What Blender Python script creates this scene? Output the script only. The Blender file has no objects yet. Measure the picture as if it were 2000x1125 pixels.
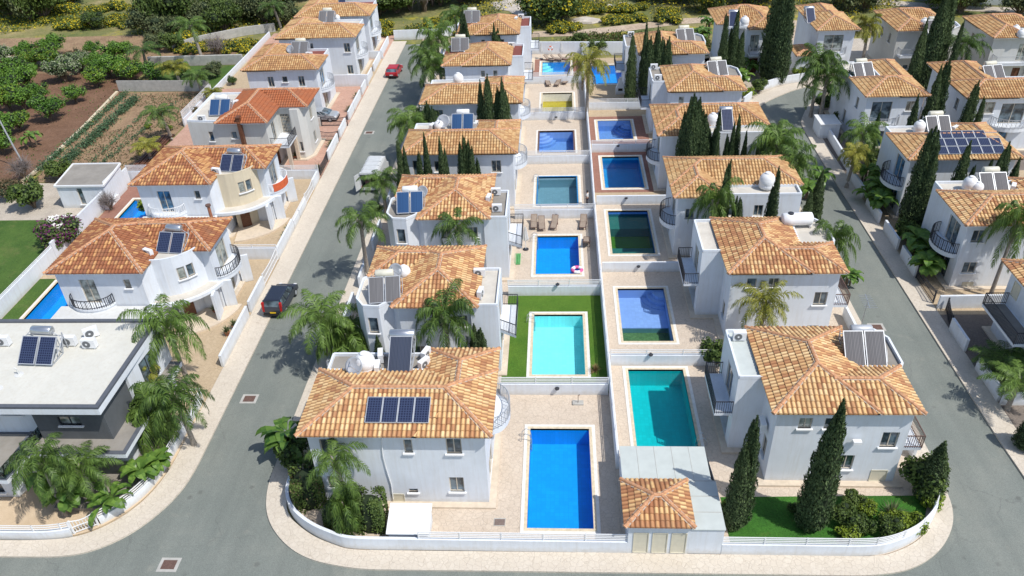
import bpy, math, random
import numpy as np
from mathutils import Vector, Matrix
from mathutils.geometry import tessellate_polygon
R=random.Random(7); PI=math.pi
D=bpy.data; S=bpy.context.scene; C=S.collection
# ---------------------------------------------------------------- camera
F=1555.; H=40.
_M=np.array([[0.99830348,0.04495886,-0.03699814],[0.00499152,0.56701056,0.8236954],[0.05801074,-0.82248266,0.5658242]])
cam=D.cameras.new('camera'); cam.lens=F/2000*36; cam.sensor_width=36; cam.clip_end=3000
co=D.objects.new('camera',cam); C.objects.link(co); S.camera=co
_T=_M.T
co.matrix_world=Matrix([[*_T[0],0],[*_T[1],0],[*_T[2],H],[0,0,0,1]])
# ---------------------------------------------------------------- light
SX,SY=.56,-.34                      # ground shift towards the sun per metre of height
sd=Vector((SX,SY,1)).normalized(); EL=math.asin(sd.z); AZ=math.atan2(sd.x,sd.y)
w=D.worlds.new('World'); S.world=w; w.use_nodes=True; nt=w.node_tree
sk=nt.nodes.new('ShaderNodeTexSky'); sk.sky_type='NISHITA'; sk.sun_disc=False; sk.sun_elevation=EL; sk.sun_rotation=AZ
nt.links.new(sk.outputs[0],nt.nodes['Background'].inputs[0]); nt.nodes['Background'].inputs[1].default_value=.15
sl=D.lights.new('sun','SUN'); sl.energy=4.1; sl.angle=math.radians(.5); sl.color=(1,.96,.895)
so=D.objects.new('sun',sl); C.objects.link(so); so.rotation_euler=sd.to_track_quat('Z','Y').to_euler()
S.view_settings.view_transform='Standard'; S.view_settings.look='None'; S.view_settings.exposure=0.04; S.view_settings.gamma=1
S.cycles.max_bounces=8; S.cycles.transparent_max_bounces=16
# ---------------------------------------------------------------- photo pixel -> place
def ray(px,py): return _T@np.array([(px-1000)/F,-(py-562.5)/F,-1.])
def G(px,py,z=0):
    d=ray(px,py); k=(z-H)/d[2]; return (float(d[0]*k),float(d[1]*k))
def TopAt(px,py,Y):                 # x and height of a point seen at (px,py) standing at depth Y
    d=ray(px,py); k=Y/d[1]; return float(d[0]*k),float(H+d[2]*k)
# ---------------------------------------------------------------- object helpers
def tag(o,label=None,cat=None,group=None,kind=None):
    if label: o['label']=label
    if cat: o['category']=cat
    if group: o['group']=group
    if kind: o['kind']=kind
    return o
def empty(name,loc,label=None,cat=None,group=None,rz=0):
    o=D.objects.new(name,None); C.objects.link(o); o.location=loc; o.rotation_euler=(0,0,rz); o.empty_display_size=.3
    return tag(o,label,cat,group)
def copy_tree(o,parent=None):
    c=o.copy(); C.objects.link(c)
    if parent: c.parent=parent
    for ch in KIDS.get(o.name,[]): copy_tree(ch,c)
    return c
KIDS={}
class MB:
    def __init__(s): s.v=[]; s.f=[]; s.m=[]; s.uv={}
    def add(s,vs,fs,m=0,uvs=None):
        o=len(s.v); s.v.extend(vs)
        for i,f in enumerate(fs):
            if uvs: s.uv[len(s.f)]=uvs[i]
            s.f.append([o+k for k in f]); s.m.append(m)
    def box(s,x0,y0,z0,x1,y1,z1,m=0):
        s.add([(x0,y0,z0),(x1,y0,z0),(x1,y1,z0),(x0,y1,z0),(x0,y0,z1),(x1,y0,z1),(x1,y1,z1),(x0,y1,z1)],
          [(0,3,2,1),(4,5,6,7),(0,1,5,4),(1,2,6,5),(2,3,7,6),(3,0,4,7)],m)
    def bar(s,p,q,t,h=None,m=0):    # square bar from p to q
        p=Vector(p); q=Vector(q); d=(q-p).normalized(); h=h or t
        u=d.cross(Vector((0,0,1))); u=(u.normalized() if u.length>1e-3 else Vector((1,0,0))); n=u.cross(d)
        u*=t/2; n*=h/2
        s.add([tuple(a) for a in (p-u-n,p+u-n,p+u+n,p-u+n,q-u-n,q+u-n,q+u+n,q-u+n)],
          [(0,1,2,3),(7,6,5,4),(0,4,5,1),(1,5,6,2),(2,6,7,3),(3,7,4,0)],m)
    def cyl(s,p,q,r0,r1=None,n=10,m=0,caps=True):
        p=Vector(p); q=Vector(q); r1=r0 if r1 is None else r1; d=(q-p).normalized()
        u=d.orthogonal().normalized(); w_=d.cross(u); vs=[]
        for c,r in ((p,r0),(q,r1)):
            for k in range(n): a=2*PI*k/n; vs.append(tuple(c+u*(r*math.cos(a))+w_*(r*math.sin(a))))
        fs=[(k,(k+1)%n,n+(k+1)%n,n+k) for k in range(n)]
        if caps: fs+= [tuple(range(n-1,-1,-1)),tuple(range(n,2*n))]
        s.add(vs,fs,m)
    def tube(s,pts,rs,n=8,m=0):
        vs=[]; 
        for i,p in enumerate(pts):
            p=Vector(p); d=(Vector(pts[min(i+1,len(pts)-1)])-Vector(pts[max(i-1,0)])).normalized()
            u=d.cross(Vector((.01,.02,1))); u=u.normalized() if u.length>.05 else Vector((1,0,0)); w_=d.cross(u)
            r=rs[i] if isinstance(rs,(list,tuple)) else rs
            for k in range(n): a=2*PI*k/n; vs.append(tuple(p+u*(r*math.cos(a))+w_*(r*math.sin(a))))
        fs=[(i*n+k,i*n+(k+1)%n,(i+1)*n+(k+1)%n,(i+1)*n+k) for i in range(len(pts)-1) for k in range(n)]
        fs+=[tuple(range(n-1,-1,-1)),tuple(range(len(vs)-n,len(vs)))]
        s.add(vs,fs,m)
    def lathe(s,c,prof,n=16,m=0,sx=1,sy=1):  # prof [(r,z)]
        vs=[(c[0]+r*sx*math.cos(2*PI*k/n),c[1]+r*sy*math.sin(2*PI*k/n),c[2]+z) for r,z in prof for k in range(n)]
        fs=[(i*n+k,i*n+(k+1)%n,(i+1)*n+(k+1)%n,(i+1)*n+k) for i in range(len(prof)-1) for k in range(n)]
        fs+=[tuple(range(n-1,-1,-1)),tuple(range(len(vs)-n,len(vs)))]
        s.add(vs,fs,m)
    def poly(s,pts,z0,z1,m=0,holes=(),bottom=False,sides=True):
        rings=[pts]+list(holes); flat=[(p[0],p[1]) for r in rings for p in r]
        tris=tessellate_polygon([[Vector((p[0],p[1],0)) for p in r] for r in rings])
        def up(t):
            a,b,c=[flat[i] for i in t]; return t if (b[0]-a[0])*(c[1]-a[1])-(b[1]-a[1])*(c[0]-a[0])>0 else t[::-1]
        tris=[up(tuple(t)) for t in tris]
        s.add([(x,y,z1) for x,y in flat],tris,m)
        if bottom: s.add([(x,y,z0) for x,y in flat],[t[::-1] for t in tris],m)
        if sides:
            for r in rings:
                n=len(r); s.add([(p[0],p[1],z0) for p in r]+[(p[0],p[1],z1) for p in r],[(k,(k+1)%n,n+(k+1)%n,n+k) for k in range(n)],m)
    def build(s,name,mats,parent=None,smooth=False,loc=None):
        me=D.meshes.new(name); me.from_pydata(s.v,[],s.f)
        mats=mats if isinstance(mats,(list,tuple)) else [mats]
        for k in mats: me.materials.append(k)
        if len(mats)>1: me.polygons.foreach_set('material_index',s.m)
        if s.uv:
            ul=me.uv_layers.new(name='UVMap').data; li=0
            for i,f in enumerate(s.f):
                u=s.uv.get(i)
                for k in range(len(f)):
                    if u: ul[li].uv=u[k]
                    li+=1
        if smooth: me.polygons.foreach_set('use_smooth',[True]*len(s.f))
        me.update()
        return link(name,me,parent,loc)
def link(name,me,parent=None,loc=None):
    o=D.objects.new(name,me); C.objects.link(o)
    if loc: o.location=loc
    if parent: o.parent=parent; KIDS.setdefault(parent.name,[]).append(o)
    return o
def npmesh(name,V,Fq,mats,mi=None,smooth=False):
    me=D.meshes.new(name); V=np.asarray(V,'f'); Fq=np.asarray(Fq,'i'); k=Fq.shape[1]
    me.vertices.add(len(V)); me.vertices.foreach_set('co',V.ravel())
    me.loops.add(Fq.size); me.loops.foreach_set('vertex_index',Fq.ravel())
    me.polygons.add(len(Fq)); me.polygons.foreach_set('loop_start',np.arange(0,Fq.size,k,dtype='i'))
    for m in mats: me.materials.append(m)
    if mi is not None: me.polygons.foreach_set('material_index',np.asarray(mi,'i'))
    if smooth: me.polygons.foreach_set('use_smooth',[True]*len(Fq))
    me.update(calc_edges=True); me.validate(); return me
# ---------------------------------------------------------------- materials
class NB:
    def __init__(s,name):
        s.mat=D.materials.new(name); s.mat.use_nodes=True; s.t=s.mat.node_tree; s.n=s.t.nodes; s.b=s.n['Principled BSDF']; s.out=s.n['Material Output']
        s.b.inputs['Specular IOR Level'].default_value=.3
    def L(s,a,b): s.t.links.new(a,b)
    def N(s,ty,**k):
        n=s.n.new(ty)
        for a,b in k.items():
            if a in n.inputs.keys(): n.inputs[a].default_value=b
            else: setattr(n,a,b)
        return n
    def co(s,kind='Object'): return s.N('ShaderNodeTexCoord').outputs[kind]
    def world(s): return s.N('ShaderNodeNewGeometry').outputs['Position']
    def noise(s,vec,scale,detail=3,rough=.55,out=0):
        n=s.N('ShaderNodeTexNoise',Scale=scale,Detail=detail,Roughness=rough); s.L(vec,n.inputs['Vector']); return n.outputs[out]
    def ramp(s,fac,stops,interp='LINEAR'):
        r=s.N('ShaderNodeValToRGB'); e=r.color_ramp; e.interpolation=interp
        while len(e.elements)<len(stops): e.elements.new(.5)
        for el,(p,c) in zip(e.elements,stops): el.position=p; el.color=(*c,1) if len(c)==3 else c
        s.L(fac,r.inputs[0]); return r.outputs[0]
    def mix(s,fac,a,b,mode='MIX'):
        m=s.N('ShaderNodeMix'); m.data_type='RGBA'; m.blend_type=mode
        for v,i in ((fac,0),(a,6),(b,7)):
            if isinstance(v,(int,float)): m.inputs[i].default_value=v
            elif isinstance(v,tuple): m.inputs[i].default_value=(*v,1)
            else: s.L(v,m.inputs[i])
        return m.outputs[2]
    def math(s,op,a,b=None):
        m=s.N('ShaderNodeMath'); m.operation=op
        for v,i in ((a,0),(b,1)):
            if v is None: continue
            if isinstance(v,(int,float)): m.inputs[i].default_value=v
            else: s.L(v,m.inputs[i])
        return m.outputs[0]
    def bump(s,h,strength=.3,dist=.02):
        b=s.N('ShaderNodeBump',Strength=strength,Distance=dist); s.L(h,b.inputs['Height']); s.L(b.outputs[0],s.b.inputs['Normal'])
    def col(s,c): s.L(c,s.b.inputs['Base Color']) if not isinstance(c,tuple) else s.b.inputs['Base Color'].__setattr__('default_value',(*c,1))
def simple(name,c,rough=.6,metal=0,var=.12,scale=3,bump=0,spec=.3):
    b=NB(name); b.b.inputs['Roughness'].default_value=rough; b.b.inputs['Metallic'].default_value=metal; b.b.inputs['Specular IOR Level'].default_value=spec
    n=b.noise(b.co(),scale,4)
    lo=tuple(x*(1-var) for x in c); hi=tuple(min(1,x*(1+var)) for x in c)
    b.col(b.ramp(n,[(.3,lo),(.7,hi)]))
    if bump: b.bump(b.noise(b.co(),scale*8,3),bump,.01)
    return b.mat
def m_wall(name,c,grime=.09):
    b=NB(name); p=b.world(); b.b.inputs['Roughness'].default_value=.85
    n=b.noise(p,.7,5,.6); mp=b.N('ShaderNodeMapping'); mp.inputs['Scale'].default_value=(3,3,.25); b.L(p,mp.inputs[0])
    st=b.noise(mp.outputs[0],1.2,4,.7)
    base=b.ramp(n,[(.3,tuple(x*(1-grime) for x in c)),(.65,c)])
    base=b.mix(b.ramp(st,[(.46,(0,0,0)),(.8,(.55,.55,.55))]),base,tuple(x*y for x,y in zip(c,(.80,.75,.68))))
    sz=b.N('ShaderNodeSeparateXYZ'); b.L(p,sz.inputs[0]); lowd=b.ramp(b.math('ADD',sz.outputs[2],b.math('MULTIPLY',b.noise(p,2.5,4,.7),.7)),[(.38,(.6,.6,.6)),(.8,(0,0,0))]); base=b.mix(lowd,base,tuple(x*y for x,y in zip(c,(.72,.64,.52))))
    b.col(base); b.bump(b.noise(p,35,2),.25,.01); return b.mat
def m_tile(name,stops,patch=.5):
    b=NB(name); uv=b.co('UV'); b.b.inputs['Roughness'].default_value=.75
    fl=b.N('ShaderNodeVectorMath'); fl.operation='FLOOR'; b.L(uv,fl.inputs[0])
    wn=b.N('ShaderNodeTexWhiteNoise'); b.L(fl.outputs[0],wn.inputs[0])
    big=b.noise(fl.outputs[0],.33,2,.6)
    oi=b.N('ShaderNodeObjectInfo'); t=b.math('ADD',b.math('MULTIPLY',wn.outputs[0],(1-patch)*.8),b.math('MULTIPLY',big,patch*1.15)); t=b.math('ADD',t,b.math('MULTIPLY',b.math('SUBTRACT',oi.outputs['Random'],.5),.14))
    c=b.ramp(t,stops)
    sep=b.N('ShaderNodeSeparateXYZ'); b.L(uv,sep.inputs[0])
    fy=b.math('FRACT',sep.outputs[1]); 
    # shading of overlaps and channels painted into the clay, besides its flamed browning
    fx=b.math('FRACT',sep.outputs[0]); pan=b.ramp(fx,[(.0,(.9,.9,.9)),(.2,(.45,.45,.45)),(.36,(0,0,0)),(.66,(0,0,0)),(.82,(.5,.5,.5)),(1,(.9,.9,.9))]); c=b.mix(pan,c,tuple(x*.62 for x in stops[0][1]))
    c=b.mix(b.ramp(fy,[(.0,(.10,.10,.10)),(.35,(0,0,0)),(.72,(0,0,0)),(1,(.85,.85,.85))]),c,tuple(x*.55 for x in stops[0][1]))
    grime=b.noise(b.world(),.9,5,.7); c=b.mix(b.ramp(grime,[(.45,(0,0,0)),(.8,(.45,.45,.45))]),c,(.20,.135,.09))
    b.col(c); b.bump(b.noise(uv,9,2),.3,.02); return b.mat
def m_paving(name,c1,c2,crack,scale,cw=.035,base2=None):
    b=NB(name); p=b.world(); b.b.inputs['Roughness'].default_value=.8
    wob=b.noise(p,1.6,3,out=1); pv=b.mix(.12,p,wob,'ADD')
    v=b.N('ShaderNodeTexVoronoi',Scale=scale); v.feature='DISTANCE_TO_EDGE'; b.L(pv,v.inputs['Vector'])
    v2=b.N('ShaderNodeTexVoronoi',Scale=scale); b.L(pv,v2.inputs['Vector'])
    c=b.mix(b.noise(p,.5,5,.65),c1,c2); hv=b.N('ShaderNodeRGBToBW'); b.L(v2.outputs['Color'],hv.inputs[0]); c=b.mix(.10,c,hv.outputs[0],'SOFT_LIGHT')
    st=b.noise(p,6,5,.75); c=b.mix(b.ramp(st,[(.45,(0,0,0)),(.8,(.5,.5,.5))]),c,tuple(x*.7 for x in c1))
    m=b.ramp(v.outputs['Distance'],[(0,(.85,.85,.85)),(cw,(0,0,0))])
    c=b.mix(b.mix(b.noise(p,2.2,2),(0,0,0),m),c,crack)
    b.col(c); b.bump(b.ramp(v.outputs['Distance'],[(0,(0,0,0)),(cw*1.6,(1,1,1))]),.5,.02); return b.mat
def m_ground(name,stops,scale,fine=6,bump=.4,rough=.95,extra=None,det=6):
    b=NB(name); p=b.world(); b.b.inputs['Roughness'].default_value=rough
    n=b.noise(p,scale,det,.65); c=b.ramp(n,stops)
    f=b.noise(p,fine,4,.7); c=b.mix(.55,c,b.ramp(f,[(.25,(.18,.18,.18)),(.75,(.85,.85,.85))]),'OVERLAY')
    if extra:
        col,sc,lo,hi=extra; e=b.noise(p,sc,6,.75); c=b.mix(b.ramp(e,[(lo,(0,0,0)),(hi,(1,1,1))]),c,col)
    b.col(c); b.bump(f,bump,.08); return b.mat
def m_leaf(name,a,c,rough=.5,trans=.25,noise=.9):
    b=NB(name); g=b.N('ShaderNodeNewGeometry'); oi=b.N('ShaderNodeObjectInfo')
    n=b.noise(b.co(),noise,3); t=b.math('ADD',b.math('MULTIPLY',g.outputs['Random Per Island'],.6),b.math('MULTIPLY',n,.6))
    t=b.math('ADD',t,b.math('MULTIPLY',b.math('SUBTRACT',oi.outputs['Random'],.5),.3))
    col=b.ramp(t,[(.15,a),(.95,c)]); b.col(col); b.b.inputs['Roughness'].default_value=rough
    tr=b.N('ShaderNodeBsdfTranslucent'); b.L(col,tr.inputs[0]); ms=b.N('ShaderNodeMixShader'); ms.inputs[0].default_value=trans
    b.L(b.b.outputs[0],ms.inputs[1]); b.L(tr.outputs[0],ms.inputs[2]); b.L(ms.outputs[0],b.out.inputs[0]); return b.mat
def m_water(name,tint,rough=.02):
    b=NB(name); b.n.remove(b.b); tr=b.N('ShaderNodeBsdfTransparent'); tr.inputs[0].default_value=(*tint,1)
    gl=b.N('ShaderNodeBsdfGlossy'); gl.inputs['Roughness'].default_value=rough; fr=b.N('ShaderNodeFresnel',IOR=1.33)
    bp=b.N('ShaderNodeBump',Strength=.8,Distance=.05); b.L(b.noise(b.world(),3.2,4,.6),bp.inputs['Height']); b.L(bp.outputs[0],gl.inputs['Normal']); b.L(bp.outputs[0],fr.inputs['Normal'])
    ms=b.N('ShaderNodeMixShader'); b.L(fr.outputs[0],ms.inputs[0]); b.L(tr.outputs[0],ms.inputs[1]); b.L(gl.outputs[0],ms.inputs[2]); b.L(ms.outputs[0],b.out.inputs[0]); return b.mat
def m_pool(name,c,var=.12):
    b=NB(name); p=b.world(); b.b.inputs['Roughness'].default_value=.4
    br=b.N('ShaderNodeTexBrick',Scale=1.0); br.offset=0; br.inputs['Color1'].default_value=(*c,1); br.inputs['Color2'].default_value=(*[x*(1-var) for x in c],1)
    br.inputs['Mortar'].default_value=(*[min(1,x*.84) for x in c],1); br.inputs['Mortar Size'].default_value=.014; br.inputs['Brick Width'].default_value=.3; br.inputs['Row Height'].default_value=.3
    b.L(p,br.inputs['Vector']); n=b.noise(p,1.1,5,.7)
    vo=b.N('ShaderNodeTexVoronoi',Scale=3.2); vo.feature='SMOOTH_F1'; b.L(b.mix(.25,p,b.noise(p,1.5,2,out=1),'ADD'),vo.inputs['Vector'])
    c2=b.mix(b.ramp(n,[(.3,(0,0,0)),(.8,(.6,.6,.6))]),br.outputs[0],tuple(x*.74 for x in c)); b.col(c2); return b.mat
def m_glass(name,c=(.03,.045,.055)):
    b=NB(name); b.b.inputs['Roughness'].default_value=.06; b.b.inputs['Specular IOR Level'].default_value=.8
    p=b.co(); n=b.noise(p,1.3,2); b.col(b.ramp(n,[(.42,c),(.6,tuple(min(1,x*3.5+.03) for x in c))])); return b.mat
def m_pv(name,c,line,sx,sy):
    b=NB(name); uv=b.co('UV'); b.b.inputs['Roughness'].default_value=.3 if c[2]<.15 else .85; b.b.inputs['Specular IOR Level'].default_value=.25 if c[2]<.15 else .05
    br=b.N('ShaderNodeTexBrick',Scale=1.0); br.offset=0; br.inputs['Color1'].default_value=(*c,1); br.inputs['Color2'].default_value=(*[x*1.4 for x in c],1)
    br.inputs['Mortar'].default_value=(*line,1); br.inputs['Mortar Size'].default_value=.03; br.inputs['Brick Width'].default_value=sx; br.inputs['Row Height'].default_value=sy
    b.L(uv,br.inputs['Vector']); b.col(br.outputs[0]); return b.mat
M={}
M['wall']=m_wall('white_render',(.72,.76,.81)); M['wallcream']=m_wall('cream_render',(.66,.58,.43)); M['wallgrey']=m_wall('pale_grey_render',(.60,.60,.57))
M['deck']=m_wall('roof_screed',(.60,.565,.50),.2); M['deckred']=m_wall('red_roof_paint',(.23,.075,.06),.2); M['deckgrey']=m_wall('grey_roof_screed',(.30,.28,.25),.25); M['deckwhite']=m_wall('white_roof_paint',(.64,.65,.64),.15); M['deckcream']=m_wall('cream_roof_screed',(.62,.61,.55),.1)
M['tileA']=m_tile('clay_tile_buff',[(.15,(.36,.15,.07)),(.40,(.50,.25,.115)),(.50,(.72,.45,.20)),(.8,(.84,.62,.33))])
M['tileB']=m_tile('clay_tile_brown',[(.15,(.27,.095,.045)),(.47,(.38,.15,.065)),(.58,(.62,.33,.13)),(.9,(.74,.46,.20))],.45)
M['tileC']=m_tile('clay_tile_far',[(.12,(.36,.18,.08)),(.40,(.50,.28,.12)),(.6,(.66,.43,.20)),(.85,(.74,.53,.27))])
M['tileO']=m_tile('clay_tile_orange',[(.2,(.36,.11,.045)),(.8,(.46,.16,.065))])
M['ridge']=simple('ridge_tile',(.50,.26,.14),.7,var=.35,scale=5); M['mortar']=simple('mortar',(.50,.43,.36),.9)
def m_asphalt():
    b=NB('asphalt'); p=b.world(); b.b.inputs['Roughness'].default_value=.9
    c=b.ramp(b.noise(p,.13,9,.68),[(.3,(.165,.185,.168)),(.5,(.195,.213,.192)),(.7,(.235,.247,.218))])
    mp=b.N('ShaderNodeMapping'); mp.inputs['Scale'].default_value=(.75,.05,1); b.L(p,mp.inputs[0]); c=b.mix(b.ramp(b.noise(mp.outputs[0],1.,4,.6),[(.42,(0,0,0)),(.75,(.5,.5,.5))]),c,(.135,.15,.138))
    c=b.mix(b.ramp(b.noise(p,.5,8,.75),[(.58,(0,0,0)),(.75,(.55,.55,.55))]),c,(.30,.295,.25))
    v=b.N('ShaderNodeTexVoronoi',Scale=.22); v.feature='DISTANCE_TO_EDGE'; b.L(b.mix(.9,p,b.noise(p,.7,4,out=1),'ADD'),v.inputs['Vector'])
    ck=b.mix(b.ramp(b.noise(p,.16,2),[(.48,(0,0,0)),(.56,(1,1,1))]),(0,0,0),b.ramp(v.outputs['Distance'],[(0,(.35,.35,.35)),(.009,(0,0,0))])); c=b.mix(ck,c,(.10,.105,.10))
    v2=b.N('ShaderNodeTexVoronoi',Scale=.55); b.L(p,v2.inputs['Vector']); c=b.mix(b.ramp(v2.outputs['Distance'],[(.06,(.55,.55,.55)),(.13,(0,0,0))]),c,(.11,.115,.105))
    f=b.noise(p,22,4,.8); c=b.mix(.7,c,b.ramp(f,[(.3,(.28,.28,.28)),(.7,(.72,.72,.72))]),'OVERLAY'); b.col(c); b.bump(f,.35,.03); return b.mat
M['asphalt']=m_asphalt()
M['pave']=m_paving('printed_concrete_pavement',(.55,.485,.40),(.65,.585,.49),(.33,.27,.21),2.9,.035)
M['patio']=m_paving('printed_concrete_patio',(.52,.43,.34),(.65,.555,.45),(.27,.22,.17),3.2,.045)
M['patio2']=m_paving('sandy_patio',(.44,.34,.22),(.52,.41,.28),(.25,.18,.12),3.,.05)
M['patiored']=m_paving('red_block_patio',(.27,.13,.095),(.34,.18,.135),(.15,.08,.06),3.,.06)
M['patiopink']=m_paving('pink_paving',(.46,.27,.20),(.54,.35,.27),(.24,.15,.12),1.6,.05)
M['patiodark']=m_paving('dark_cobble',(.17,.14,.12),(.24,.2,.17),(.09,.075,.065),4,.09)
M['coping']=simple('pool_coping_stone',(.62,.53,.38),.7,var=.15,scale=4); M['copingw']=simple('pool_edge_white',(.72,.70,.65),.7,var=.08)
M['white']=simple('white_paint_metal',(.78,.79,.8),.45,var=.04); M['frame']=simple('beige_aluminium',(.56,.50,.41),.5,var=.05)
M['dark']=simple('dark_iron',(.035,.037,.045),.45,var=.2); M['steel']=simple('steel',(.55,.57,.6),.3,.8,var=.05); M['alu']=simple('dull_aluminium',(.45,.47,.5),.45,.3,var=.1)
M['anthr']=m_wall('charcoal_render',(.115,.125,.135),.25); M['parapet']=simple('dark_coping',(.10,.11,.13),.6,var=.1)
M['glass']=m_glass('window_glass'); M['glassb']=m_glass('window_glass_blue',(.015,.05,.09)); M['glassc']=m_glass('curtained_glass',(.10,.11,.10))
M['wood']=simple('brown_timber',(.13,.055,.03),.55,var=.3,scale=6); M['cream']=simple('cream_panel',(.62,.58,.46),.6,var=.06)
M['tank']=simple('cream_tank',(.62,.60,.5),.4,var=.08); M['plastic']=simple('white_plastic',(.74,.75,.76),.4,var=.05); M['acgrey']=simple('ac_grille',(.14,.15,.16),.5)
M['pv']=m_pv('solar_cells_blue',(.006,.011,.035),(.05,.065,.12),.16,.16); M['coll']=m_pv('collector_dark',(.03,.04,.065),(.06,.07,.10),.1,3.); M['collb']=m_pv('collector_blue',(.035,.085,.18),(.025,.06,.15),.1,3.); M['collg']=m_pv('collector_hazy',(.17,.165,.17),(.11,.11,.115),.1,3.)
M['bark']=simple('bark',(.16,.12,.085),.9,var=.35,scale=6,bump=.5); M['palmbark']=simple('palm_bark',(.30,.265,.225),.9,var=.3,scale=5,bump=.5)
M['palm']=m_leaf('palm_leaf',(.018,.050,.012),(.17,.27,.055),.45); M['palmy']=m_leaf('palm_leaf_yellowing',(.10,.13,.02),(.38,.36,.06),.45); M['palmdry']=m_leaf('dry_palm_leaf',(.20,.13,.06),(.36,.26,.12),.8)
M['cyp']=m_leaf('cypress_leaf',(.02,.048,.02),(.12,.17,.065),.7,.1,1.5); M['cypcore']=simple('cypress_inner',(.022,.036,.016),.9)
M['banana']=m_leaf('banana_leaf',(.035,.10,.02),(.20,.33,.06),.35,.3); M['bush']=m_leaf('shrub_leaf',(.03,.065,.016),(.14,.20,.045),.6); M['citrus']=m_leaf('citrus_leaf',(.04,.11,.018),(.18,.33,.045),.45)
M['pale']=m_leaf('pale_leaf',(.16,.20,.10),(.42,.46,.30),.6); M['olive']=m_leaf('olive_leaf',(.06,.085,.035),(.20,.23,.10),.6); M['brownleaf']=m_leaf('brown_leaf',(.09,.06,.03),(.2,.15,.08),.7)
M['yellowf']=m_leaf('yellow_blossom',(.22,.22,.02),(.75,.60,.03),.6); M['purple']=m_leaf('purple_blossom',(.05,.02,.04),(.22,.05,.16),.6); M['twig']=m_leaf('bare_twigs',(.14,.12,.11),(.30,.26,.25),.9,.05)
M['lime']=m_leaf('lime_leaf',(.12,.18,.02),(.32,.42,.05),.5)
M['lawn']=m_ground('lawn_grass',[(.3,(.04,.095,.016)),(.7,(.085,.15,.028))],.35,9,.9,.9,((.14,.16,.05),.3,.52,.75)); M['turf']=m_ground('artificial_turf',[(.3,(.055,.135,.012)),(.7,(.095,.18,.02))],.5,12,.7,.9,((.13,.17,.04),.35,.58,.8))
M['lawnb']=m_ground('bright_lawn',[(.3,(.025,.10,.012)),(.7,(.05,.17,.02))],.8,9,.9,.9,((.12,.15,.03),.5,.58,.75))
M['soil']=m_ground('brown_soil',[(.3,(.13,.07,.042)),(.7,(.21,.12,.075))],.35,5,1.,.95,((.23,.14,.095),.8,.55,.75)); M['soil2']=m_ground('dry_soil',[(.3,(.21,.135,.08)),(.6,(.32,.215,.13)),(.75,(.15,.15,.06))],.45,4,1.,.95,((.10,.13,.04),.9,.58,.7))
M['scrub']=m_ground('scrub_ground',[(.2,(.07,.10,.03)),(.42,(.13,.15,.05)),(.56,(.22,.20,.08)),(.72,(.36,.29,.16))],.11,3.5,.9,.95,((.45,.38,.03),.2,.54,.70),9)
M['track']=m_ground('dirt_track',[(.3,(.36,.27,.19)),(.7,(.52,.43,.33))],.3,3,.6); M['gravel']=m_ground('pale_gravel',[(.3,(.40,.35,.29)),(.7,(.55,.49,.41))],.5,20,.7); M['sand']=m_ground('peach_gravel',[(.3,(.55,.42,.28)),(.7,(.66,.52,.37))],.8,25,.6)
M['rock']=simple('limestone',(.50,.45,.39),.9,var=.25,scale=1.5,bump=.6); M['concrete']=simple('concrete',(.42,.41,.38),.85,var=.15,scale=2,bump=.2); M['plinth']=simple('plinth_stone',(.60,.51,.40),.8,var=.1)
M['terracotta']=simple('terracotta',(.34,.14,.08),.7); M['brown']=simple('rust_cover',(.14,.085,.07),.8,var=.3,scale=20)
M['black']=simple('black_rubber',(.02,.02,.022),.6); M['red']=simple('red_car_paint',(.42,.012,.02),.25,var=.05,spec=.6); M['navy']=simple('dark_blue_car_paint',(.022,.028,.045),.22,var=.05,spec=.7)
M['silver']=simple('silver_car_paint',(.42,.45,.48),.3,.3,var=.05,spec=.6); M['vanw']=simple('white_van_paint',(.55,.57,.58),.35,var=.08); M['lamp']=simple('red_lamp',(.45,.01,.01),.3); M['clearlamp']=simple('clear_lamp',(.7,.7,.7),.2); M['plate']=simple('yellow_plate',(.75,.48,.02),.5)
M['orange']=simple('orange_plastic',(.62,.13,.05),.5); M['pink']=simple('pink_vinyl',(.65,.12,.3),.4); M['greenp']=simple('green_mat',(.12,.38,.14),.6); M['teal']=simple('teal_net',(.03,.32,.30),.7); M['bluep']=simple('blue_plastic',(.02,.18,.42),.4)
M['lounger']=simple('taupe_mesh',(.30,.24,.19),.7); M['canvas']=simple('off_white_canvas',(.68,.67,.64),.8); M['skin']=simple('skin',(.45,.26,.18),.6); M['hair']=simple('dark_hair',(.03,.02,.015),.7); M['denim']=simple('dark_trousers',(.05,.05,.07),.8); M['greencloth']=simple('green_netting',(.02,.16,.08),.7)
M['glassrail']=m_water('balustrade_glass',(.75,.85,.85))
M['sheet']=simple('grey_roof_sheet',(.50,.54,.52),.6,var=.06,scale=1.5)
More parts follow.
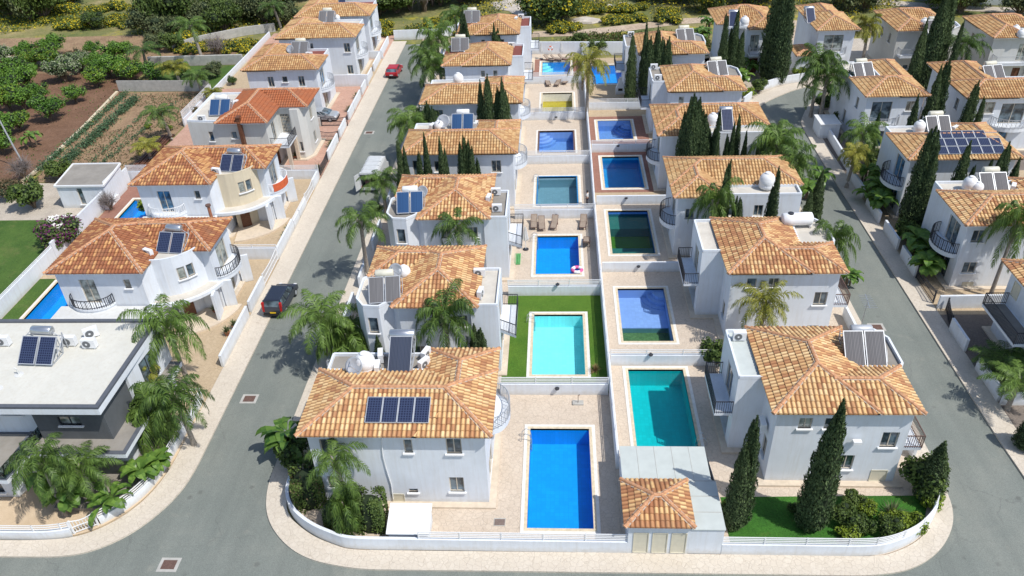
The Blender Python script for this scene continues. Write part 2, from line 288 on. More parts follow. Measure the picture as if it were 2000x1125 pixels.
# ---------------------------------------------------------------- roofs
ZE=6.35; SL=.40; PI_=.29; ROW=.38
def tiled_roof(root,rects,ze=ZE,slope=SL,tile='tileA',name='roof',soffit=True,caps='ridge'):
    mb=MB(); cap=MB(); 
    def hgt(i,x,y):
        x0,y0,x1,y1=rects[i]; d=min(x-x0,x1-x,y-y0,y1-y); return slope*d if d>-1e-6 else -9
    def hidden(i,x,y,tol=.04):
        h=hgt(i,x,y)
        for j in range(len(rects)):
            if j==i: continue
            hj=hgt(j,x,y)
            if hj>h+tol or (abs(hj-h)<.012 and j<i and hj>-1): return True
        return False
    seg=4
    for i,(x0,y0,x1,y1) in enumerate(rects):
        run=min(x1-x0,y1-y0)/2
        faces=[((x0,y0),(1,0),(0,1),x1-x0),((x1,y0),(0,1),(-1,0),y1-y0),((x1,y1),(-1,0),(0,-1),x1-x0),((x0,y1),(0,-1),(1,0),y1-y0)]
        for fi,(o,u,n,Lx) in enumerate(faces):
            ph=R.random()*50//1; ro=R.random()*50//1
            nr=int(math.ceil(run/ROW))
            for r in range(nr):
                r0=r*ROW; r1=min(run,(r+1)*ROW+.03)
                k0=int(math.floor(r0/PI_)); k1=int(math.ceil((Lx-r0)/PI_))
                for k in range(k0,k1):
                    uc=(k+.5)*PI_; rc=(r0+r1)/2; cx_=o[0]+u[0]*uc+n[0]*rc; cy_=o[1]+u[1]*uc+n[1]*rc
                    if hidden(i,cx_,cy_): continue
                    vs=[];uvs=[]
                    for q in range(seg+1):
                        uu=(k+q/seg)*PI_; z_=.078*math.sin(PI*q/seg)**.8
                        for rr,lift in ((r0,.045),(r1,0)):
                            ux=min(max(uu,rr),Lx-rr)
                            vs.append((o[0]+u[0]*ux+n[0]*(rr-(.03 if lift else 0)),o[1]+u[1]*ux+n[1]*(rr-(.03 if lift else 0)),ze+slope*rr+z_+lift))
                            uvs.append((k+ph+min(.999,max(.001,q/seg)),r+ro+(.02 if lift else .98)))
                    for q in range(seg): # front riser (open end of the tile)
                        a=vs[2*q]; b=vs[2*q+2]; vs2=[(a[0],a[1],a[2]-.05),(b[0],b[1],b[2]-.05)]
                    o_=len(mb.v); mb.v.extend(vs)
                    for q in range(seg):
                        ids=(2*q,2*q+2,2*q+3,2*q+1); mb.uv[len(mb.f)]=[uvs[t] for t in ids]; mb.f.append([o_+t for t in ids]); mb.m.append(0)
                    # lower lip
                    lo=len(mb.v); mb.v.extend([(vs[2*q][0],vs[2*q][1],ze+slope*r0-.01) for q in range(seg+1)])
                    for q in range(seg):
                        mb.uv[len(mb.f)]=[uvs[2*q]]*4; mb.f.append([lo+q,lo+q+1,o_+2*q+2,o_+2*q]); mb.m.append(0)
        # under-surface so nothing shows through the gaps
        w,h=x1-x0,y1-y0
        if w>=h: rid=[(x0+run,(y0+y1)/2),(x1-run,(y0+y1)/2)]
        else: rid=[((x0+x1)/2,y0+run),((x0+x1)/2,y1-run)]
        zr=ze+slope*run-.035; zb=ze-.035; e=.03
        P=[(x0+e,y0+e,zb),(x1-e,y0+e,zb),(x1-e,y1-e,zb),(x0+e,y1-e,zb),(*rid[0],zr),(*rid[1],zr)]
        if w>=h: fs=[(0,1,5,4),(1,2,5),(2,3,4,5),(3,0,4)]
        else: fs=[(0,1,4),(1,2,5,4),(2,3,5),(3,0,4,5)]
        for f in fs: mb.uv[len(mb.f)]=[(.5,.5)]*len(f); mb.f.append([len(mb.v)+t for t in f]); mb.m.append(0)
        mb.v.extend(P)
        # hip and ridge caps
        cor=[(x0,y0),(x1,y0),(x1,y1),(x0,y1)]
        own=[0,1,1,0] if w>=h else [0,0,1,1]
        lines=[((*c,ze),(*rid[own[q]],ze+slope*run)) for q,c in enumerate(cor)]
        if abs(w-h)>.3: lines.append(((*rid[0],ze+slope*run),(*rid[1],ze+slope*run)))
        for a,b in lines:
            a=Vector(a);b=Vector(b);n_=max(1,int((b-a).length/.42))
            for q in range(n_):
                p=a.lerp(b,q/n_);t=a.lerp(b,(q+1.12)/n_); c=(p+t)/2
                if hidden(i,c.x,c.y,.02): continue
                dz=Vector((0,0,.055))
                cap.cyl(p+dz,t+dz,.135,.105,8,0 if R.random()<.85 else 0)
                cap.bar(p+Vector((0,0,.03)),t+Vector((0,0,.03)),.34,.05,1)
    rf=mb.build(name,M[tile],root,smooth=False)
    cap.build('ridge_tiles',[M[caps],M['mortar']],rf)
    if soffit:
        s=MB()
        for i,(x0,y0,x1,y1) in enumerate(rects): s.box(x0+.1,y0+.1,ze-.16-.003*i,x1-.1,y1-.1,ze-.036-.003*i)
        s.build('eaves',M['white'],root)
    return rf
# ---------------------------------------------------------------- walls with real openings
NORM={'S':(0,-1),'N':(0,1),'E':(1,0),'W':(-1,0)}
def windows_for(poly,wins):
    out={}
    for wd in wins:
        d,t=wd[0],wd[1]; best=None
        for i in range(len(poly)):
            p=poly[i];q=poly[(i+1)%len(poly)]; L_=math.dist(p,q)
            if L_<.5: continue
            nx,ny=(q[1]-p[1])/L_,-(q[0]-p[0])/L_
            if isinstance(d,int):
                if d==i: best=(0,i,t*L_)
                continue
            n=NORM[d]
            if nx*n[0]+ny*n[1]<.8: continue
            ax=0 if n[1] else 1
            a,b=p[ax],q[ax]
            if not (min(a,b)+.1<t<max(a,b)-.1): continue
            s=(t-a)/(b-a)*L_; out_=p[0]*n[0]+p[1]*n[1]
            if best is None or out_>best[0]: best=(out_,i,s)
        if best: out.setdefault(best[1],[]).append((best[2],*wd[2:]))
    return out
def walls(root,poly,z0,z1,wins=(),mat='wall',name='wall',cap='deck',frame='frame'):
    mb=MB(); W=windows_for(poly,wins); n=len(poly)
    for i in range(n):
        p=poly[i];q=poly[(i+1)%n];L_=math.dist(p,q); u=((q[0]-p[0])/L_,(q[1]-p[1])/L_); nn=(u[1],-u[0])
        def at(s,z,dep=0): return (p[0]+u[0]*s-nn[0]*dep,p[1]+u[1]*s-nn[1]*dep,z)
        ws=[]
        for s,zb,ww,hh,*k in W.get(i,[]):
            a,b=s-ww/2,s+ww/2
            if a<.05 or b>L_-.05: a=max(.06,a);b=min(L_-.06,b)
            if b-a<.2 or any(a<c[1] and b>c[0] and zb<c[3] and zb+hh>c[2] for c in ws): continue
            ws.append((a,b,max(zb,z0+.02),min(zb+hh,z1-.08),k[0] if k else 'w'))
        xs=sorted({0,L_,*[c[0] for c in ws],*[c[1] for c in ws]}); zs=sorted({z0,z1,*[c[2] for c in ws],*[c[3] for c in ws]})
        for a,b in zip(xs,xs[1:]):
            for c,d in zip(zs,zs[1:]):
                if any(k[0]-1e-6<=a and b<=k[1]+1e-6 and k[2]-1e-6<=c and d<=k[3]+1e-6 for k in ws): continue
                mb.add([at(a,c),at(b,c),at(b,d),at(a,d)],[(0,1,2,3)])
        for a,b,c,d,k in ws:
            dp=.16 if k!='deep' else .6
            mb.add([at(a,c),at(b,c),at(b,d),at(a,d),at(a,c,dp),at(b,c,dp),at(b,d,dp),at(a,d,dp)],[(0,4,5,1),(1,5,6,2),(2,6,7,3),(3,7,4,0),(4,7,6,5)])
            if k=='hatch':
                f=MB(); f.add([at(a,c,.0),at(b,c,.0),at(b,d,.0),at(a,d,.0)],[(0,1,2,3)])
                for e,g in (((a,c),(b,c)),((a,d),(b,d)),((a,c),(a,d)),((b,c),(b,d))): f.bar(at(*e,-.01),at(*g,-.01),.05)
                f.build('meter_cupboard',M['cream'],root); continue
            f=MB(); g=MB(); e=.06; dd=dp-.05
            for (s0,t0),(s1,t1) in (((a,c+e/2),(b,c+e/2)),((a,d-e/2),(b,d-e/2)),((a+e/2,c+e),(a+e/2,d-e)),((b-e/2,c+e),(b-e/2,d-e))): f.bar(at(s0,t0,dd),at(s1,t1,dd),e)
            if b-a>.75: f.bar(at((a+b)/2,c+e,dd),at((a+b)/2,d-e,dd),e)
            if k=='grid':
                for q in range(1,6): f.bar(at(a+(b-a)*q/6,c,dd-.02),at(a+(b-a)*q/6,d,dd-.02),.04); f.bar(at(a,c+(d-c)*q/6,dd-.02),at(b,c+(d-c)*q/6,dd-.02),.04)
            isd=k in('door','wood')
            fo=f.build('door' if isd else 'window',M['dark' if frame=='dark' else frame] if k!='wood' else M['wood'],root)
            g.add([at(a+e,c+e,dd+.01),at(b-e,c+e,dd+.01),at(b-e,d-e,dd+.01),at(a+e,d-e,dd+.01)],[(0,1,2,3)])
            g.build('leaf' if k=='wood' else 'pane',M['wood'] if k=='wood' else M[R.choice(['glass','glass','glassc'] if k!='door' else ['glass','glassb','glassc'])],fo)
            if not isd and k!='deep' and c>z0+.3:
                s=MB(); s.bar(at(a-.1,c-.045,-.03),at(b+.1,c-.045,-.03),.22,.09); s.build('sill',M['white'],fo)
    if cap: mb.poly(poly,z1,z1,0,sides=False)
    mb2=mb; return mb2.build(name,M[mat],root)
def ring(root,poly,z0,z1,t=.14,mat='wall',name='parapet',close=True):
    """thin wall following a line"""
    mb=MB(); n=len(poly)
    for i in range(n if close else n-1):
        p,q=poly[i],poly[(i+1)%n]; L_=math.dist(p,q)
        if L_<.02: continue
        mb.bar((p[0],p[1],(z0+z1)/2),(q[0],q[1],(z0+z1)/2),t,z1-z0-.004*(i%2))
    return mb.build(name,M[mat],root)
def inset(poly,d):
    n=len(poly); out=[]
    for i in range(n):
        a,b,c=Vector(poly[i-1]),Vector(poly[i]),Vector(poly[(i+1)%n]); e1=(b-a).normalized();e2=(c-b).normalized()
        n1=Vector((-e1.y,e1.x));n2=Vector((-e2.y,e2.x)); k=(n1+n2); k=k/max(.3,k.dot(n1)) if k.length>1e-4 else n1
        out.append((b.x+k.x*d,b.y+k.y*d))
    return out
def deck(root,poly,z=6.2,zp=6.45,mat='deck',sides=None):
    m=MB(); m.poly(poly,z+.004,z+.02); m.build('roof_deck',M[mat],root)
    pp=inset(poly,.07)
    if sides is None: ring(root,pp,z,zp)
    else:
        for k,s in enumerate(sides): ring(root,[pp[j] for j in s],z,zp,close=False)
def railing(mb,pts,z,h=1.,gap=.13,t=.025,rail=.05):
    for p,q in zip(pts,pts[1:]):
        L_=math.dist(p,q); n=max(1,int(L_/gap))
        mb.bar((*p,z+h),(*q,z+h),rail); mb.bar((*p,z+.1),(*q,z+.1),rail*.7)
        for k in range(0 if p is pts[0] else 1,n+1):
            x=p[0]+(q[0]-p[0])*k/n; y=p[1]+(q[1]-p[1])*k/n; mb.bar((x,y,z),(x,y,z+h),t if k%n else rail)
def arc(cx,cy,r,a0,a1,n=12,ry=None):
    ry=ry or r; return [(cx+r*math.cos(math.radians(a0+(a1-a0)*k/n)),cy+ry*math.sin(math.radians(a0+(a1-a0)*k/n))) for k in range(n+1)]
def balcony(root,poly,open_pts,z=3.1,mat='white',rail='dark',th=.22,low=0,floor=None):
    m=MB(); m.poly(poly,z-th,z,bottom=True); b=m.build('balcony',M['wall'],root)
    if floor: f=MB(); f.poly(inset(poly,.08),z,z+.012,sides=False); f.build('balcony_floor',M[floor],b)
    if low: ring(b,inset(poly,.06) if 0 else open_pts,z,z+low,.1,name='low_wall',close=False)
    r=MB(); railing(r,open_pts,z+low,1.-low); r.build('railing',M[rail],b); return b
def tpoly(p,sx,sy):
    q=[(sx*x,sy*y) for x,y in p]; return q if sx*sy>0 else q[::-1]
def trect(r,sx,sy):
    a,b=sorted((sx*r[0],sx*r[2])),sorted((sy*r[1],sy*r[3])); return (a[0],b[0],a[1],b[1])
def plinth(root,poly,d=.45,mat='plinth',z=.14):
    m=MB(); m.poly(inset(poly,-d),.0,z); m.build('plinth',M[mat],root)
def villa(kind,X,Y,sx,sy,label,wins,tile='tileA',deckm='deck',deck2=None,group='white tile-roofed villas',rail='dark',mat='wall',extra=None,bal=True,wx=0,rects=None):
    """kind T: hipped L with an octagonal roof terrace and a side terrace; kind N: long hipped L with a sunk rear deck"""
    root=empty('villa',(X,Y,0),label,'villa',group); deck2=deck2 or deckm
    ds=lambda d:{'S':'N','N':'S'}.get(d,d) if sy<0 else d
    if kind=='T':
        poly=[(-4.3,.22),(-3.1,.12),(-2.25,.95),(-1.75,.5),(3.6,.5),(3.6,.3),(5.6,.3),(5.6,5.2),(3.75,5.2),(3.75,8.05),(-4.3,8.05),(-4.3,4.6),(-5.,3.9),(-5.,1.2)]
        rr=rects or [(-2.2,0,4.2,8.5),(-4.7,4.1,4.2,8.5)]
        d1=[(-5.,1.2),(-4.3,.22),(-3.1,.12),(-2.25,.95),(-2.1,4.2),(-4.6,4.3),(-5.,3.9)]; d2=[(3.75,.3),(5.6,.3),(5.6,5.2),(3.75,5.2)]
    else:
        poly=[(-5.2,.5),(5.55,.5),(5.55,7.8),(-5.2,7.8)]
        rr=rects or [(-5.7,0,6.05,6.1),(1.3,0,6.05,8.3)]
        d1=[(-5.2,6.0),(1.5,6.0),(1.5,7.8),(-5.2,7.8)]; d2=None
        if wx: poly=[(x-(wx if x>0 else 0),y) for x,y in poly]; rr=[(a-(wx if a>0 else 0),b,c-wx,d) for a,b,c,d in rr]; d1=[(x-(wx if x>0 else 0),y) for x,y in d1]
    P=tpoly(poly,sx,sy); plinth(root,P)
    walls(root,P,.1,6.2,wins,mat,cap=None)
    m=MB(); m.poly(P,6.2,6.2,sides=False); m.build('flat_roof',M[deckm],root)
    if kind=='T':
        deck(root,tpoly(d1,sx,sy),mat=deckm,sides=[[5,6,0,1,2,3]] if sx*sy>0 else [[3,4,5,6,0,1]] ) if 0 else deck(root,tpoly(d1,sx,sy),mat=deckm)
        deck(root,tpoly(d2,sx,sy),mat=deck2)
    else: deck(root,tpoly(d1,sx,sy),mat=deckm)
    tiled_roof(root,[trect(r,sx,sy) for r in rr],tile=tile)
    if bal:
        if kind=='T':   # straight balcony on the pool side
            bx=[(5.6,1.0),(6.75,1.0),(6.75,5.0),(5.6,5.0)]
            if bal=='n': bx=[(5.6,1.0+2.8),(6.75,3.8),(6.75,7.9),(5.6,7.9)]
            if bal=='t': bx=[(5.6,1.6),(6.8,.9),(6.8,4.9),(5.6,4.9)]
            bp=tpoly(bx,sx,sy); op=[(sx*x,sy*y) for x,y in bx]
            balcony(root,bp,op,rail=rail)
        else:
            c=(5.5-wx,5.7); a=arc(c[0],c[1],1.25,-90,90,14,1.75)
            balcony(root,tpoly(a,sx,sy),[(sx*x,sy*y) for x,y in a],rail=rail,th=.45)
    return root
# ---------------------------------------------------------------- roof equipment
def solar_heater(tank='tank',coll='coll',n=2,cw=1.12,cl=2.0,tilt=42,tr=.3,tl=1.35):
    root=empty('solar_water_heater',(0,0,0)); c,s=math.cos(math.radians(tilt)),math.sin(math.radians(tilt)); tot=n*cw+.08*(n-1)
    fr=MB()
    for x in (-tot/2+.1,tot/2-.1):
        fr.bar((x,0,.1),(x,cl*c,.1+cl*s),.05); fr.bar((x,cl*c,.02),(x,cl*c,.1+cl*s),.05); fr.bar((x,0,.02),(x,cl*c,.02),.05); fr.bar((x,cl*c,.05),(x,cl*c+.55,1.2),.05)
        fr.bar((x,cl*c+.55,.02),(x,cl*c+.55,1.25),.05); fr.bar((x,cl*c*.55,.02),(x,cl*c,.1+cl*s),.04)
    fr.bar((-tot/2,cl*c+.3,1.2),(tot/2,cl*c+.3,1.2),.05); fr.tube([(tot/2+.05,.2,.3),(tot/2+.15,.9,.7),(tot/2+.1,cl*c+.2,1.1),(tl/2,cl*c+.3,1.45)],.025,6)
    fr.tube([(-tot/2,cl*c-.1,1.2),(-tl/2-.12,cl*c+.2,1.5),(-tl/2,cl*c+.3,1.6)],.025,6)
    fr.build('stand',M['alu'],root)
    for k in range(n):
        x0=-tot/2+k*(cw+.08); m=MB(); th=.08
        P=[(x0,0,.12),(x0+cw,0,.12),(x0+cw,cl*c,.12+cl*s),(x0,cl*c,.12+cl*s)]; nv=Vector((0,-s,c))*th; Q=[tuple(Vector(p)+nv) for p in P]
        m.add(P+Q,[(0,3,2,1),(0,1,5,4),(1,2,6,5),(2,3,7,6),(3,0,4,7)],0)
        e=.05; I=[(x0+e,e*c),(x0+cw-e,e*c),(x0+cw-e,cl*c-e*c),(x0+e,cl*c-e*c)]
        Iv=[tuple(Vector((x,y,.12+y/c*s))+nv*1.0) for x,y in I]
        m.add(Q+Iv,[(0,1,5,4),(1,2,6,5),(2,3,7,6),(3,0,4,7)],0); m.add(Iv,[(0,1,2,3)],1,[[(0,0),(cw,0),(cw,cl),(0,cl)]])
        m.build('collector',[M['alu'],M[coll]],root)
    t=MB(); y=cl*c+.32; z=1.25+tr; prof=[(-tl/2,.0),(-tl/2,tr*.8),(-tl/2+.06,tr),(tl/2-.06,tr),(tl/2,tr*.8),(tl/2,.0)]
    n_=18; vs=[(x,y+r*math.cos(2*PI*k/n_),z+r*math.sin(2*PI*k/n_)) for x,r in prof for k in range(n_)]
    t.add(vs,[(i*n_+k,(i+1)*n_+k,(i+1)*n_+(k+1)%n_,i*n_+(k+1)%n_) for i in range(5) for k in range(n_)])
    t.build('tank',M[tank],root,smooth=True); return root
def water_tank(r=.62,h=1.25,horiz=False,mat='plastic'):
    root=empty('water_tank',(0,0,0)); t=MB()
    if horiz:
        t.tube([(-h/2-.1,0,r+.15),(-h/2,0,r+.15),(-h/4,0,r+.15),(0,0,r+.15),(h/4,0,r+.15),(h/2,0,r+.15),(h/2+.1,0,r+.15)],[r*.6,r*.95,r,r*.96,r,r*.95,r*.6],20)
        t.box(-h/2,-r*.7,0,-h/2+.15,r*.7,.4); t.box(h/2-.15,-r*.7,0,h/2,r*.7,.4); l=(-h/4,0,2*r+.13)
    else:
        t.lathe((0,0,.12),[(r*.9,0),(r,.08),(r,.3),(r*.97,.34),(r,.38),(r,h*.62),(r*.97,h*.64),(r*.96,h*.7),(r*.75,h*.88),(r*.35,h)],22); l=(0,0,h+.12)
    t.build('shell',M[mat],root,smooth=True); c=MB(); c.lathe((l[0],l[1],l[2]-.02),[(.24,0),(.24,.08),(.18,.11)],14); c.build('lid',M['dark'] if horiz else M[mat],root)
    if not horiz: b=MB(); b.cyl((0,0,0),(0,0,.13),r*.8,None,16); b.build('base_block',M['concrete'],root)
    return root
def ac_unit(s=1.):
    root=empty('air_conditioner',(0,0,0)); m=MB(); m.box(-.43*s,-.17*s,.08,.43*s,.17*s,.08+.62*s); m.box(-.35*s,-.15*s,0,-.28*s,.15*s,.08); m.box(.28*s,-.15*s,0,.35*s,.15*s,.08)
    m.build('case',M['plastic'],root); g=MB(); g.cyl((-.1*s,-.172*s,.08+.31*s),(-.1*s,-.19*s,.08+.31*s),.25*s,None,20)
    g.build('fan_grille',M['acgrey'],root); k=MB(); k.cyl((-.1*s,-.19*s,.08+.31*s),(-.1*s,-.2*s,.08+.31*s),.07*s,None,12); k.build('hub',M['plastic'],root); return root
def dish(r=.55,az=200,el=38,h=.7):
    root=empty('satellite_dish',(0,0,0)); n=Vector((math.sin(math.radians(az))*math.cos(math.radians(el)),math.cos(math.radians(az))*math.cos(math.radians(el)),math.sin(math.radians(el))))
    u=n.orthogonal().normalized(); v=n.cross(u); c=Vector((0,0,h)); m=MB(); vs=[];N_=22;K=5
    for side in (0,-.03):
        for i in range(K+1):
            rr=r*i/K+.001
            for k in range(N_): a=2*PI*k/N_; vs.append(tuple(c+u*(rr*math.cos(a))+v*(rr*math.sin(a))+n*(side+.28*(rr/r)**2*r)))
    fs=[(i*N_+k,i*N_+(k+1)%N_,(i+1)*N_+(k+1)%N_,(i+1)*N_+k) for i in range(K) for k in range(N_)]; o=(K+1)*N_
    fs+=[(o+i*N_+k,o+(i+1)*N_+k,o+(i+1)*N_+(k+1)%N_,o+i*N_+(k+1)%N_) for i in range(K) for k in range(N_)]+[(K*N_+k,K*N_+(k+1)%N_,o+K*N_+(k+1)%N_,o+K*N_+k) for k in range(N_)]
    m.add(vs,fs); m.build('reflector',M['alu'],root,smooth=True)
    a=MB(); a.cyl((0,0,0),c-n*.03,.035,None,8); f=c+n*r*1.0; a.bar(c-v*r*.9,f,.03); a.bar(c+v*r*.9,f,.02); a.cyl(f-n*.06,f+n*.1,.05,None,8); a.box(-.18,-.18,0,.18,.18,.04); a.build('mast_and_feed',M['steel'],root); return root
# ---------------------------------------------------------------- copies of prototypes
PROTO={}
def put(key,builder,loc,rz=0,label=None,cat=None,group=None,sc=1.):
    if key not in PROTO: r=builder(); PROTO[key]=r
    else: r=copy_tree(PROTO[key])
    r.location=loc; r.rotation_euler=(0,0,math.radians(rz)); r.scale=(sc,sc,sc) if not isinstance(sc,tuple) else sc
    return tag(r,label,cat,group)
# ---------------------------------------------------------------- foliage
def leafmesh(name,P,Nn,size,mats,rng,asp=1.6,mi=None,smooth=False):
    """one small bent leaf quad per point"""
    P=np.asarray(P); n=len(P); Nn=np.asarray(Nn,float); Nn/=np.linalg.norm(Nn,axis=1)[:,None]+1e-9
    a=rng.normal(size=(n,3)); u=np.cross(Nn,a); u/=np.linalg.norm(u,axis=1)[:,None]+1e-9; v=np.cross(Nn,u)
    s=np.asarray(size)*np.ones(n); s=s[:,None]
    V=np.stack([P-u*s,P-v*s/asp,P+u*s,P+v*s/asp],1).reshape(-1,3)
    return npmesh(name,V,np.arange(4*n).reshape(-1,4),mats,mi)
def frond(rng,L,az,el,droop,W,nl,out,uo=None,curl=1.):
    """feather frond: a drooping rachis with two rows of hanging leaflets"""
    base=np.array([0,0,0.]); d=np.array([math.cos(az)*math.cos(el),math.sin(az)*math.cos(el),math.sin(el)]); pts=[base]; K=12; e=el
    for k in range(K):
        e-=droop/K*(0.5+1.1*k/K); st=L/K; pts.append(pts[-1]+st*np.array([math.cos(az)*math.cos(e),math.sin(az)*math.cos(e),math.sin(e)]))
    pts=np.array(pts); side=np.array([-math.sin(az),math.cos(az),0])
    V,Fc=out
    for k in range(K):          # rachis
        o=len(V); w_=.035*(1-k/K)+.008; V+= [pts[k]-side*w_,pts[k]+side*w_,pts[k+1]+side*w_*.8,pts[k+1]-side*w_*.8]; Fc.append((o,o+1,o+2,o+3))
    for s in (-1,1):
        for j in range(nl):
            t=.14+.86*(j+rng.random()*.7)/nl; x=t*K; i=min(K-1,int(x)); p=pts[i]*(1-(x-i))+pts[i+1]*(x-i); tg=(pts[i+1]-pts[i])/np.linalg.norm(pts[i+1]-pts[i])
            ll=W*(math.sin(PI*min(1,.18+.80*t))**.7)*(.85+.3*rng.random())
            a=side*s*(.55+.5*rng.random())+tg*(.35+.4*rng.random())+np.array([0,0,.05-.75*rng.random()*curl]); a/=np.linalg.norm(a)
            m=p+a*ll*.5; q=m+(a+np.array([0,0,-.9*curl]))/1.4*ll*.55; wv=tg*.031
            o=len(V); V+=[p-wv*.6,p+wv*.6,m+wv,m-wv,q]; Fc+=[(o,o+1,o+2,o+3),(o+3,o+2,o+4,o+4)]
    return out
def tri_ok(Fc): return [f for f in Fc]
def palm(key,h=5.,nf=15,L=2.9,lean=.25,r=.19,green='palm',dry=0,old=0,seed=1,mul=1,W=.76,nl=52):
    rng=np.random.default_rng(seed); root=empty('palm_tree',(0,0,0)); t=MB()
    for q in range(mul):
        a=rng.random()*6.3; lx,ly=(lean*math.cos(a),lean*math.sin(a)) if mul==1 else (.9*math.cos(q*2*PI/mul+.4),.9*math.sin(q*2*PI/mul+.4)); hh=h*(1-.12*q)
        top=np.array([lx,ly,hh]); K=9
        pts=[(lx*(k/K)**1.6,ly*(k/K)**1.6,hh*k/K) for k in range(K+1)]; rs=[r*(1.35 if k==0 else 1.12-.35*k/K) for k in range(K+1)]
        t.tube(pts,rs,10)
        for k in range(18):                      # old leaf bases below the crown
            b=k*2.4; z=hh-.75+k*.045; rr=r*.8; t.bar((lx*.96+rr*math.cos(b),ly*.96+rr*math.sin(b),z-.1),(lx*.96+(rr+.22)*math.cos(b),ly*.96+(rr+.22)*math.sin(b),z+.32),.07)
        if q==0: V,Fc=[],[]
        vv,ff=[],[]; fs=[]; nf=nf+2
        for k in range(nf):
            az=k*2.39996+rng.random()*.35; f=k/nf; el=1.25-1.35*f+rng.normal()*.12; o=(vv,ff); s0=len(vv)
            frond(rng,1.12*L*(.82+.3*rng.random())*(.8 if f<.12 else 1),az,el,1.5+.4*f+rng.random()*.5,W,nl,o); 
        off=len(V); V+=[p+top for p in vv]; Fc+=[tuple(i+off for i in f) for f in ff]
    t.build('trunk',M['palmbark'],root,smooth=False)
    me=D.meshes.new('crown'); me.from_pydata([tuple(map(float,p)) for p in V],[],[tuple(dict.fromkeys(f)) for f in Fc]); me.materials.append(M[green]); link('crown',me,root)
    if dry:
        V,Fc=[],[]
        for k in range(dry): frond(rng,L*.7,k*2.4+.5,-.5-.4*rng.random(),1.1,.45,26,(V,Fc))
        V=[p+np.array([lx,ly,hh-.25]) for p in V]
        me=D.meshes.new('dry_fronds'); me.from_pydata([tuple(map(float,p)) for p in V],[],[tuple(dict.fromkeys(f)) for f in Fc]); me.materials.append(M['palmdry']); link('dry_fronds',me,root)
    return root
def cypress(seed=1,n=13000,spires=1,wide=1.):
    """unit column: 1 high, radius about .09; several vertical plumes that part near the top"""
    rng=np.random.default_rng(seed); root=empty('cypress_tree',(0,0,0)); t=MB(); t.tube([(0,0,0),(0,0,.3),(0,0,.6)],[.016,.012,.006],8); t.build('trunk',M['bark'],root)
    pl=[]
    for k in range(7):
        a=k*2.4+rng.random(); rr=(.034 if k else 0)*wide; hh=(1. if k==0 else .66+.3*rng.random())
        if k<=spires: hh=max(hh,.9+.1*rng.random() if k else 1.)
        pl.append((rr*math.cos(a),rr*math.sin(a),hh,.052*wide*(.65+.6*rng.random())))
    P=[];Nn=[];Sz=[]; core=MB()
    for x,y,hh,r0 in pl:
        m=int(n*hh/5.3); z=rng.random(m)**.92; prof=lambda q:np.clip(np.minimum(.55+q*3.5,1),0,1)*(1-q**3)**.9*(1-.1*q)
        rad=r0*prof(z)*(1+.22*np.sin(z*34+rng.random()*6)*rng.random()); a=rng.random(m)*2*PI; k=.78+.32*rng.random(m)**.5
        jx=x*(1-.35*z); jy=y*(1-.35*z)
        px=jx+rad*k*np.cos(a); py=jy+rad*k*np.sin(a); pz=.02+z*hh*.98
        P.append(np.stack([px,py,pz],1)); Nn.append(np.stack([np.cos(a),np.sin(a),.45+rng.normal(size=m)*.5],1)+rng.normal(size=(m,3))*.45); Sz.append((.0054+.0042*rng.random(m))*wide**.5)
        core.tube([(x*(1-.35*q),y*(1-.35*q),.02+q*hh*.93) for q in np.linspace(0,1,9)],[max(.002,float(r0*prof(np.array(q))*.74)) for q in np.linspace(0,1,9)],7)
    P=np.concatenate(P); Nn=np.concatenate(Nn); Sz=np.concatenate(Sz); n1=len(P)
    # upright tufts: stretched quads
    rngv=rng.normal(size=(n1,3)); Nn/=np.linalg.norm(Nn,axis=1)[:,None]; up=np.array([0,0,1.])+rngv*.35; u=np.cross(Nn,up); u/=np.linalg.norm(u,axis=1)[:,None]; up/=np.linalg.norm(up,axis=1)[:,None]; s=Sz[:,None]
    out=Nn*s*.5
    V=np.stack([P-up*s*1.1,P+u*s*.62,P+up*s*1.7+out,P-u*s*.62],1).reshape(-1,3); F4=np.arange(4*n1).reshape(-1,4)
    me=npmesh('crown',V,F4,[M['cyp']]); cr=link('crown',me,root); core.build('inner_shade_growth',M['cypcore'],cr); return root
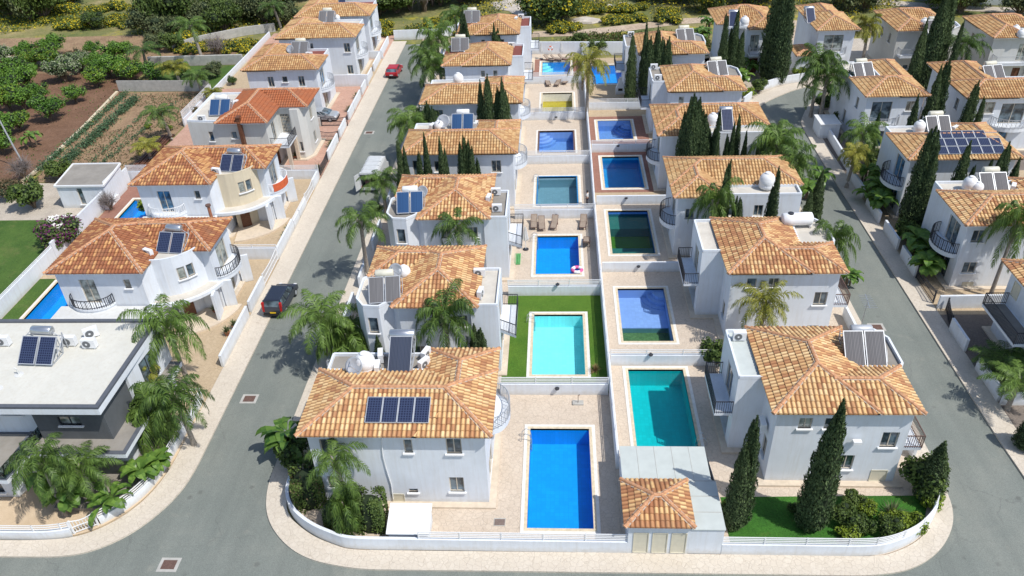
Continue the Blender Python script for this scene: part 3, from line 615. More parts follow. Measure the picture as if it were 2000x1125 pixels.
def bushy(name,seed=1,h=3.,r=2.,trunk=1.,n=2600,leaf='bush',flower=None,ff=.25,size=.11,clumps=26,flat=.8,bare=False,multi=3):
    rng=np.random.default_rng(seed); root=empty(name,(0,0,0)); t=MB(); ch=h-trunk
    cs=[]
    for k in range(clumps):
        d=rng.normal(size=3); d/=np.linalg.norm(d); d[2]=d[2]*.8+.15; q=(.35+.55*rng.random()); cs.append((np.array([d[0]*r*q,d[1]*r*q,trunk+ch*.48+d[2]*ch*.45*q]),r*(.22+.2*rng.random())))
    for b in range(multi):
        a=b*2*PI/multi+.5; t.tube([(0,0,0),(.1*r*math.cos(a),.1*r*math.sin(a),trunk*.7),(.3*r*math.cos(a),.3*r*math.sin(a),trunk+ch*.3)],[.045*h,.033*h,.02*h],7)
    for c,rr in cs[:14]: t.tube([(.12*c[0],.12*c[1],trunk*.75),(c[0]*.6,c[1]*.6,trunk*.5+c[2]*.45),tuple(c)],[.022*h,.014*h,.005*h],5)
    t.build('trunk',M['bark'],root)
    if bare:
        tw=MB()
        for k in range(420):
            c,rr=cs[k%len(cs)]; d=rng.normal(size=3); d/=np.linalg.norm(d); e=c+d*rr*2.; tw.tube([tuple(c*.75+np.array([0,0,.2])),tuple((c+e)/2+rng.normal(size=3)*.05),tuple(e)],[.02,.012,.004],4)
        tw.build('crown',M['twig'],root); return root
    P=[];Nn=[]
    for c,rr in cs:
        m=n//len(cs); d=rng.normal(size=(m,3)); d/=np.linalg.norm(d,axis=1)[:,None]; q=rr*(.72+.42*rng.random(m)**.7)[:,None]; P.append(c+d*q*np.array([1,1,flat])); Nn.append(d+rng.normal(size=(m,3))*.6+np.array([0,0,.3]))
    P=np.concatenate(P);Nn=np.concatenate(Nn); P[:,2]=np.maximum(P[:,2],.05)
    mi=None; mats=[M[leaf]]
    if flower: mats.append(M[flower]); mi=((rng.random(len(P))<ff)&(P[:,2]>trunk+ch*.35)).astype(int)
    me=leafmesh('crown',P,Nn,size*(.7+.6*rng.random(len(P))),mats,rng,mi=mi); cr=link('crown',me,root)
    co_=MB()
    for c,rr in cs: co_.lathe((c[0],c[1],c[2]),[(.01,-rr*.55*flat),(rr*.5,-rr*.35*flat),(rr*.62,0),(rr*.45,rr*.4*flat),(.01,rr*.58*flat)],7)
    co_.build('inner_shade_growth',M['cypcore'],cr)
    return root
def hedge(seed,sx,sy,h,leaf='bush',flower=None,n=3600,rnd=.3):
    """clipped block or dome of leaves"""
    rng=np.random.default_rng(seed); root=empty('clipped_shrub',(0,0,0)); d=rng.normal(size=(n,3)); d/=np.linalg.norm(d,axis=1)[:,None]; d[:,2]=np.abs(d[:,2])
    p=.38; q=np.sign(d)*np.abs(d)**p if rnd<.5 else d*1.0
    q=q/ (np.max(np.abs(q),axis=1)[:,None]**.75 if rnd<.5 else 1); q*=(.93+.1*rng.random(n))[:,None]; P=q*np.array([sx/2,sy/2,h]); P[:,2]=np.clip(P[:,2],.03,None)
    low=rng.random(n)<.35; P[low,2]=rng.random(low.sum())*h*.8
    mats=[M[leaf]]; mi=None
    if flower: mats.append(M[flower]); mi=(rng.random(n)<.12).astype(int)
    me=leafmesh('crown',P,d+rng.normal(size=(n,3))*.5,.05+.035*rng.random(n),mats,rng,mi=mi); cr=link('crown',me,root)
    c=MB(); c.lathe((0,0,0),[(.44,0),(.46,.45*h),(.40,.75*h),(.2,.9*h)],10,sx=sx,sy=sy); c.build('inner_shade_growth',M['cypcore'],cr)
    t=MB(); t.cyl((0,0,0),(0,0,.3*h),.05); t.build('trunk',M['bark'],root); return root
def banana(seed=1,h=2.4,n=14,leaf='banana',L=1.5,W=.42,stems=3):
    rng=np.random.default_rng(seed); root=empty('broad_leaved_plant',(0,0,0)); t=MB(); V=[];Fc=[]
    for s_ in range(stems):
        a=rng.random()*6.3; bx,by=.35*math.cos(a)*(stems>1),.35*math.sin(a)*(stems>1); hh=h*(.55+.45*rng.random())*.55; t.tube([(bx,by,0),(bx*1.3,by*1.3,hh)],[.10,.07],8)
        for k in range(n//stems+2):
            az=k*2.4+rng.random(); el=1.25-.9*rng.random(); p=np.array([bx*1.3,by*1.3,hh]); K=7; e=el; ln=L*(.7+.5*rng.random()); pts=[p]
            for i in range(K): e-=.28*(.4+i/K*1.4); p=p+ln/K*np.array([math.cos(az)*math.cos(e),math.sin(az)*math.cos(e),math.sin(e)]); pts.append(p)
            sd_=np.array([-math.sin(az),math.cos(az),0])
            for i in range(K):
                w0=W*.5*math.sin(PI*min(1,max(0,(i-1.2)/(K-1.2))))**.6 if i>1 else .02; w1=W*.5*max(0,math.sin(PI*min(1,max(0,(i-.2)/(K-1.2)))))**.6 if i>0 else .02
                if i==K-1: w1=.01
                for sg in (-1,1):
                    o=len(V); V+=[pts[i],pts[i+1],pts[i+1]+sd_*sg*w1+np.array([0,0,.18*w1]),pts[i]+sd_*sg*w0+np.array([0,0,.18*w0])]; Fc.append((o,o+1,o+2,o+3))
    t.build('stem',M['bark'],root); me=D.meshes.new('leaves'); me.from_pydata([tuple(map(float,v)) for v in V],[],Fc); me.materials.append(M[leaf]); link('leaves',me,root); return root
def spiky(seed=1,n=60,L=.9,leaf='olive',pot=None):
    rng=np.random.default_rng(seed); root=empty('potted_plant' if pot else 'spiky_shrub',(0,0,0)); V=[];Fc=[]; z0=.42 if pot else .05
    for k in range(n):
        az=rng.random()*6.3; el=.35+1.1*rng.random(); d=np.array([math.cos(az)*math.cos(el),math.sin(az)*math.cos(el),math.sin(el)]); s=np.array([-math.sin(az),math.cos(az),0])*.03; l=L*(.6+.4*rng.random()); b=np.array([0,0,z0])
        o=len(V); V+=[b-s,b+s,b+d*l*.6+s*.9,b+d*l*.6-s*.9,b+d*l+np.array([0,0,-.2*l*math.cos(el)])]; Fc+=[(o,o+1,o+2,o+3),(o+3,o+2,o+4)]
    me=D.meshes.new('leaves'); me.from_pydata([tuple(map(float,v)) for v in V],[],Fc); me.materials.append(M[leaf]); link('leaves',me,root)
    t=MB()
    if pot: t.lathe((0,0,0),[(.14,0),(.2,.28),(.25,.4),(.25,.45),(.2,.45),(.18,.38)],14); t.build('pot',M[pot],root,smooth=False)
    else: t.cyl((0,0,0),(0,0,.15),.08); t.build('stem',M['bark'],root)
    return root
# ---------------------------------------------------------------- vehicles (nose towards +y)
def wheel(mb_parent,x,y,r,wd,side):
    t=MB(); t.cyl((x-wd/2,y,r),(x+wd/2,y,r),r,None,20); w_=t.build('wheel',M['black'],mb_parent)
    m=MB(); xo=x+side*wd/2; m.cyl((xo,y,r),(xo+side*.015,y,r),r*.62,None,16); m.build('rim',M['alu'],w_)
def car(name,paint,prof,cab,wid,wy,wr=.31,plate=None,roofpaint=None,rear_dark=False):
    """prof: (y,z) side outline of the lower body from rear to nose; cab: y at sill rear/front, y at roof rear/front, sill z, roof z"""
    root=empty(name,(0,0,0)); b=MB(); n=len(prof); hw=wid/2
    secs=[(-1,.90,.0),(-.97,1,0),(-.6,1.0,.03),(.6,1.0,.03),(.97,1,0),(1,.90,0)]
    vs=[]
    ym=sum(p[0] for p in prof)/n; zm=.55
    for sx,k,dz in secs:
        for (y,z) in prof: vs.append((sx*hw,ym+(y-ym)*(1 if k==1 else .985),zm+(z-zm)*k+(dz if z>zm else 0)))
    fs=[(i*n+k,(i+1)*n+k,(i+1)*n+(k+1)%n,i*n+(k+1)%n) for i in range(len(secs)-1) for k in range(n)]+[tuple(range(n)),tuple(range(len(vs)-1,len(vs)-n-1,-1))]
    b.add(vs,fs); body=b.build('body',M[paint],root)
    yr0,yf0,yr1,yf1,zs,zt=cab; tw=hw*.80; sw=hw*.95
    g=MB(); bo=[(-sw,yr0,zs),(sw,yr0,zs),(sw,yf0,zs),(-sw,yf0,zs)]; to=[(-tw,yr1,zt-.05),(tw,yr1,zt-.05),(tw,yf1,zt-.05),(-tw,yf1,zt-.05)]
    g.add(bo+to,[(0,1,5,4),(1,2,6,5),(2,3,7,6),(3,0,4,7)]); g.build('window_glass',M['glass'],root)
    r=MB(); mid=(yr1+yf1)/2; r.add([(-tw-.03,yr1-.05,zt-.06),(tw+.03,yr1-.05,zt-.06),(tw+.03,yf1+.05,zt-.06),(-tw-.03,yf1+.05,zt-.06),(-tw+.1,yr1+.12,zt+.02),(tw-.1,yr1+.12,zt+.02),(tw-.1,yf1-.1,zt+.02),(-tw+.1,yf1-.1,zt+.02)],[(4,5,6,7),(0,1,5,4),(1,2,6,5),(2,3,7,6),(3,0,4,7)])
    for sx in (-1,1):
        for (ya,yb) in ((yr0,yr1),(yf0,yf1),((yr0*.62+yf0*.38),(yr1*.62+yf1*.38)),((yr0*.3+yf0*.7),(yr1*.3+yf1*.7)-.0)): r.bar((sx*(sw+.005),ya,zs),(sx*(tw+.012),yb,zt-.05),.075)
    for sx in (-1,1): r.box(sx*(hw+.02)-.09,yf0-.45,zs,sx*(hw+.02)+.09,yf0-.3,zs+.14)
    r.build('roof',M[roofpaint or paint],root)
    for sx in (-1,1):
        for y in wy: wheel(root,sx*(hw-.11),y,wr,.22,sx)
    y0=min(p[0] for p in prof); y1=max(p[0] for p in prof)
    for sx in (-1,1):
        l=MB(); l.box(min(sx*hw*.97,sx*hw*.78),y0-.012,zs-.42 if not rear_dark else zs-.35,max(sx*hw*.97,sx*hw*.78),y0+.2,zs+(.45 if rear_dark else .02)); l.build('rear_light',M['lamp'],root)
        l=MB(); l.box(min(sx*hw*.9,sx*hw*.6),y1-.2,.58,max(sx*hw*.9,sx*hw*.6),y1+.006,.74); l.build('headlight',M['clearlamp'],root)
    p=MB(); p.box(-.26,y0-.02,.5,.26,y0,.62); p.build('number_plate',M[plate or 'plate'],root)
    bb=MB(); bb.box(-hw*.97,y0-.03,.28,hw*.97,y0+.1,.44); bb.box(-hw*.97,y1-.1,.25,hw*.97,y1+.03,.42); bb.build('bumper',M['black'],root)
    return root
# ---------------------------------------------------------------- garden furniture
def lounger():
    root=empty('sun_lounger',(0,0,0)); m=MB()
    m.bar((-.3,0,.33),(-.3,1.2,.33),.05); m.bar((.3,0,.33),(.3,1.2,.33),.05); m.bar((-.3,1.2,.33),(-.3,1.75,.85),.05); m.bar((.3,1.2,.33),(.3,1.75,.85),.05); m.bar((-.3,1.75,.85),(.3,1.75,.85),.05); m.bar((-.3,0,.33),(.3,0,.33),.05)
    m.build('frame',M['brown'],root)
    for x in (-.3,.3):
        for y in (.15,1.3): l=MB(); l.bar((x,y,0),(x,y,.33),.05); l.build('leg',M['brown'],root)
    s=MB(); s.add([(-.28,.02,.34),(.28,.02,.34),(.28,1.2,.34),(-.28,1.2,.34),(-.28,.02,.31),(.28,.02,.31),(.28,1.2,.31),(-.28,1.2,.31)],[(0,1,2,3),(7,6,5,4),(0,4,5,1),(1,5,6,2),(2,6,7,3),(3,7,4,0)]); s.build('seat',M['lounger'],root)
    b=MB(); b.bar((0,1.2,.35),(0,1.75,.87),.56,.03); b.build('backrest',M['lounger'],root); return root
def parasol_closed(h=2.5,base=True):
    root=empty('folded_parasol',(0,0,0)); p=MB(); p.cyl((0,0,0),(0,0,h),.03,None,8); p.build('pole',M['white'],root); c=MB()
    N_=16; vs=[]; prof=[(.04,h),(.10,h-.25),(.17,h-.8),(.25,h-1.35),(.20,h-1.45)]
    for r,z in prof:
        for k in range(N_): q=r*(1+.28*(-1)**k); vs.append((q*math.cos(2*PI*k/N_),q*math.sin(2*PI*k/N_),z))
    c.add(vs,[(i*N_+k,i*N_+(k+1)%N_,(i+1)*N_+(k+1)%N_,(i+1)*N_+k) for i in range(4) for k in range(N_)]); c.build('canopy',M['canvas'],root)
    b=MB(); b.lathe((0,0,0),[(.28,0),(.28,.05),(.08,.1)],16); b.build('base',M['dark'],root); return root
def pool_ladder():
    root=empty('pool_ladder',(0,0,0)); m=MB()
    for y in (-.25,.25): m.tube([(-.55,y,.03),(-.5,y,.45),(-.25,y,.72),(.05,y,.6),(.12,y,.1),(.12,y,-1.)],.028,8)
    m.build('handrail',M['steel'],root)
    for k in range(3): s=MB(); s.box(.06,-.25,-.3-.28*k,.18,.25,-.27-.28*k); s.build('rung',M['steel'],root)
    return root
# ================================================================ GROUND, ROADS, PAVEMENTS
def soft(pts,closed=True,cut=.7,it=3):
    for _ in range(it):
        out=[];n=len(pts)
        for i in range(n):
            if not closed and i in(0,n-1): out.append(pts[i]); continue
            a,b,c=Vector(pts[i-1]),Vector(pts[i]),Vector(pts[(i+1)%n]); l1,l2=(b-a).length,(c-b).length
            if l1<1e-4 or l2<1e-4: continue
            t=math.degrees((b-a).angle(c-b))
            if t>46 or t<1.5: out.append(pts[i]); continue
            d1,d2=min(.25*l1,cut),min(.25*l2,cut); out+= [tuple(b+(a-b)*(d1/l1)),tuple(b+(c-b)*(d2/l2))]
        pts=out; cut*=.5
    return pts
def structure(name,pts,z0,z1,mat,holes=(),sides=True):
    if name in('road','pavement','terrace_paving','front_lawn','garden_gravel'): pts=soft(pts)
    m=MB(); m.poly(pts,z0,z1,holes=holes,sides=sides); o=m.build(name,M[mat]); o['kind']='structure'; return o
POOLS=[ # x0,y0,x1,y1, floor z, water z, floor colour, water tint, label, coping material
 (-2.0,32.,2.1,40.6,-1.5,-.16,'pa','wa','deep blue swimming pool nearest the front street wall'),
 (-2.05,46.4,2.03,54.1,-1.3,-.14,'pb','wb','pale turquoise swimming pool set in bright green turf'),
 (-2.05,60.3,1.95,67.,-1.4,-.16,'pa','wa','bright blue pool with pink float ring beside brown sun loungers'),
 (-2.2,73.3,2.1,79.8,-1.3,-.3,'pg','wg','murky grey-blue pool with bright blue rim, fourth left of the divider'),
 (-2.2,86.2,1.9,92.3,-1.4,-.95,'pp','wp','violet-blue pool with corner steps, fifth left of the divider'),
 (-2.0,98.8,2.0,105.2,-1.4,-1.15,'pn','wy','almost drained pool with yellow-green water in the bottom'),
 (-2.2,112.4,1.9,118.2,-1.4,-.16,'pa','wb','blue pool beside two folded white parasols, farthest left of divider'),
 (5.3,38.2,9.45,47.,-1.6,-.16,'pt','wt','teal green swimming pool behind the grey shed roof'),
 (5.2,50.5,9.2,57.9,-1.5,-1.05,'pp','wm','violet-blue half-drained pool with steps and murky green deep end'),
 (5.1,63.7,9.1,71.9,-1.5,-.35,'pd','wd','dark green murky pool with blue ends, third right of the divider'),
 (5.1,77.,9.3,84.7,-1.5,-.4,'pm','wa','mid blue pool on red paving, fourth right of the divider'),
 (5.05,89.6,9.15,95.3,-1.4,-.7,'pp','wp','violet-blue pool with steps on red paving, fifth right of the divider'),
 (5.,108.4,9.5,116.2,-1.4,-.16,'pa','wa','bright blue pool behind the tall palm, farthest right of the divider'),
 (-46.6,46.,-41.6,59.4,-1.4,-.16,'pa','wa','bright blue pool along the west side of the nearest tiled left villa'),
 (-46.4,66.5,-41.4,75.6,-1.4,-.16,'pa','wa','bright blue pool with beige edge beside the cream-bayed villa')]
PH=[[(p[0],p[1]),(p[2],p[1]),(p[2],p[3]),(p[0],p[3])] for p in POOLS]
structure('ground',[(-700,-60),(700,-60),(700,1500),(-700,1500)],-.14,-.14,'scrub',holes=PH,sides=False)
xk=-24.7; KW=[(-24.7,36.5),(-24.95,34.6),(-25.7,32.8),(-26.8,31.2),(-28.4,30.0),(-30.2,29.45),(-34.3,29.4)]
road=[(-90,10),(90,10),(90,26),(60,28.8),(30,29),(29.6,40),(29.6,86),(29.9,94),(32.,99.),(36.,104.),(33.6,105.9),(31.3,104.5),(28,101.6),(25.2,98.4),(24.6,94),(24.6,37),(24.2,33.3),(22.6,31.),(20.4,29.5),(18.,29.),(-12.,28.9),(-15.1,29.5),(-17.,30.7),(-18.6,32.6),(-19.3,35),(-19.3,45),(-19.1,60),(-18.9,100),(-19.2,128.5),(-24.8,128.5),(-24.7,100)]+KW+[(-90,29.4)]
structure('road',road[::1],-.12,-.12,'asphalt',sides=False)
fpath=lambda name,pts,mat='pave',z=0.0,holes=(): structure(name,pts,-.13,z,mat,holes)
# pavements are raised slabs with kerb faces
fpath('pavement',KW[::-1]+[(-24.7,130),(-27.,130),(-27.,100),(-26.6,60),(-26.5,42),(-26.45,37),(-26.7,35.),(-27.4,33.2),(-28.7,31.7),(-30.4,30.8),(-33,30.6),(-60,30.6),(-60,29.4)])
fpath('pavement',[(60,30.2),(18.,30.25),(-12.7,30.25),(-13.6,30.55),(-15.,31.1),(-16.2,31.9),(-17.1,32.7),(-17.7,33.8),(-17.8,36),(-17.8,128.5),(-19.2,128.5),(-18.9,100),(-19.1,60),(-19.3,45),(-19.3,35),(-18.6,32.6),(-17.,30.7),(-15.1,29.5),(-12.,28.9),(18.,29.),(20.4,29.5),(22.6,31.),(24.2,33.3),(24.6,37),(24.6,94),(25.2,98.4),(28,101.6),(31.3,104.5),(33.6,105.9),(33.,107.5),(30.2,106.3),(26.6,103.2),(23.9,99.4),(23.5,94),(23.5,37),(23.2,34.4),(22.1,32.2),(20.9,31.2),(19.1,30.4),(18.,30.25)][1:])
fpath('pavement',[(30,29),(32,29),(31.2,40),(31.2,86),(31.4,93.4),(33.4,98.2),(37.2,102.6),(36.,104.),(32.,99.),(29.9,94),(29.6,86),(29.6,40)])
# plots
Ry=[30.3,44.25,57.,70.6,83.2,96.0,109.,122.]; Py=[30.3,47.6,60.7,73.4,86.1,99.,119.4]
cm=['patio','turf','patio','patio','patio','patio','patio']
for i in range(7):
    x0=-17.8 ; pts=[(x0,Ry[i]),(3.75,Ry[i]),(3.75,Ry[i+1]),(x0,Ry[i+1])]
    if i==0: pts=[(-12.7,30.3),(3.75,30.3),(3.75,44.25),(-17.75,44.25),(-17.75,34),(-17.,32.8),(-16.1,32),(-14.9,31.2),(-13.6,30.6)]
    fpath('terrace_paving',pts,'patio',holes=[PH[i]])
structure('artificial_lawn',[(-4.35,44.4),(3.7,44.4),(3.7,56.9),(-4.35,56.9)],0,.03,'turf',holes=[PH[1]])
rm=['patio','patio','patio','patiored','patiored','patio2']
for i in range(6):
    pts=[(3.76,Py[i]),(23.5,Py[i]),(23.5,Py[i+1]),(3.76,Py[i+1])]
    if i==0: pts=[(3.76,30.3),(18,30.3),(19.1,30.45),(20.9,31.25),(22.1,32.25),(23.2,34.4),(23.5,37),(23.5,47.6),(3.76,47.6)]
    fpath('terrace_paving',pts,'patio' if i<3 else 'patio2',holes=[PH[7+i]] if i<6 else [])
for y0,y1,x1,p in ((76.,86.,11.,10),(88.4,96.7,11.,11)): structure('red_paving',[(3.95,y0),(x1,y0),(x1,y1),(3.95,y1)],0,.012,'patiored',holes=[PH[p]])
structure('red_paving',[(-3.6,111.2),(3.6,111.2),(3.6,119.4),(-3.6,119.4)],0,.012,'patiored',holes=[PH[6]])
structure('front_lawn',[(10.2,30.5),(17.8,30.5),(19.0,30.7),(20.7,31.4),(21.9,32.4),(22.9,34.4),(22.9,34.9),(10.2,34.6)],0,.03,'lawnb')
# left-hand plots
fpath('garden_paving',[(-26.5,43.4),(-26.6,63.3),(-48.7,63.3),(-48.7,43.4)],'patio2',holes=[PH[13]]); fpath('garden_paving',[(-26.7,63.3),(-26.8,80.2),(-48.7,80.2),(-48.7,63.3)],'patio2',holes=[PH[14]])
structure('red_paving',[(-48.6,63.5),(-41.,63.5),(-41.,80.),(-48.6,80.)],0,.012,'patiored',holes=[PH[14]])
fpath('front_yard',[(-26.9,80.2),(-26.95,95.4),(-48.7,95.4),(-48.7,80.2)],'patiopink'); fpath('front_yard',[(-26.95,95.4),(-27,109.5),(-48.7,109.5),(-48.7,95.4)],'patiopink')
fpath('front_yard',[(-27,109.5),(-27,121.),(-48.7,121.),(-48.7,109.5)],'patio2'); fpath('front_yard',[(-27,121.),(-27,136),(-48.7,136),(-48.7,121.)],'patiopink')
structure('grass_strip',[(-48.6,43.5),(-47.1,43.5),(-47.1,60.),(-48.6,60.)],0,.03,'lawn')
fpath('garden_gravel',[(-60,30.7),(-33,30.75),(-30.4,30.95),(-28.8,31.8),(-27.5,33.3),(-26.8,35.),(-26.5,37),(-26.5,43.4),(-60,43.4)],'sand')
structure('lawn',[(-75,44),(-49.1,44),(-49.1,71.4),(-75,71.4)],-.1,-.05,'lawn'); structure('gravel_yard',[(-85,71.4),(-49.1,71.4),(-49.1,78.2),(-56,80),(-85,80.5)],-.12,-.06,'gravel')
structure('field_soil',[(-110,80.5),(-61.5,80.5),(-63.5,109),(-64,134),(-120,134),(-120,80.5)],-.12,-.08,'soil'); structure('vegetable_plot',[(-60.9,80.5),(-56,80),(-49.1,78.2),(-49.1,108.8),(-63.2,109.)],-.12,-.07,'soil2')
structure('bare_ground',[(-125,118),(-64,118),(-52,123),(-52,131),(-66,137),(-125,137)],-.1,-.055,'soil2')
structure('garden_lawn',[(-62,110),(-49.1,109.2),(-49.1,120),(-61,120)],-.1,-.05,'lawn')
structure('concrete_slab',[(-96,122),(-73.5,122.5),(-73.5,126.3),(-96,126.8)],-.05,.03,'gravel')
# dirt track behind the estate and the road at the far right
def ribbon(name,pts,w,z,mat):
    L=[];Rr=[]
    for i,p in enumerate(pts):
        a=pts[max(0,i-1)];b=pts[min(len(pts)-1,i+1)]; d=Vector((b[0]-a[0],b[1]-a[1])).normalized(); L.append((p[0]-d.y*w/2,p[1]+d.x*w/2)); Rr.append((p[0]+d.y*w/2,p[1]-d.x*w/2))
    m=MB(); n=len(pts); m.add([(x,y,z) for x,y in Rr]+[(x,y,z) for x,y in L],[(k,k+1,n+k+1,n+k) for k in range(n-1)]); o=m.build(name,M[mat]); o['kind']='structure'; return o
ribbon('dirt_track',[(-22,129.5),(-12,131),(-3,132.5),(4,132.6),(12,134.8),(20,137.5),(30,139),(42,134),(52,130),(62,129.5),(72,131),(90,137)],3.2,-.11,'track')
ribbon('dirt_track',[(30,121),(34,127),(40,131),(42,134)],4.5,-.105,'track')
ribbon('far_road',[(57,152),(70,146),(84,142),(110,138)],4.2,-.10,'asphalt'); ribbon('road_verge',[(55,147),(68,141.5),(82,138),(108,134)],3.2,-.108,'gravel')
# right-hand plots
fpath('driveway',[(31.2,30),(60,30),(60,43.),(31.2,43.)],'patiodark'); fpath('driveway',[(31.2,43.),(60,43.),(60,54.),(31.2,54.)],'patiodark'); fpath('garden_paving',[(31.2,54.),(60,54.),(60,80.),(31.2,80.)],'patio2')
fpath('garden_paving',[(31.2,80.),(60,80.),(60,104.),(37.2,104.),(37.2,102.6),(33.4,98.2),(31.4,93.4)],'patiodark'); fpath('forecourt',[(37.4,104.),(85,104.),(85,126),(36,126),(29,121),(21.5,118),(21.,103),(23.9,99.4),(26.6,103.2),(30.2,106.3),(33,107.5),(36.,104.)],'gravel')
# ---------------------------------------------------------------- pools
for k,c in dict(pa=(.015,.40,.86),pb=(.42,.90,.93),pg=(.36,.55,.66),pp=(.21,.38,.74),pn=(.62,.64,.50),pt=(.02,.56,.60),pd=(.12,.26,.03),pm=(.03,.36,.70)).items(): M[k]=m_pool(k+'_mosaic',c)
M['pdw']=m_pool('pdw_mosaic',(.07,.25,.72)); M['pmud']=m_ground('algae',[(.3,(.10,.17,.12)),(.7,(.20,.28,.18))],.8,4,.1)
for k,c in dict(wa=(.66,.92,.99),wb=(.72,.96,.97),wg=(.62,.74,.76),wp=(.82,.92,.96),wy=(.85,.78,.25),wt=(.50,.95,.96),wm=(.62,.80,.62),wd=(.62,.80,.42)).items(): M[k]=m_water(k,c)
for i,(x0,y0,x1,y1,zf,zw,pc,wc,lab) in enumerate(POOLS):
    cx_,cy_=(x0+x1)/2,(y0+y1)/2; root=empty('swimming_pool',(cx_,cy_,0),lab,'pool','garden swimming pools'); a,b=(x1-x0)/2,(y1-y0)/2
    m=MB(); P=[(-a,-b),(a,-b),(a,b),(-a,b)]
    wallm={'pd':'pdw','pn':'copingw'}.get(pc,pc)
    m.add([(x,y,zf) for x,y in P]+[(x,y,.03) for x,y in P],[(0,1,2,3),(0,4,5,1),(1,5,6,2),(2,6,7,3),(3,7,4,0)]); m.m=[0,1,1,1,1]
    m.build('basin',[M[pc],M[wallm]],root)
    wv=MB(); wv.add([(x,y,zw) for x,y in P],[(0,1,2,3)]); wv.build('water',M[wc],root)
    c=MB(); 
    for w0,w1,mi,z in ((0,.2,0,.045),(.2,.42,1,.038)):
        o=[(-a-w1,-b-w1),(a+w1,-b-w1),(a+w1,b+w1),(-a-w1,b+w1)]; h=[(-a-w0,-b-w0),(a+w0,-b-w0),(a+w0,b+w0),(-a-w0,b+w0)]; c.poly(o,0,z,mi,holes=[h])
    c.build('coping',[M['coping'],M['copingw']] if i not in(4,) else [M['brown'],M['copingw']],root)
    def steps(cx0,cy0,r,a0,a1,n=4,mt=None):
        s=MB()
        for k in range(n):
            rr=r*(1-k/n*.75); s.poly([(cx0,cy0)]+arc(cx0,cy0,rr,a0,a1,8),zf+.01,zf+(k+1)*(-zf-.25)/n)
        s.build('steps',M[mt or pc],root)
    if i==4: steps(-a+.02,b-.02,2.,-90,0)
    if i==8:
        steps(a-.02,b-.02,2.3,180,270); s=MB(); s.box(-a+.01,-b*.18,zf,a-.01,b-.01,zf+.55); s.build('shallow_floor',M['pp'],root); s=MB(); s.box(-a+.01,-b+.01,zf+.0,a-.01,-b*.18-.01,zf+.03); s.build('silt',M['pmud'],root)
    if i==9:
        s=MB(); s.box(-a+.01,b*.38,zf,a-.01,b-.01,-.62); s.box(-a+.01,-b+.01,zf,a-.01,-b*.52,-.62); s.build('raised_ends',M['pdw'],root)
    if i==11: steps(a-.02,b-.02,1.9,180,270)
    if i==3: s=MB(); [s.bar((*P[k],.07),(*P[(k+1)%4],.07),.14,.06) for k in range(4)]; s.build('blue_rim',M['bluep'],root)
    if i==6: steps(-a+.02,b-.02,1.6,-90,0,3,'pb')
    if i==10: steps(0,-b+.02,1.1,0,180,3)
for (x,y,rz,lab) in ((-2.05,39.6,0,'steel pool ladder at the corner of the nearest deep blue pool'),(-2.1,53.2,0,'steel pool ladder at the corner of the turquoise pool on turf'),(9.5,39.3,180,'steel pool ladder at the near right corner of the teal pool'),(-2.1,66.2,0,'steel ladder at the corner of the pool with the float ring'),(-2.2,78.8,0,'steel ladder at the corner of the blue-rimmed grey pool'),(-46.6,50.4,0,'steel ladder on the west edge of the nearest left villa pool')):
    put('lad',pool_ladder,(x,y,.04),rz,lab,'pool ladder','pool ladders')
# ================================================================ WALLS AND FENCES
def wall_run(name,pts,h,label,cat='wall',rails=0,rail_from=None,t=.2,group='garden walls',z=0,mat='wall',rmat='white',posts=2.2,parent=None):
    pts=soft(pts,False) if len(pts)>3 else pts; o=Vector((pts[0][0],pts[0][1],0)); root=empty(name,o,label,cat,group); L=[(p[0]-o.x,p[1]-o.y) for p in pts]
    m=MB(); N_=len(L); A=[];B=[]
    for i in range(N_):
        a=Vector(L[max(0,i-1)]);b=Vector(L[min(N_-1,i+1)]);c=Vector(L[i]); d=(b-a).normalized(); n=Vector((-d.y,d.x)); 
        if 0<i<N_-1:
            e=(c-a).normalized(); k=1/max(.5,Vector((-e.y,e.x)).dot(n))
        else: k=1
        A.append(tuple(c+n*t/2*k));B.append(tuple(c-n*t/2*k))
    m.poly(B+A[::-1],z-.1,h); m.build('wall',M[mat],root)
    if rails:
        r=MB(); nr=max(2,int(round(rails/.16)))
        s0=rail_from or 0; LL=L[s0:]
        for k in range(nr):
            zz=h+rails*(k+1)/nr-.03
            for p,q in zip(LL,LL[1:]): r.bar((*p,zz),(*q,zz),.04,.06)
        for p,q in zip(LL,LL[1:]):
            D_=math.dist(p,q); n=max(1,int(D_/posts)); acc=D_+(acc if p is not LL[0] else 9)
            if acc<1.6 and q is not LL[-1]: continue
            acc=0
            for k in range(1 if p is not LL[0] else 0,n+1): x=p[0]+(q[0]-p[0])*k/n;y=p[1]+(q[1]-p[1])*k/n; r.bar((x,y,h-.02),(x,y,h+rails),.07)
        r.build('railing',M[rmat],root)
    return root
wall_run('boundary_wall',[(-17.6,35.5),(-17.55,34.2),(-17.1,33.1),(-16.3,32.2),(-15.1,31.35),(-13.7,30.75),(-12.7,30.4),(-8.4,30.4)],.95,'plain white wall curving round the bottom left corner garden')
wall_run('boundary_wall',[(-8.4,30.4),(4.,30.4)],.95,'white front wall with slatted rail below the nearest pool',rails=.62)
wall_run('boundary_wall',[(9.5,30.4),(17.8,30.4),(19.1,30.6),(20.8,31.35),(22.,32.35),(22.9,33.4),(23.3,34.6),(23.4,35.6)],.85,'white front wall with horizontal rails curving round the cypress garden',rails=.6)
wall_run('dividing_wall',[(3.85,36.9),(3.8,44.3),(3.75,57),(3.7,70.6),(3.75,83.2),(3.75,96),(3.75,109.),(3.8,122.)],1.15,'long white dividing wall between the two rows of pools',rails=.55,t=.22)
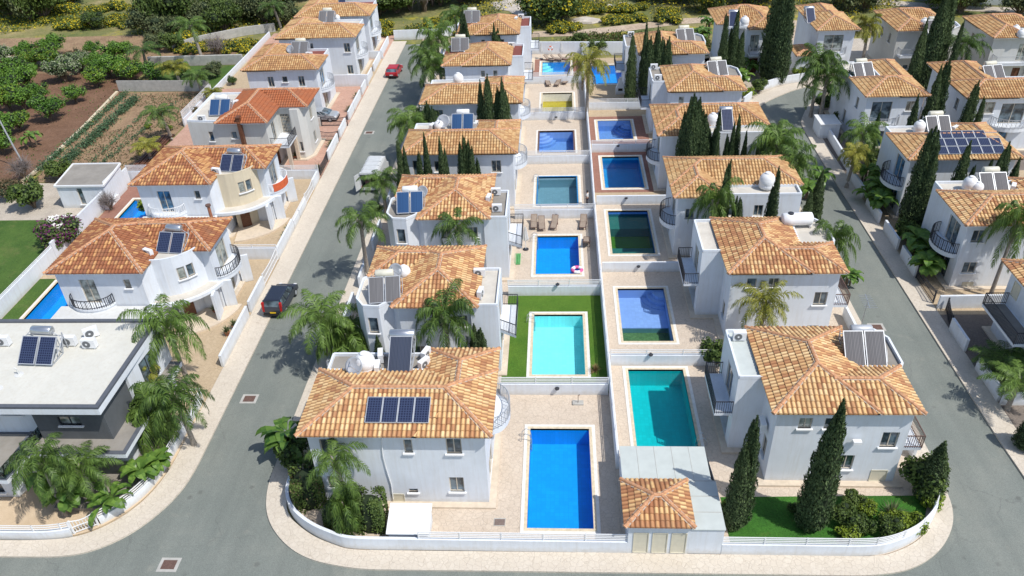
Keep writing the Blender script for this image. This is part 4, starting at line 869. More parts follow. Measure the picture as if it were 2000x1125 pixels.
rowL=['white cross wall with rails between deep blue pool and green turf','white cross wall with rails behind the green turf','white cross wall with rails behind the sun loungers','white cross wall with rails behind the blue-rimmed grey pool','white cross wall with rails behind the violet-blue corner-step pool','white cross wall with rails behind the drained yellow pool']
for i,y in enumerate(Ry[1:7]): wall_run('cross_wall',[(-4.35,y),(3.62,y)],1.0,rowL[i],rails=.62,group='cross walls between pools')
rowR=['white cross wall with rails behind the teal green pool','plain white cross wall behind the half-drained pool','white cross wall behind the dark green murky pool','white cross wall with rails behind the fourth right pool','white cross wall with small barbecue standing on it']
for i,y in enumerate(Py[1:6]): wall_run('cross_wall',[(3.98,y),(12.2 if i==0 else 11.6,y)],1.0,rowR[i],rails=0 if i in(1,2) else .5,group='cross walls between pools')
wall_run('boundary_wall',[(-4.,122.),(10.,121.),(12.,120.6)],1.9,'long white wall closing the far end of the pool gardens',t=.25)
wall_run('boundary_wall',[(-26.9,131.),(-19.,131.2),(-16.5,134.)],1.5,'white wall closing the far end of the left street')
wall_run('boundary_wall',[(23.3,38.),(23.3,41.5)],1.1,'short white wall by the right side of the nearest right villa'); wall_run('boundary_wall',[(23.4,50.3),(23.4,53.8)],1.1,'short white wall by the street beside the second right villa')
# left street, pool side
for i,(a,b,h) in enumerate(((46.5,48.8,1.2),(52.,55.8,1.3),(58.2,61.8,1.2),(64.5,68.6,1.2),(72,76.5,1.2),(84.5,89,1.1),(98,102.5,1.2),(111.,122.,1.1))):
    wall_run('street_wall',[(-17.75,a),(-17.75,b)],h,f"low white street wall piece before the {['','second','second','third','third','fourth','fifth','sixth','farthest'][i+0] or 'second'} villa left of pools, {['near','near','far','near','far','single','single','long'][i]} piece",group='street wall pieces, pool side of left street')
# left street, outer side: white wall pieces with iron gates between
seg=[(47.3,50.6,'w'),(50.6,54.,'w'),(54.6,58.6,'w'),(58.8,63.2,'g'),(63.4,69.,'w'),(69.2,71.2,'l'),(71.4,74.,'l'),(74.2,77.5,'g'),(77.6,79.8,'w'),(81,84.6,'g'),(85.,90.2,'w'),(91.4,95,'w'),(97.,100.,'w'),(100.2,105.,'w'),(106.,109.,'w'),(110.5,114.,'w'),(115.5,121,'w'),(122.,129.,'w')]
words=['nearest','second','third','','fourth','fifth','sixth','','seventh','','eighth','ninth','tenth','eleventh','twelfth','thirteenth','fourteenth','farthest']
def gate(pts,h,label,mat='dark',name='iron_gate'):
    o=Vector((*pts[0],0)); root=empty(name,o,label,'gate','garden gates'); p=(0,0);q=(pts[1][0]-o.x,pts[1][1]-o.y); m=MB()
    n=max(2,int(math.dist(p,q)/.16))
    for k in range(n+1): t=k/n; hh=h-.18*math.sin(PI*t); m.bar((q[0]*t,q[1]*t,.08),(q[0]*t,q[1]*t,hh),.03)
    m.build('bars',M[mat],root); f=MB(); f.bar((0,0,.1),(*q,.1),.05); f.bar((0,0,h*.5),(*q,h*.5),.05)
    for k in range(8): t0,t1=k/8,(k+1)/8; f.bar((q[0]*t0,q[1]*t0,h-.18*math.sin(PI*t0)),(q[0]*t1,q[1]*t1,h-.18*math.sin(PI*t1)),.05)
    f.bar((0,0,0),(0,0,h+.05),.09); f.bar((*q,0),(*q,h+.05),.09); f.build('frame',M[mat],root); return root
xw=lambda y:-26.55-.012*(y-47)
for (a,b,k),wd in zip(seg,words):
    if k=='w': wall_run('street_wall',[(xw(a),a),(xw(b),b)],1.15,f'white wall piece along the outer left pavement, {wd} from the front',group='street wall pieces, outer side of left street')
    elif k=='l': wall_run('street_wall',[(xw(a),a),(xw(b),b)],.8,f'low white wall piece along the outer left pavement, {wd} from the front',rails=.3,group='street wall pieces, outer side of left street')
    else: gate([(xw(a),a),(xw(b),b)],1.2,{58.8:'white railed gate at the villa with the grey solar tank',74.2:'white railed gate before the cream-bayed villa',81:'black iron gate before the orange-roofed villa'}[a],'white' if a<80 else 'dark')
gate([(-26.95,95.2),(-30.3,95.2)],1.2,'black arched iron gate beside the parked silver car')
gate([(-27,90.4),(-29.4,90.6)],1.3,'open black iron gate in the pink front yard')
# walls across the left plots
wall_run('plot_wall',[(-26.7,63.3),(-31.3,63.3)],1.25,'white plot wall with slats beside the nearest tiled left villa',rails=.35); wall_run('plot_wall',[(-26.9,80.2),(-33,80.2)],1.1,'white slatted plot wall behind the cream-bayed villa',rails=.6)
wall_run('plot_wall',[(-30.4,95.2),(-33.4,95.2)],1.15,'pale plot wall beside the silver car',mat='wallgrey'); wall_run('plot_wall',[(-27.,109.5),(-31.,109.5),(-36.,109.6)],1.7,'white plot wall behind the fourth left street villa yard'); wall_run('plot_wall',[(-27,121.4),(-30.5,121.4)],1.2,'white plot wall behind the fifth left street villa yard')
wall_run('rear_wall',[(-48.7,43.5),(-48.7,53.)],1.3,'white rear wall left of the grass strip, nearest part',rails=.5); wall_run('rear_wall',[(-48.75,53.3),(-48.75,63.3)],1.5,'white rear wall dividing the big lawn from the nearest left pool',rails=.25); wall_run('rear_wall',[(-48.8,63.4),(-48.8,79.8)],1.9,'white rear wall beside the blue pool of the cream-bayed villa')
wall_run('rear_wall',[(-48.8,96.),(-48.8,106.5)],1.0,'white slatted rear fence behind the orange-roofed villa',rails=1.),wall_run('rear_wall',[(-48.8,107.),(-48.8,134)],.9,'long white rear wall behind the farthest left villas')
wall_run('rear_wall',[(-49.,80.2),(-42.,80.2)],1.2,'white slatted wall behind the cream-bayed villa pool',rails=.8)
wall_run('field_kerb',[(-62.,79.),(-61.8,84),(-62.6,96),(-64.,109.)],.18,'long low stone kerb between brown field and vegetable rows','kerb',mat='coping',t=.35,group=None)
wall_run('panel_fence',[(-64.,109.6),(-50,108.9)],1.5,'grey panel fence between vegetable rows and garden lawn','fence',mat='concrete',t=.12,group=None)
wall_run('stone_wall',[(-49,120.6),(-64,120.4)],1.4,'grey stone wall behind the garden lawn',mat='concrete',t=.4); wall_run('stone_wall',[(-48.9,137.5),(-54,135.5),(-60,131.),(-63,127)],1.3,'pale stone wall curving behind the yellow-flowered plot',mat='concrete',t=.4)
# right street, east side
es=[(43.6,47.2,31.2),(49.2,52.,31.2),(59.6,63.,31.2),(64.,67.6,31.2),(69.,72.8,31.2),(74.2,79.6,31.3),(80.4,93.,31.6)]
for i,(a,b,x) in enumerate(es): wall_run('street_wall',[(x,a),(x if i<6 else 32.,b)],1.15,f"white wall piece along the right street, {['nearest','second','third','fourth','fifth','sixth','farthest'][i]} from the front",group='street wall pieces, right street')
gate([(31.25,55.6),(31.25,59.4)],1.2,'black iron gate before the paved yard along the right street'); gate([(31.25,52.2),(31.9,54.6)],1.2,'half-open black iron gate before the dark cobbled driveway')
wall_run('plot_wall',[(31.3,54.9),(36.2,55.),(38.2,55.)],1.25,'white plot wall across the dark cobbled driveway'); wall_run('plot_wall',[(31.2,43.3),(40,43.2)],1.1,'white plot wall in the bottom right corner garden')
wall_run('boundary_wall',[(20.,110.3),(29.,121.2)],1.,'white slatted wall beside the villa at the top of the right street',rails=.7)
wall_run('boundary_wall',[(27.2,104.6),(30.4,106.9),(34.2,108.2)],1.1,'curved white wall at the top bend of the right street',t=.25); wall_run('boundary_wall',[(24.,99.6),(25.4,101.6)],1.1,'short white gate pier wall at the bend before the forecourt')
wall_run('street_wall',[(23.4,85),(23.4,91)],1.1,'white wall behind the palms at the top of the right street')
# modern corner garden: curved wall with railing
mw=[(-60,30.75),(-33,30.75),(-30.6,30.95),(-29.,31.7),(-27.7,33.),(-26.9,34.7),(-26.65,37),(-26.65,43.)]
cur=[(-44,30.8)]+[(-37,30.8),(-35,30.8),(-33,30.8),(-31.6,30.85),(-30.5,31.1)]
wall_run('boundary_wall',cur,.6,'curved white wall with thin rails below the modern house',rails=.55); wall_run('boundary_wall',[(-29.1,31.95),(-28.2,32.8),(-27.4,34.),(-26.95,35.4),(-26.8,37.),(-26.75,39.5),(-26.7,43.)],.6,'white street wall with thin rails beside the modern house gate',rails=.55)
gate([(-30.4,31.15),(-29.2,31.85)],1.15,'white barred pedestrian gate in the curved corner wall','white','garden_gate')
gate([(-26.7,43.4),(-29.2,43.6)],1.2,'white ribbed gate beside the modern house side yard','white','garden_gate')
# drain covers in the asphalt
for p,l in (((330,1103),'square iron drain cover in the asphalt at the bottom left'),((487,779),'square iron drain cover near the left pavement'),((1712,639),'square iron drain cover on the right street'),((721,259),'iron drain cover on the left street near the white van'),((762,124),'small iron drain cover by the red car')):
    x,y=G(*p,-.12); r=empty('drain_cover',(x,y,-.12),l,'drain cover','drain covers'); m=MB(); m.box(-.62,-.5,0,.62,.5,.008); m.build('concrete_frame',M['concrete'],r); m=MB(); m.box(-.42,-.32,.008,.42,.32,.02); [m.box(-.4,-.3+.1*k,.02,.4,-.26+.1*k,.028) for k in range(6)]; m.build('grating',M['brown'],r)
# ================================================================ VILLAS
o7=['nearest','second','third','fourth','fifth','sixth','farthest']
CL=lambda i,d:f'{d}, {o7[i]} villa left of the pools'
RL=lambda i,d:f'{d}, {o7[i] if i<5 else "farthest"} villa right of the pools'
w_side=[('E',y,3.15,1.6,2.3,'door') for y in (3.6,)]+[('E',2.4,.15,2.2,2.2,'door'),('W',3.,3.9,1.,1.3),('W',6.,3.9,1.,1.3)]
# first villa: the one with the photovoltaic panels
villa('N',-10,33.4,1,1,CL(0,'white villa with four solar panels on its front roof'),
 [('S',-4.05,4.25,.95,1.4),('S',.88,4.55,.53,1.1),('S',3.67,4.5,.95,1.25),('S',-4.1,1.4,.95,1.),('S',.78,1.0,.61,.32),('S',3.59,1.1,.93,1.3),('S',-.25,.12,.76,.7,'hatch'),('E',3.,.15,2.4,2.2,'door'),('E',5.6,3.2,1.8,2.3,'door'),('W',3,4,1,1.3)],deckm='deckgrey',rail='alu',tile='tileA')
villa('T',-10,46.4,1,1,CL(1,'white villa with octagonal terrace and two grey collectors'),[(0,.5,3.95,.75,1.4),(0,.5,.9,.75,1.3),('S',1.4,4.3,.9,1.3),('S',-.5,1.2,.9,1.2),('S',2.9,4.3,.8,1.),('E',2.6,3.2,1.7,2.3,'door'),('E',3,.15,2.2,2.2,'door'),('W',3,4,1,1.3)],bal='t')
villa('T',-10,59.3,1,1,CL(2,'white villa with blue collectors and two round fan units'),[(0,.5,3.95,.75,1.4),('S',.24,4.26,.85,1.25),('S',-3.9,4.1,.7,1.3),('S',2.6,4.3,.8,1.),('E',2.6,3.2,1.7,2.3,'door'),('E',3,.15,2.2,2.2,'door')],deckm='deckgrey',bal='t')
villa('N',-10,72.4,1,1,CL(3,'white villa with deep blue collectors and large dish'),[('S',3.83,4.1,.97,1.3),('S',-2,4.2,.9,1.2),('E',5.6,3.2,1.8,2.3,'door'),('E',3,.15,2.4,2.2,'door'),('S',-4.3,3.4,.7,2.1)],tile='tileC',rail='alu')
villa('N',-10,85.7,1,1,CL(4,'white villa behind the dense cypress group'),[('S',-3.6,4.1,1.,1.4),('S',3.8,4.2,.9,1.2),('E',5.6,3.2,1.8,2.3,'door')],tile='tileC',rail='alu')
villa('T',-10.,107.,1,-1,CL(5,'white villa with dark red terrace floors'),[('N',.54,4.7,.55,.85),('S',.54,4.7,.55,.85),('S',2.12,4.7,.55,.85),('E',-2.6,3.2,1.7,2.3,'door')],tile='tileC',deckm='deckred',bal=True)
villa('T',-9.4,119.8,1,-1,CL(6,'white villa with red terrace by the dirt track'),[('S',1.7,4.7,.55,.85),('S',-1.,4.7,.55,.85),('E',-2.6,3.2,1.7,2.3,'door')],tile='tileC',deckm='deckred',bal=True,wx=0)
sR=[('S',-1.99,4.75,.8,.85),('S',-.5,4.75,.7,.85),('S',3.3,3.2,1.,1.25),('S',1.05,1.2,.95,1.25),('S',3.3,.14,1.,1.,'hatch'),('W',-3.1,3.15,1.7,2.3,'door'),('W',-2.9,.15,2.8,2.3,'deep'),('W',-6.8,1.2,.8,1.6),('E',-6.5,3.2,1.8,2.3,'door'),('E',-2.,.9,1.2,1.4)]
r1=villa('T',16.95,44.,-1,-1,RL(0,'white villa with silver-tanked solar heater'),sR,deckm='deckgrey',deck2='sheet',tile='tileA')
r2=villa('T',16.95,59.1,-1,-1,RL(1,'white villa with big lying white tank on its terrace'),[('S',-2.2,4.85,.75,.8),('S',-.55,4.85,.8,.8),('S',3.2,3.15,1.,1.2),('S',3.1,.75,.9,.4),('W',-3.1,3.15,1.7,2.3,'door'),('W',-2.9,.15,2.8,2.3,'deep'),('W',-6.8,1.2,.8,1.4),('E',-6.5,3.2,1.8,2.3,'door')],tile='tileA')
for r in (r1,r2): balcony(r,[(4.3,-8.0),(5.4,-8.0),(5.4,-5.2),(4.3,-5.2)],[(4.3,-8.),(5.4,-8.),(5.4,-5.2),(4.3,-5.2)],rail='brown')
villa('N',16.2,71.,-1,-1,RL(2,'white villa with sunken terrace and upright white tank'),[('S',-4.4,4.,.8,1.),('S',1.6,4.2,.8,1.1),('S',-.8,4.2,.7,1.),('W',-5.6,3.2,1.8,2.3,'door'),('W',-3,.15,2.4,2.2,'door'),('S',4.6,1.3,.9,1.2)],tile='tileC',deckm='deck')
villa('N',16.2,84.3,-1,-1,RL(3,'white villa with blue tube collector behind cypresses'),[('S',1.6,4.2,.8,1.1),('W',-5.6,3.2,1.8,2.3,'door'),('W',-3,.15,2.4,2.2,'door'),('S',4.6,3.8,.9,1.2)],tile='tileC')
villa('T',16.8,96.7,-1,-1,RL(4,'white villa with grey collectors and flat west box roof'),[('S',-2.54,4.8,.6,.8),('S',-1.1,4.8,.6,.8),('W',-3.1,3.15,1.7,2.3,'door')],tile='tileC',deckm='deckgrey')
villa('T',14.6,109.8,-1,-1,RL(5,'white villa behind five cypress spires'),[('S',-2.54,4.8,.6,.8),('W',-3.1,3.15,1.7,2.3,'door')],tile='tileC',deckm='deckgrey')
def villa_rects(X,Y,label,polys,rr,wins,tile='tileC',decks=(),mat='wall',dm='deck',ze=6.35,extra=True):
    root=empty('villa',(X,Y,0),label,'villa','white tile-roofed villas'); plinth(root,polys)
    walls(root,polys,.1,ze-.15,wins,mat,cap=None); m=MB(); m.poly(polys,ze-.15,ze-.15,sides=False); m.build('flat_roof',M[dm],root)
    for d in decks: deck(root,d,ze-.15,ze+.17,dm)
    tiled_roof(root,rr,ze=ze,tile=tile); return root
def curved_bal(root,cx,cy,r,ry,a0,a1,rail='dark',z=3.1,th=.4,low=0):
    a=arc(cx,cy,r,a0,a1,14,ry); balcony(root,a,a,z=z,rail=rail,th=th,low=low)
EL_=lambda d:f'{d}, along the right street'
e1=villa_rects(41.,44.,'white villa with dark balcony cut by the bottom right picture edge',[(-6.8,0),(6,0),(6,7.8),(-6.8,7.8)],[(-7.6,-.5,6.5,8.3)],[('W',3.6,3.2,1.2,2.2,'wood'),('W',6.6,4.1,.9,1.2,'hatch'),('W',2.,.15,1.,2.1,'wood'),('W',6.,1.6,.5,.6)],tile='tileA')
balcony(e1,[(-8.5,2.2),(-6.8,2.2),(-6.8,7.2),(-8.5,7.2)],[(-6.8,2.2),(-8.5,2.2),(-8.5,7.2),(-6.8,7.2)],rail='dark',floor='deckgrey')
e2=villa('N',38.6,57.4,1,1,EL_('white villa with curved dark balcony, second'),[('S',-4.14,4.55,1.0,1.1),('S',-4.,1.45,1.1,1.1),('W',2.6,3.2,2.,2.3,'door'),('W',2.6,.15,2.,2.2,'door'),('S',-3.7,.2,.9,.35,'hatch')],tile='tileA',bal=False)
e3=villa('N',38.4,69.6,1,1,EL_('white villa with large photovoltaic array, third'),[('W',2.6,3.2,2.,2.3,'door'),('W',2.6,.15,2.,2.2,'door'),('S',2.,4.2,.9,1.1)],tile='tileC',bal=False,wx=1.2)
e4=villa_rects(37.4,85.5,EL_('white villa with wide glass door and curved front balcony, fourth'),[(-3.2,.5),(2.9,.5),(2.9,11.2),(-3.4,11.2)],[(-3.6,0,3.4,6.),(0.,0,3.4,11.7)],[('S',-1.41,3.2,2.2,2.4,'door'),('S',1.7,4.5,1.,1.1),('W',3,4,.8,1.2),('W',6,1,.8,1.5),('S',-.5,.15,2.4,2.2,'door')],decks=[[(-3.4,6.),(0,6.),(0,11.2),(-3.4,11.2)]])
curved_bal(e4,-1.2,.5,1.9,1.3,180,360,'alu')
for e in (e2,e3): curved_bal(e,-5.2,2.8,1.25,1.9,90,270)
e5=villa_rects(48.,84.6,'white villa with wide curved balcony behind the fourth right street villa',[(-3.2,.5),(6.5,.5),(6.5,6),(1.4,6),(1.4,10.8),(-3.2,10.8)],[(-3.8,0,7.1,5.4),(-3.8,0,1.9,11.3)],[('S',-1.13,4.4,1.6,1.3),('S',1.75,3.2,2.6,2.3,'door'),('W',3,4,.8,1.2),('W',7,4,.8,1.2),('S',1.,.15,2.,2.2,'door')],decks=[[(1.4,5.2),(6.4,5.2),(6.4,6.),(1.4,6.)]]); curved_bal(e5,1.75,.5,2.,1.4,180,360,'alu')
f0=villa_rects(26.2,111.5,'white villa left of the twin giant cypresses in the back row',[(-3.,2.),(-.6,2.),(-.2,-.3),(4.,-.3),(4.,9),(-3.,9)],[(-4.,2.,4.6,9.6),(0.,-.8,4.6,9.6)],[('S',1.,3.2,1.2,2.3,'door'),('S',2.6,4.6,.4,.4),('S',1.2,.15,1.2,2.1,'wood')],decks=[[(-3.,.4),(0.,.4),(0,2.4),(-3.,2.4)]])
balcony(f0,[(.3,-1.6),(4.1,-1.6),(4.1,-.3),(.3,-.3)],[(.3,-.3),(.3,-1.6),(4.1,-1.6),(4.1,-.3)],rail='alu')
f1=villa_rects(37.6,109.6,'white villa right of the twin giant cypresses in the back row',[(-2.2,.5),(2.6,.5),(2.6,11.3),(-2.2,11.3)],[(-2.7,0,3.1,8.),(-2.7,2.5,2.6,11.8)],[('S',-.07,3.3,2.6,2.3,'door'),('S',.2,.15,1.6,2.1,'door')],decks=[]); curved_bal(f1,0,.5,1.8,1.1,180,360,'alu')
m=MB(); m.box(-4.6,.2,0,-2.2,4.,3.); m.build('side_wing',M['wall'],f1); tiled_roof(f1,[(-4.9,-.2,-2.2,4.2)],ze=3.,tile='tileC',soffit=False)
def octa(root,cx,cy,r,z0,z1,mat,a0,a1,wins=()):
    a=arc(cx,cy,r,a0,a1,4)+[(cx,cy)]; walls(root,a,z0,z1,wins,mat,name='bay_wall',cap=None); deck(root,a,z1-.3,z1)
for k,(X,Y,lab) in enumerate(((46.9,108.6,'pale villa with octagonal grey bay, third in the back row'),(57.6,104.8,'pale villa with glass-railed balcony, farthest right of the back row'))):
    r=villa_rects(X,Y,lab,[(-1.4,.5),(4.6,.5),(4.6,9.5),(-1.4,9.5)],[(-1.8,0,3.,9.4),(-1.8,4.4,6.,9.4)],[('S',2.6,3.2,1.1,2.2,'door'),('S',.6,1.,.7,.6),('S',2.6,.15,1.,2.1,'wood'),('W',3,4,.8,1.2),('W',6,4,.8,1.2)],mat='wallgrey')
    balcony(r,[(-.9,-.6),(3.4,-.6),(3.4,.5),(-.9,.5)],[(-.9,.5),(-.9,-.6),(3.4,-.6),(3.4,.5)],rail='alu')
    octa(r,4.6,2.6,2.6,.1,6.5,'wallgrey',-112,60,[(0,.5,3.8,.9,1.4),(1,.5,3.8,.9,1.4)])
# ---------------- left street villas
def left_villa(X,Y,label,bay,s_rail,dy=0,tile='tileB',door='wood'):
    root=empty('villa',(X,Y,0),label,'villa','white tile-roofed villas')
    P=[(-5.5,.5),(1.5,.5),(2.1,1.2),(2.1,3.9),(5.9,3.9),(5.9,8.3),(-5.5,8.3)]; plinth(root,P)
    wins=[('S',-3.1,3.15,1.3,2.3,'door'),('S',.24,4.6,.55,.85),('E',6.2,3.15,2.,2.3,'door'),('E',6.,.15,2.2,2.3,'door'),('S',-2,.15,1.8,2.1,'door')]
    walls(root,P,.1,6.2,wins,'wall',cap=None); m=MB(); m.poly(P,6.2,6.2,sides=False); m.build('flat_roof',M['deck'],root)
    tiled_roof(root,[(-6.,0,2.1,8.8),(-6.,3.3,6.4,8.8)],tile=tile)
    a=arc(2.1,4.9,3.3,-92,-18,5)+[(2.1,4.9)]; walls(root,a,2.95,6.42,[(2,.55,4.3,.62,1.15),(3,.45,4.3,.62,1.15)],bay,name='bay_wall',cap=None)
    m=MB(); m.poly(a,6.3,6.32,sides=False); m.build('roof_deck',M['deck'],root); ring(root,arc(2.1,4.9,3.22,-92,-18,5),6.3,6.55,.14,bay,close=False)
    c=arc(2.1,4.9,4.5,-100,-14,16)+[(2.1,4.9)]; m=MB(); m.poly(c,2.7,2.99,bottom=True); m.build('porch_canopy',M['wall'],root); m=MB(); m.poly(inset(c,.25),2.99,3.0,sides=False); m.build('canopy_top',M['deck'],root)
    d=arc(2.1,4.9,2.4,-80,-20,6)+[(2.1,4.9)]; walls(root,d,.1,2.7,[(3,.5,.15,.8,2.2)],bay,name='porch_wall',cap=None)
    m=MB(); m.bar((3.0,2.5,1.25),(3.75,3.05,1.25),.12,2.2); m.build('front_door',M['wood'],root)
    for p,q in (((5.9,3.4),(6.1,2.)),((1.5,.5),(1.8,-.3)),((6.1,8.1),(7.0,8.5)),((6.0,4.2),(6.9,4.4))): f=MB(); f.bar((*p,1.4),(*q,1.4),.22,2.75); f.build('buttress_wall',M['wall'],root)
    m=MB(); m.poly(arc(2.1,4.9,5.2,-80,-5,14)+[(2.1,4.9)],0,.18); m.build('porch_step',M['plinth'],root)
    curved_bal(root,-3.1,.5,1.75,1.15,180,360,s_rail,low=.18); curved_bal(root,5.9,6.1,1.25,1.9,-90,90,'dark' if s_rail=='dark' else 'white',low=.1)
    return root
l1=left_villa(-35,51.2,'white villa with rounded white bay and brown mottled roof beside left street','wall','dark'); l2=left_villa(-35,66.5,'white villa with rounded cream bay and red towel balcony','wallcream','white')
m=MB(); m.box(-6.,-4.4,0,1.5,.35,2.9); m.build('flat_annex',M['wall'],l1); m=MB(); m.box(-5.95,-4.35,2.9,1.45,.35,2.93); m.build('annex_roof',M['deckwhite'],l1)
m=MB(); m.box(-5.8,-2.6,0,1.5,.35,2.75); m.build('flat_annex',M['wall'],l2); m=MB(); m.box(-5.75,-2.55,2.75,1.45,.35,2.78); m.build('annex_roof',M['deckwhite'],l2)
m=MB(); 
for k in range(9): t0=math.radians(-70+k*9); t1=math.radians(-61+k*9); m.bar((5.9+1.28*math.cos(t0),6.1+1.95*math.sin(t0),3.68),(5.9+1.28*math.cos(t1),6.1+1.95*math.sin(t1),3.68),.05,.8)
o=m.build('red_towel',M['orange'],loc=(-35,66.5,0)); tag(o,'orange-red cloth hung over the round balcony rail of the cream-bayed villa','towel')
# orange roofed villa
l3=empty('villa',(-35,81.,0),'villa with plain orange tiled roof and stone-clad balcony corner','villa','white tile-roofed villas')
P=[(-6.4,1.2),(-3.,.8),(2.6,.8),(2.6,5.),(4.3,5.),(4.3,4.4),(5.2,4.4),(5.8,5.4),(5.8,9.6),(-6.4,9.6)]; plinth(l3,P)
walls(l3,P,.1,6.2,[('S',-3.9,4.0,.55,1.15),('S',-1.2,4.35,.6,.8),('S',3.4,3.15,1.1,2.3,'grid'),('E',3.,3.15,1.2,2.2,'door'),('E',7.4,3.9,1.,1.3),('E',7.4,1.,1.,1.3),('S',5.,1.,.5,1.2),('E',2.6,.15,1.4,2.2,'wood'),(7,.5,4.,.7,1.2),(7,.5,1.,.7,1.2)],'wallgrey',cap='deck')
tiled_roof(l3,[(-2.9,.2,3.1,10.4),(-2.9,4.7,6.4,10.4)],tile='tileO',caps='tileO' if 0 else 'ridge'); deck(l3,[(-6.4,1.2),(-2.6,.85),(-2.6,9.6),(-6.4,9.6)])
balcony(l3,[(2.6,1.2),(4.6,1.2),(4.6,4.4),(2.6,5)],[(2.6,1.2),(4.6,1.2),(4.6,4.4)],rail='dark',mat='plinth'); 
for yy in (1.2,4.): m=MB(); m.box(4.25,yy,.1,4.6,yy+.4,2.9); m.build('stone_column',M['plinth'],l3)
c=MB(); c.box(-.35,.2,2.5,.0,.78,6.9); c.box(-.42,.15,6.9,.07,.83,7.05); c.build('chimney',M['wood'],l3)
l4=villa_rects(-35.6,98.4,'white villa with grey striped collectors behind the orange roof',[(-4.5,.5),(4.6,.5),(4.6,8.),(-4.5,8.)],[(-5.,0,5.1,5.4),(-5.,0,-.4,10.2)],[('S',-1.54,4.0,.8,1.35),('S',.34,4.6,.7,.75),('S',2.5,4.,.8,1.35),('E',3.,3.15,2.,2.3,'door'),('E',3.,.15,2.,2.3,'door')],decks=[[(-.4,5.2),(4.6,5.2),(4.6,8.),(-.4,8.)]],dm='deckred'); curved_bal(l4,4.6,3.4,1.25,1.9,-90,90,'alu',low=.1)
l5=villa_rects(-34.8,111.6,'white villa with two-window side wall beside the red car',[(-4.9,.5),(5.8,.5),(5.8,8.5),(-4.9,8.5)],[(-5.4,0,6.4,5.9),(-5.4,0,0,9.2)],[('S',-.3,4.2,.5,1.3),('S',4.8,4.1,.9,1.3),('S',4.8,.9,.85,1.3),('S',4.8,.15,.85,.4,'hatch'),('E',3.,3.15,2.,2.3,'door'),('E',3.,.15,2.,2.3,'door')],decks=[[(0,5.6),(5.8,5.6),(5.8,8.5),(0,8.5)]]); curved_bal(l5,5.8,3.4,1.25,1.9,-90,90,'alu',low=.1)
l6=villa_rects(-34.8,122.2,'white villa farthest up the left street before the trees',[(-4.9,.5),(5.8,.5),(5.8,8.5),(-4.9,8.5)],[(-5.4,0,6.4,5.9),(-5.4,0,0,9.6)],[('S',4.,4.3,1.2,1.2),('E',3.,3.15,2.,2.3,'door'),('E',3.,.15,2.,2.3,'door'),('E',6.,1.,.9,1.2)],decks=[[(0,5.6),(5.8,5.6),(5.8,8.5),(0,8.5)]],dm='deckred'); curved_bal(l6,5.8,3.4,1.25,1.9,-90,90,'alu',low=.1)
# ---------------- modern flat-roofed house, bottom left
mo=empty('modern_house',(-35,36,0),'modern flat-roofed house with charcoal walls at the bottom left corner','house')
walls(mo,[(-18,-2.),(-.6,-2.),(.2,1.),(6.,1.),(6.,8.5),(-18,8.5)],.05,2.75,[('S',-2.6,.5,2.4,1.9),('S',3.,.3,2.6,2.2,'door'),('E',5,.3,1.8,2.1,'door')],'wall',cap=None,frame='dark')
# ledge at first floor
lp=[(-.4,-1.),(7.1,-1.0),(7.1,8.3),(-.4,8.3)]; m=MB(); m.poly(lp,2.72,3.05,bottom=True); m.build('first_floor_ledge',M['wall'],mo); m=MB(); m.poly(lp,3.05,3.09,holes=[inset(lp,.3)]); m.build('ledge_coping',M['parapet'],mo); m=MB(); m.poly(inset(lp,.3),3.055,3.06,sides=False); m.build('ledge_floor',M['deckgrey'],mo)
tp=[(-18,-3.2),(.4,-3.2),(.9,1.),(-18,1.)]; m=MB(); m.poly(tp,2.66,2.98,bottom=True); t=m.build('terrace',M['wall'],mo); m=MB(); m.poly(tp,2.98,3.02,holes=[inset(tp,.16)]); m.build('terrace_coping',M['parapet'],t); m=MB(); m.poly(inset(tp,.16),2.985,2.99,sides=False); m.build('terrace_floor',M['deckgrey'],t)
g=MB(); 
for p,q in zip([(-18,-3.1),(.3,-3.1)],[(.3,-3.1),(.8,1.)]): g.bar((*p,3.5),(*q,3.5),.02,.95)
g.build('glass_balustrade',M['glassrail'],t)
walls(mo,[(-18,1.),(.9,1.),(.9,8.3),(-18,8.3)],3.0,6.,[('S',-1.0,4.6,1.4,.7)],'wall',cap=None,frame='dark')
walls(mo,[(.9,.35),(5.7,.35),(5.7,3.6),(.9,3.6)],3.06,6.,[('S',3.25,4.3,1.5,.75)],'anthr',name='charcoal_wall',cap=None,frame='dark')
walls(mo,[(.9,3.6),(5.9,3.6),(6.3,8.6),(.9,8.6)],3.06,6.,[('E',6.,3.2,1.9,2.3,'door')],'wall',cap=None,frame='dark')
rp=[(-18,-.4),(6.15,-.4),(6.15,8.9),(-18,8.9)]; m=MB(); m.poly(rp,5.95,6.42,bottom=True); m.build('roof_fascia',M['wall'],mo)
m=MB(); m.poly(rp,6.42,6.58,holes=[inset(rp,.3)]); m.build('roof_coping',M['parapet'],mo); m=MB(); m.poly(inset(rp,.28),6.425,6.43,sides=False)
for k in range(12): m.box(-18+2*k,-.1,6.43,-17.97+2*k,8.6,6.436)
m.build('flat_roof',M['deckcream'],mo)
for x,y in ((-.9,2.9),(-1.5,1.5)): c=MB(); c.lathe((x,y,6.43),[(.3,0),(.3,.03),(.06,.05)],12); c.cyl((x,y,6.43),(x,y,6.95),.05); c.cyl((x,y,6.95),(x-.15,y,7.),.05); c.build('roof_vent',M['deckwhite'],mo)
m=MB(); m.poly([(2.4,-3.1),(6.6,-3.1),(7.,-1.6),(7.1,5.5),(2.4,5.5)],-.0,.3); m.build('entrance_podium',M['deckgrey'],mo)
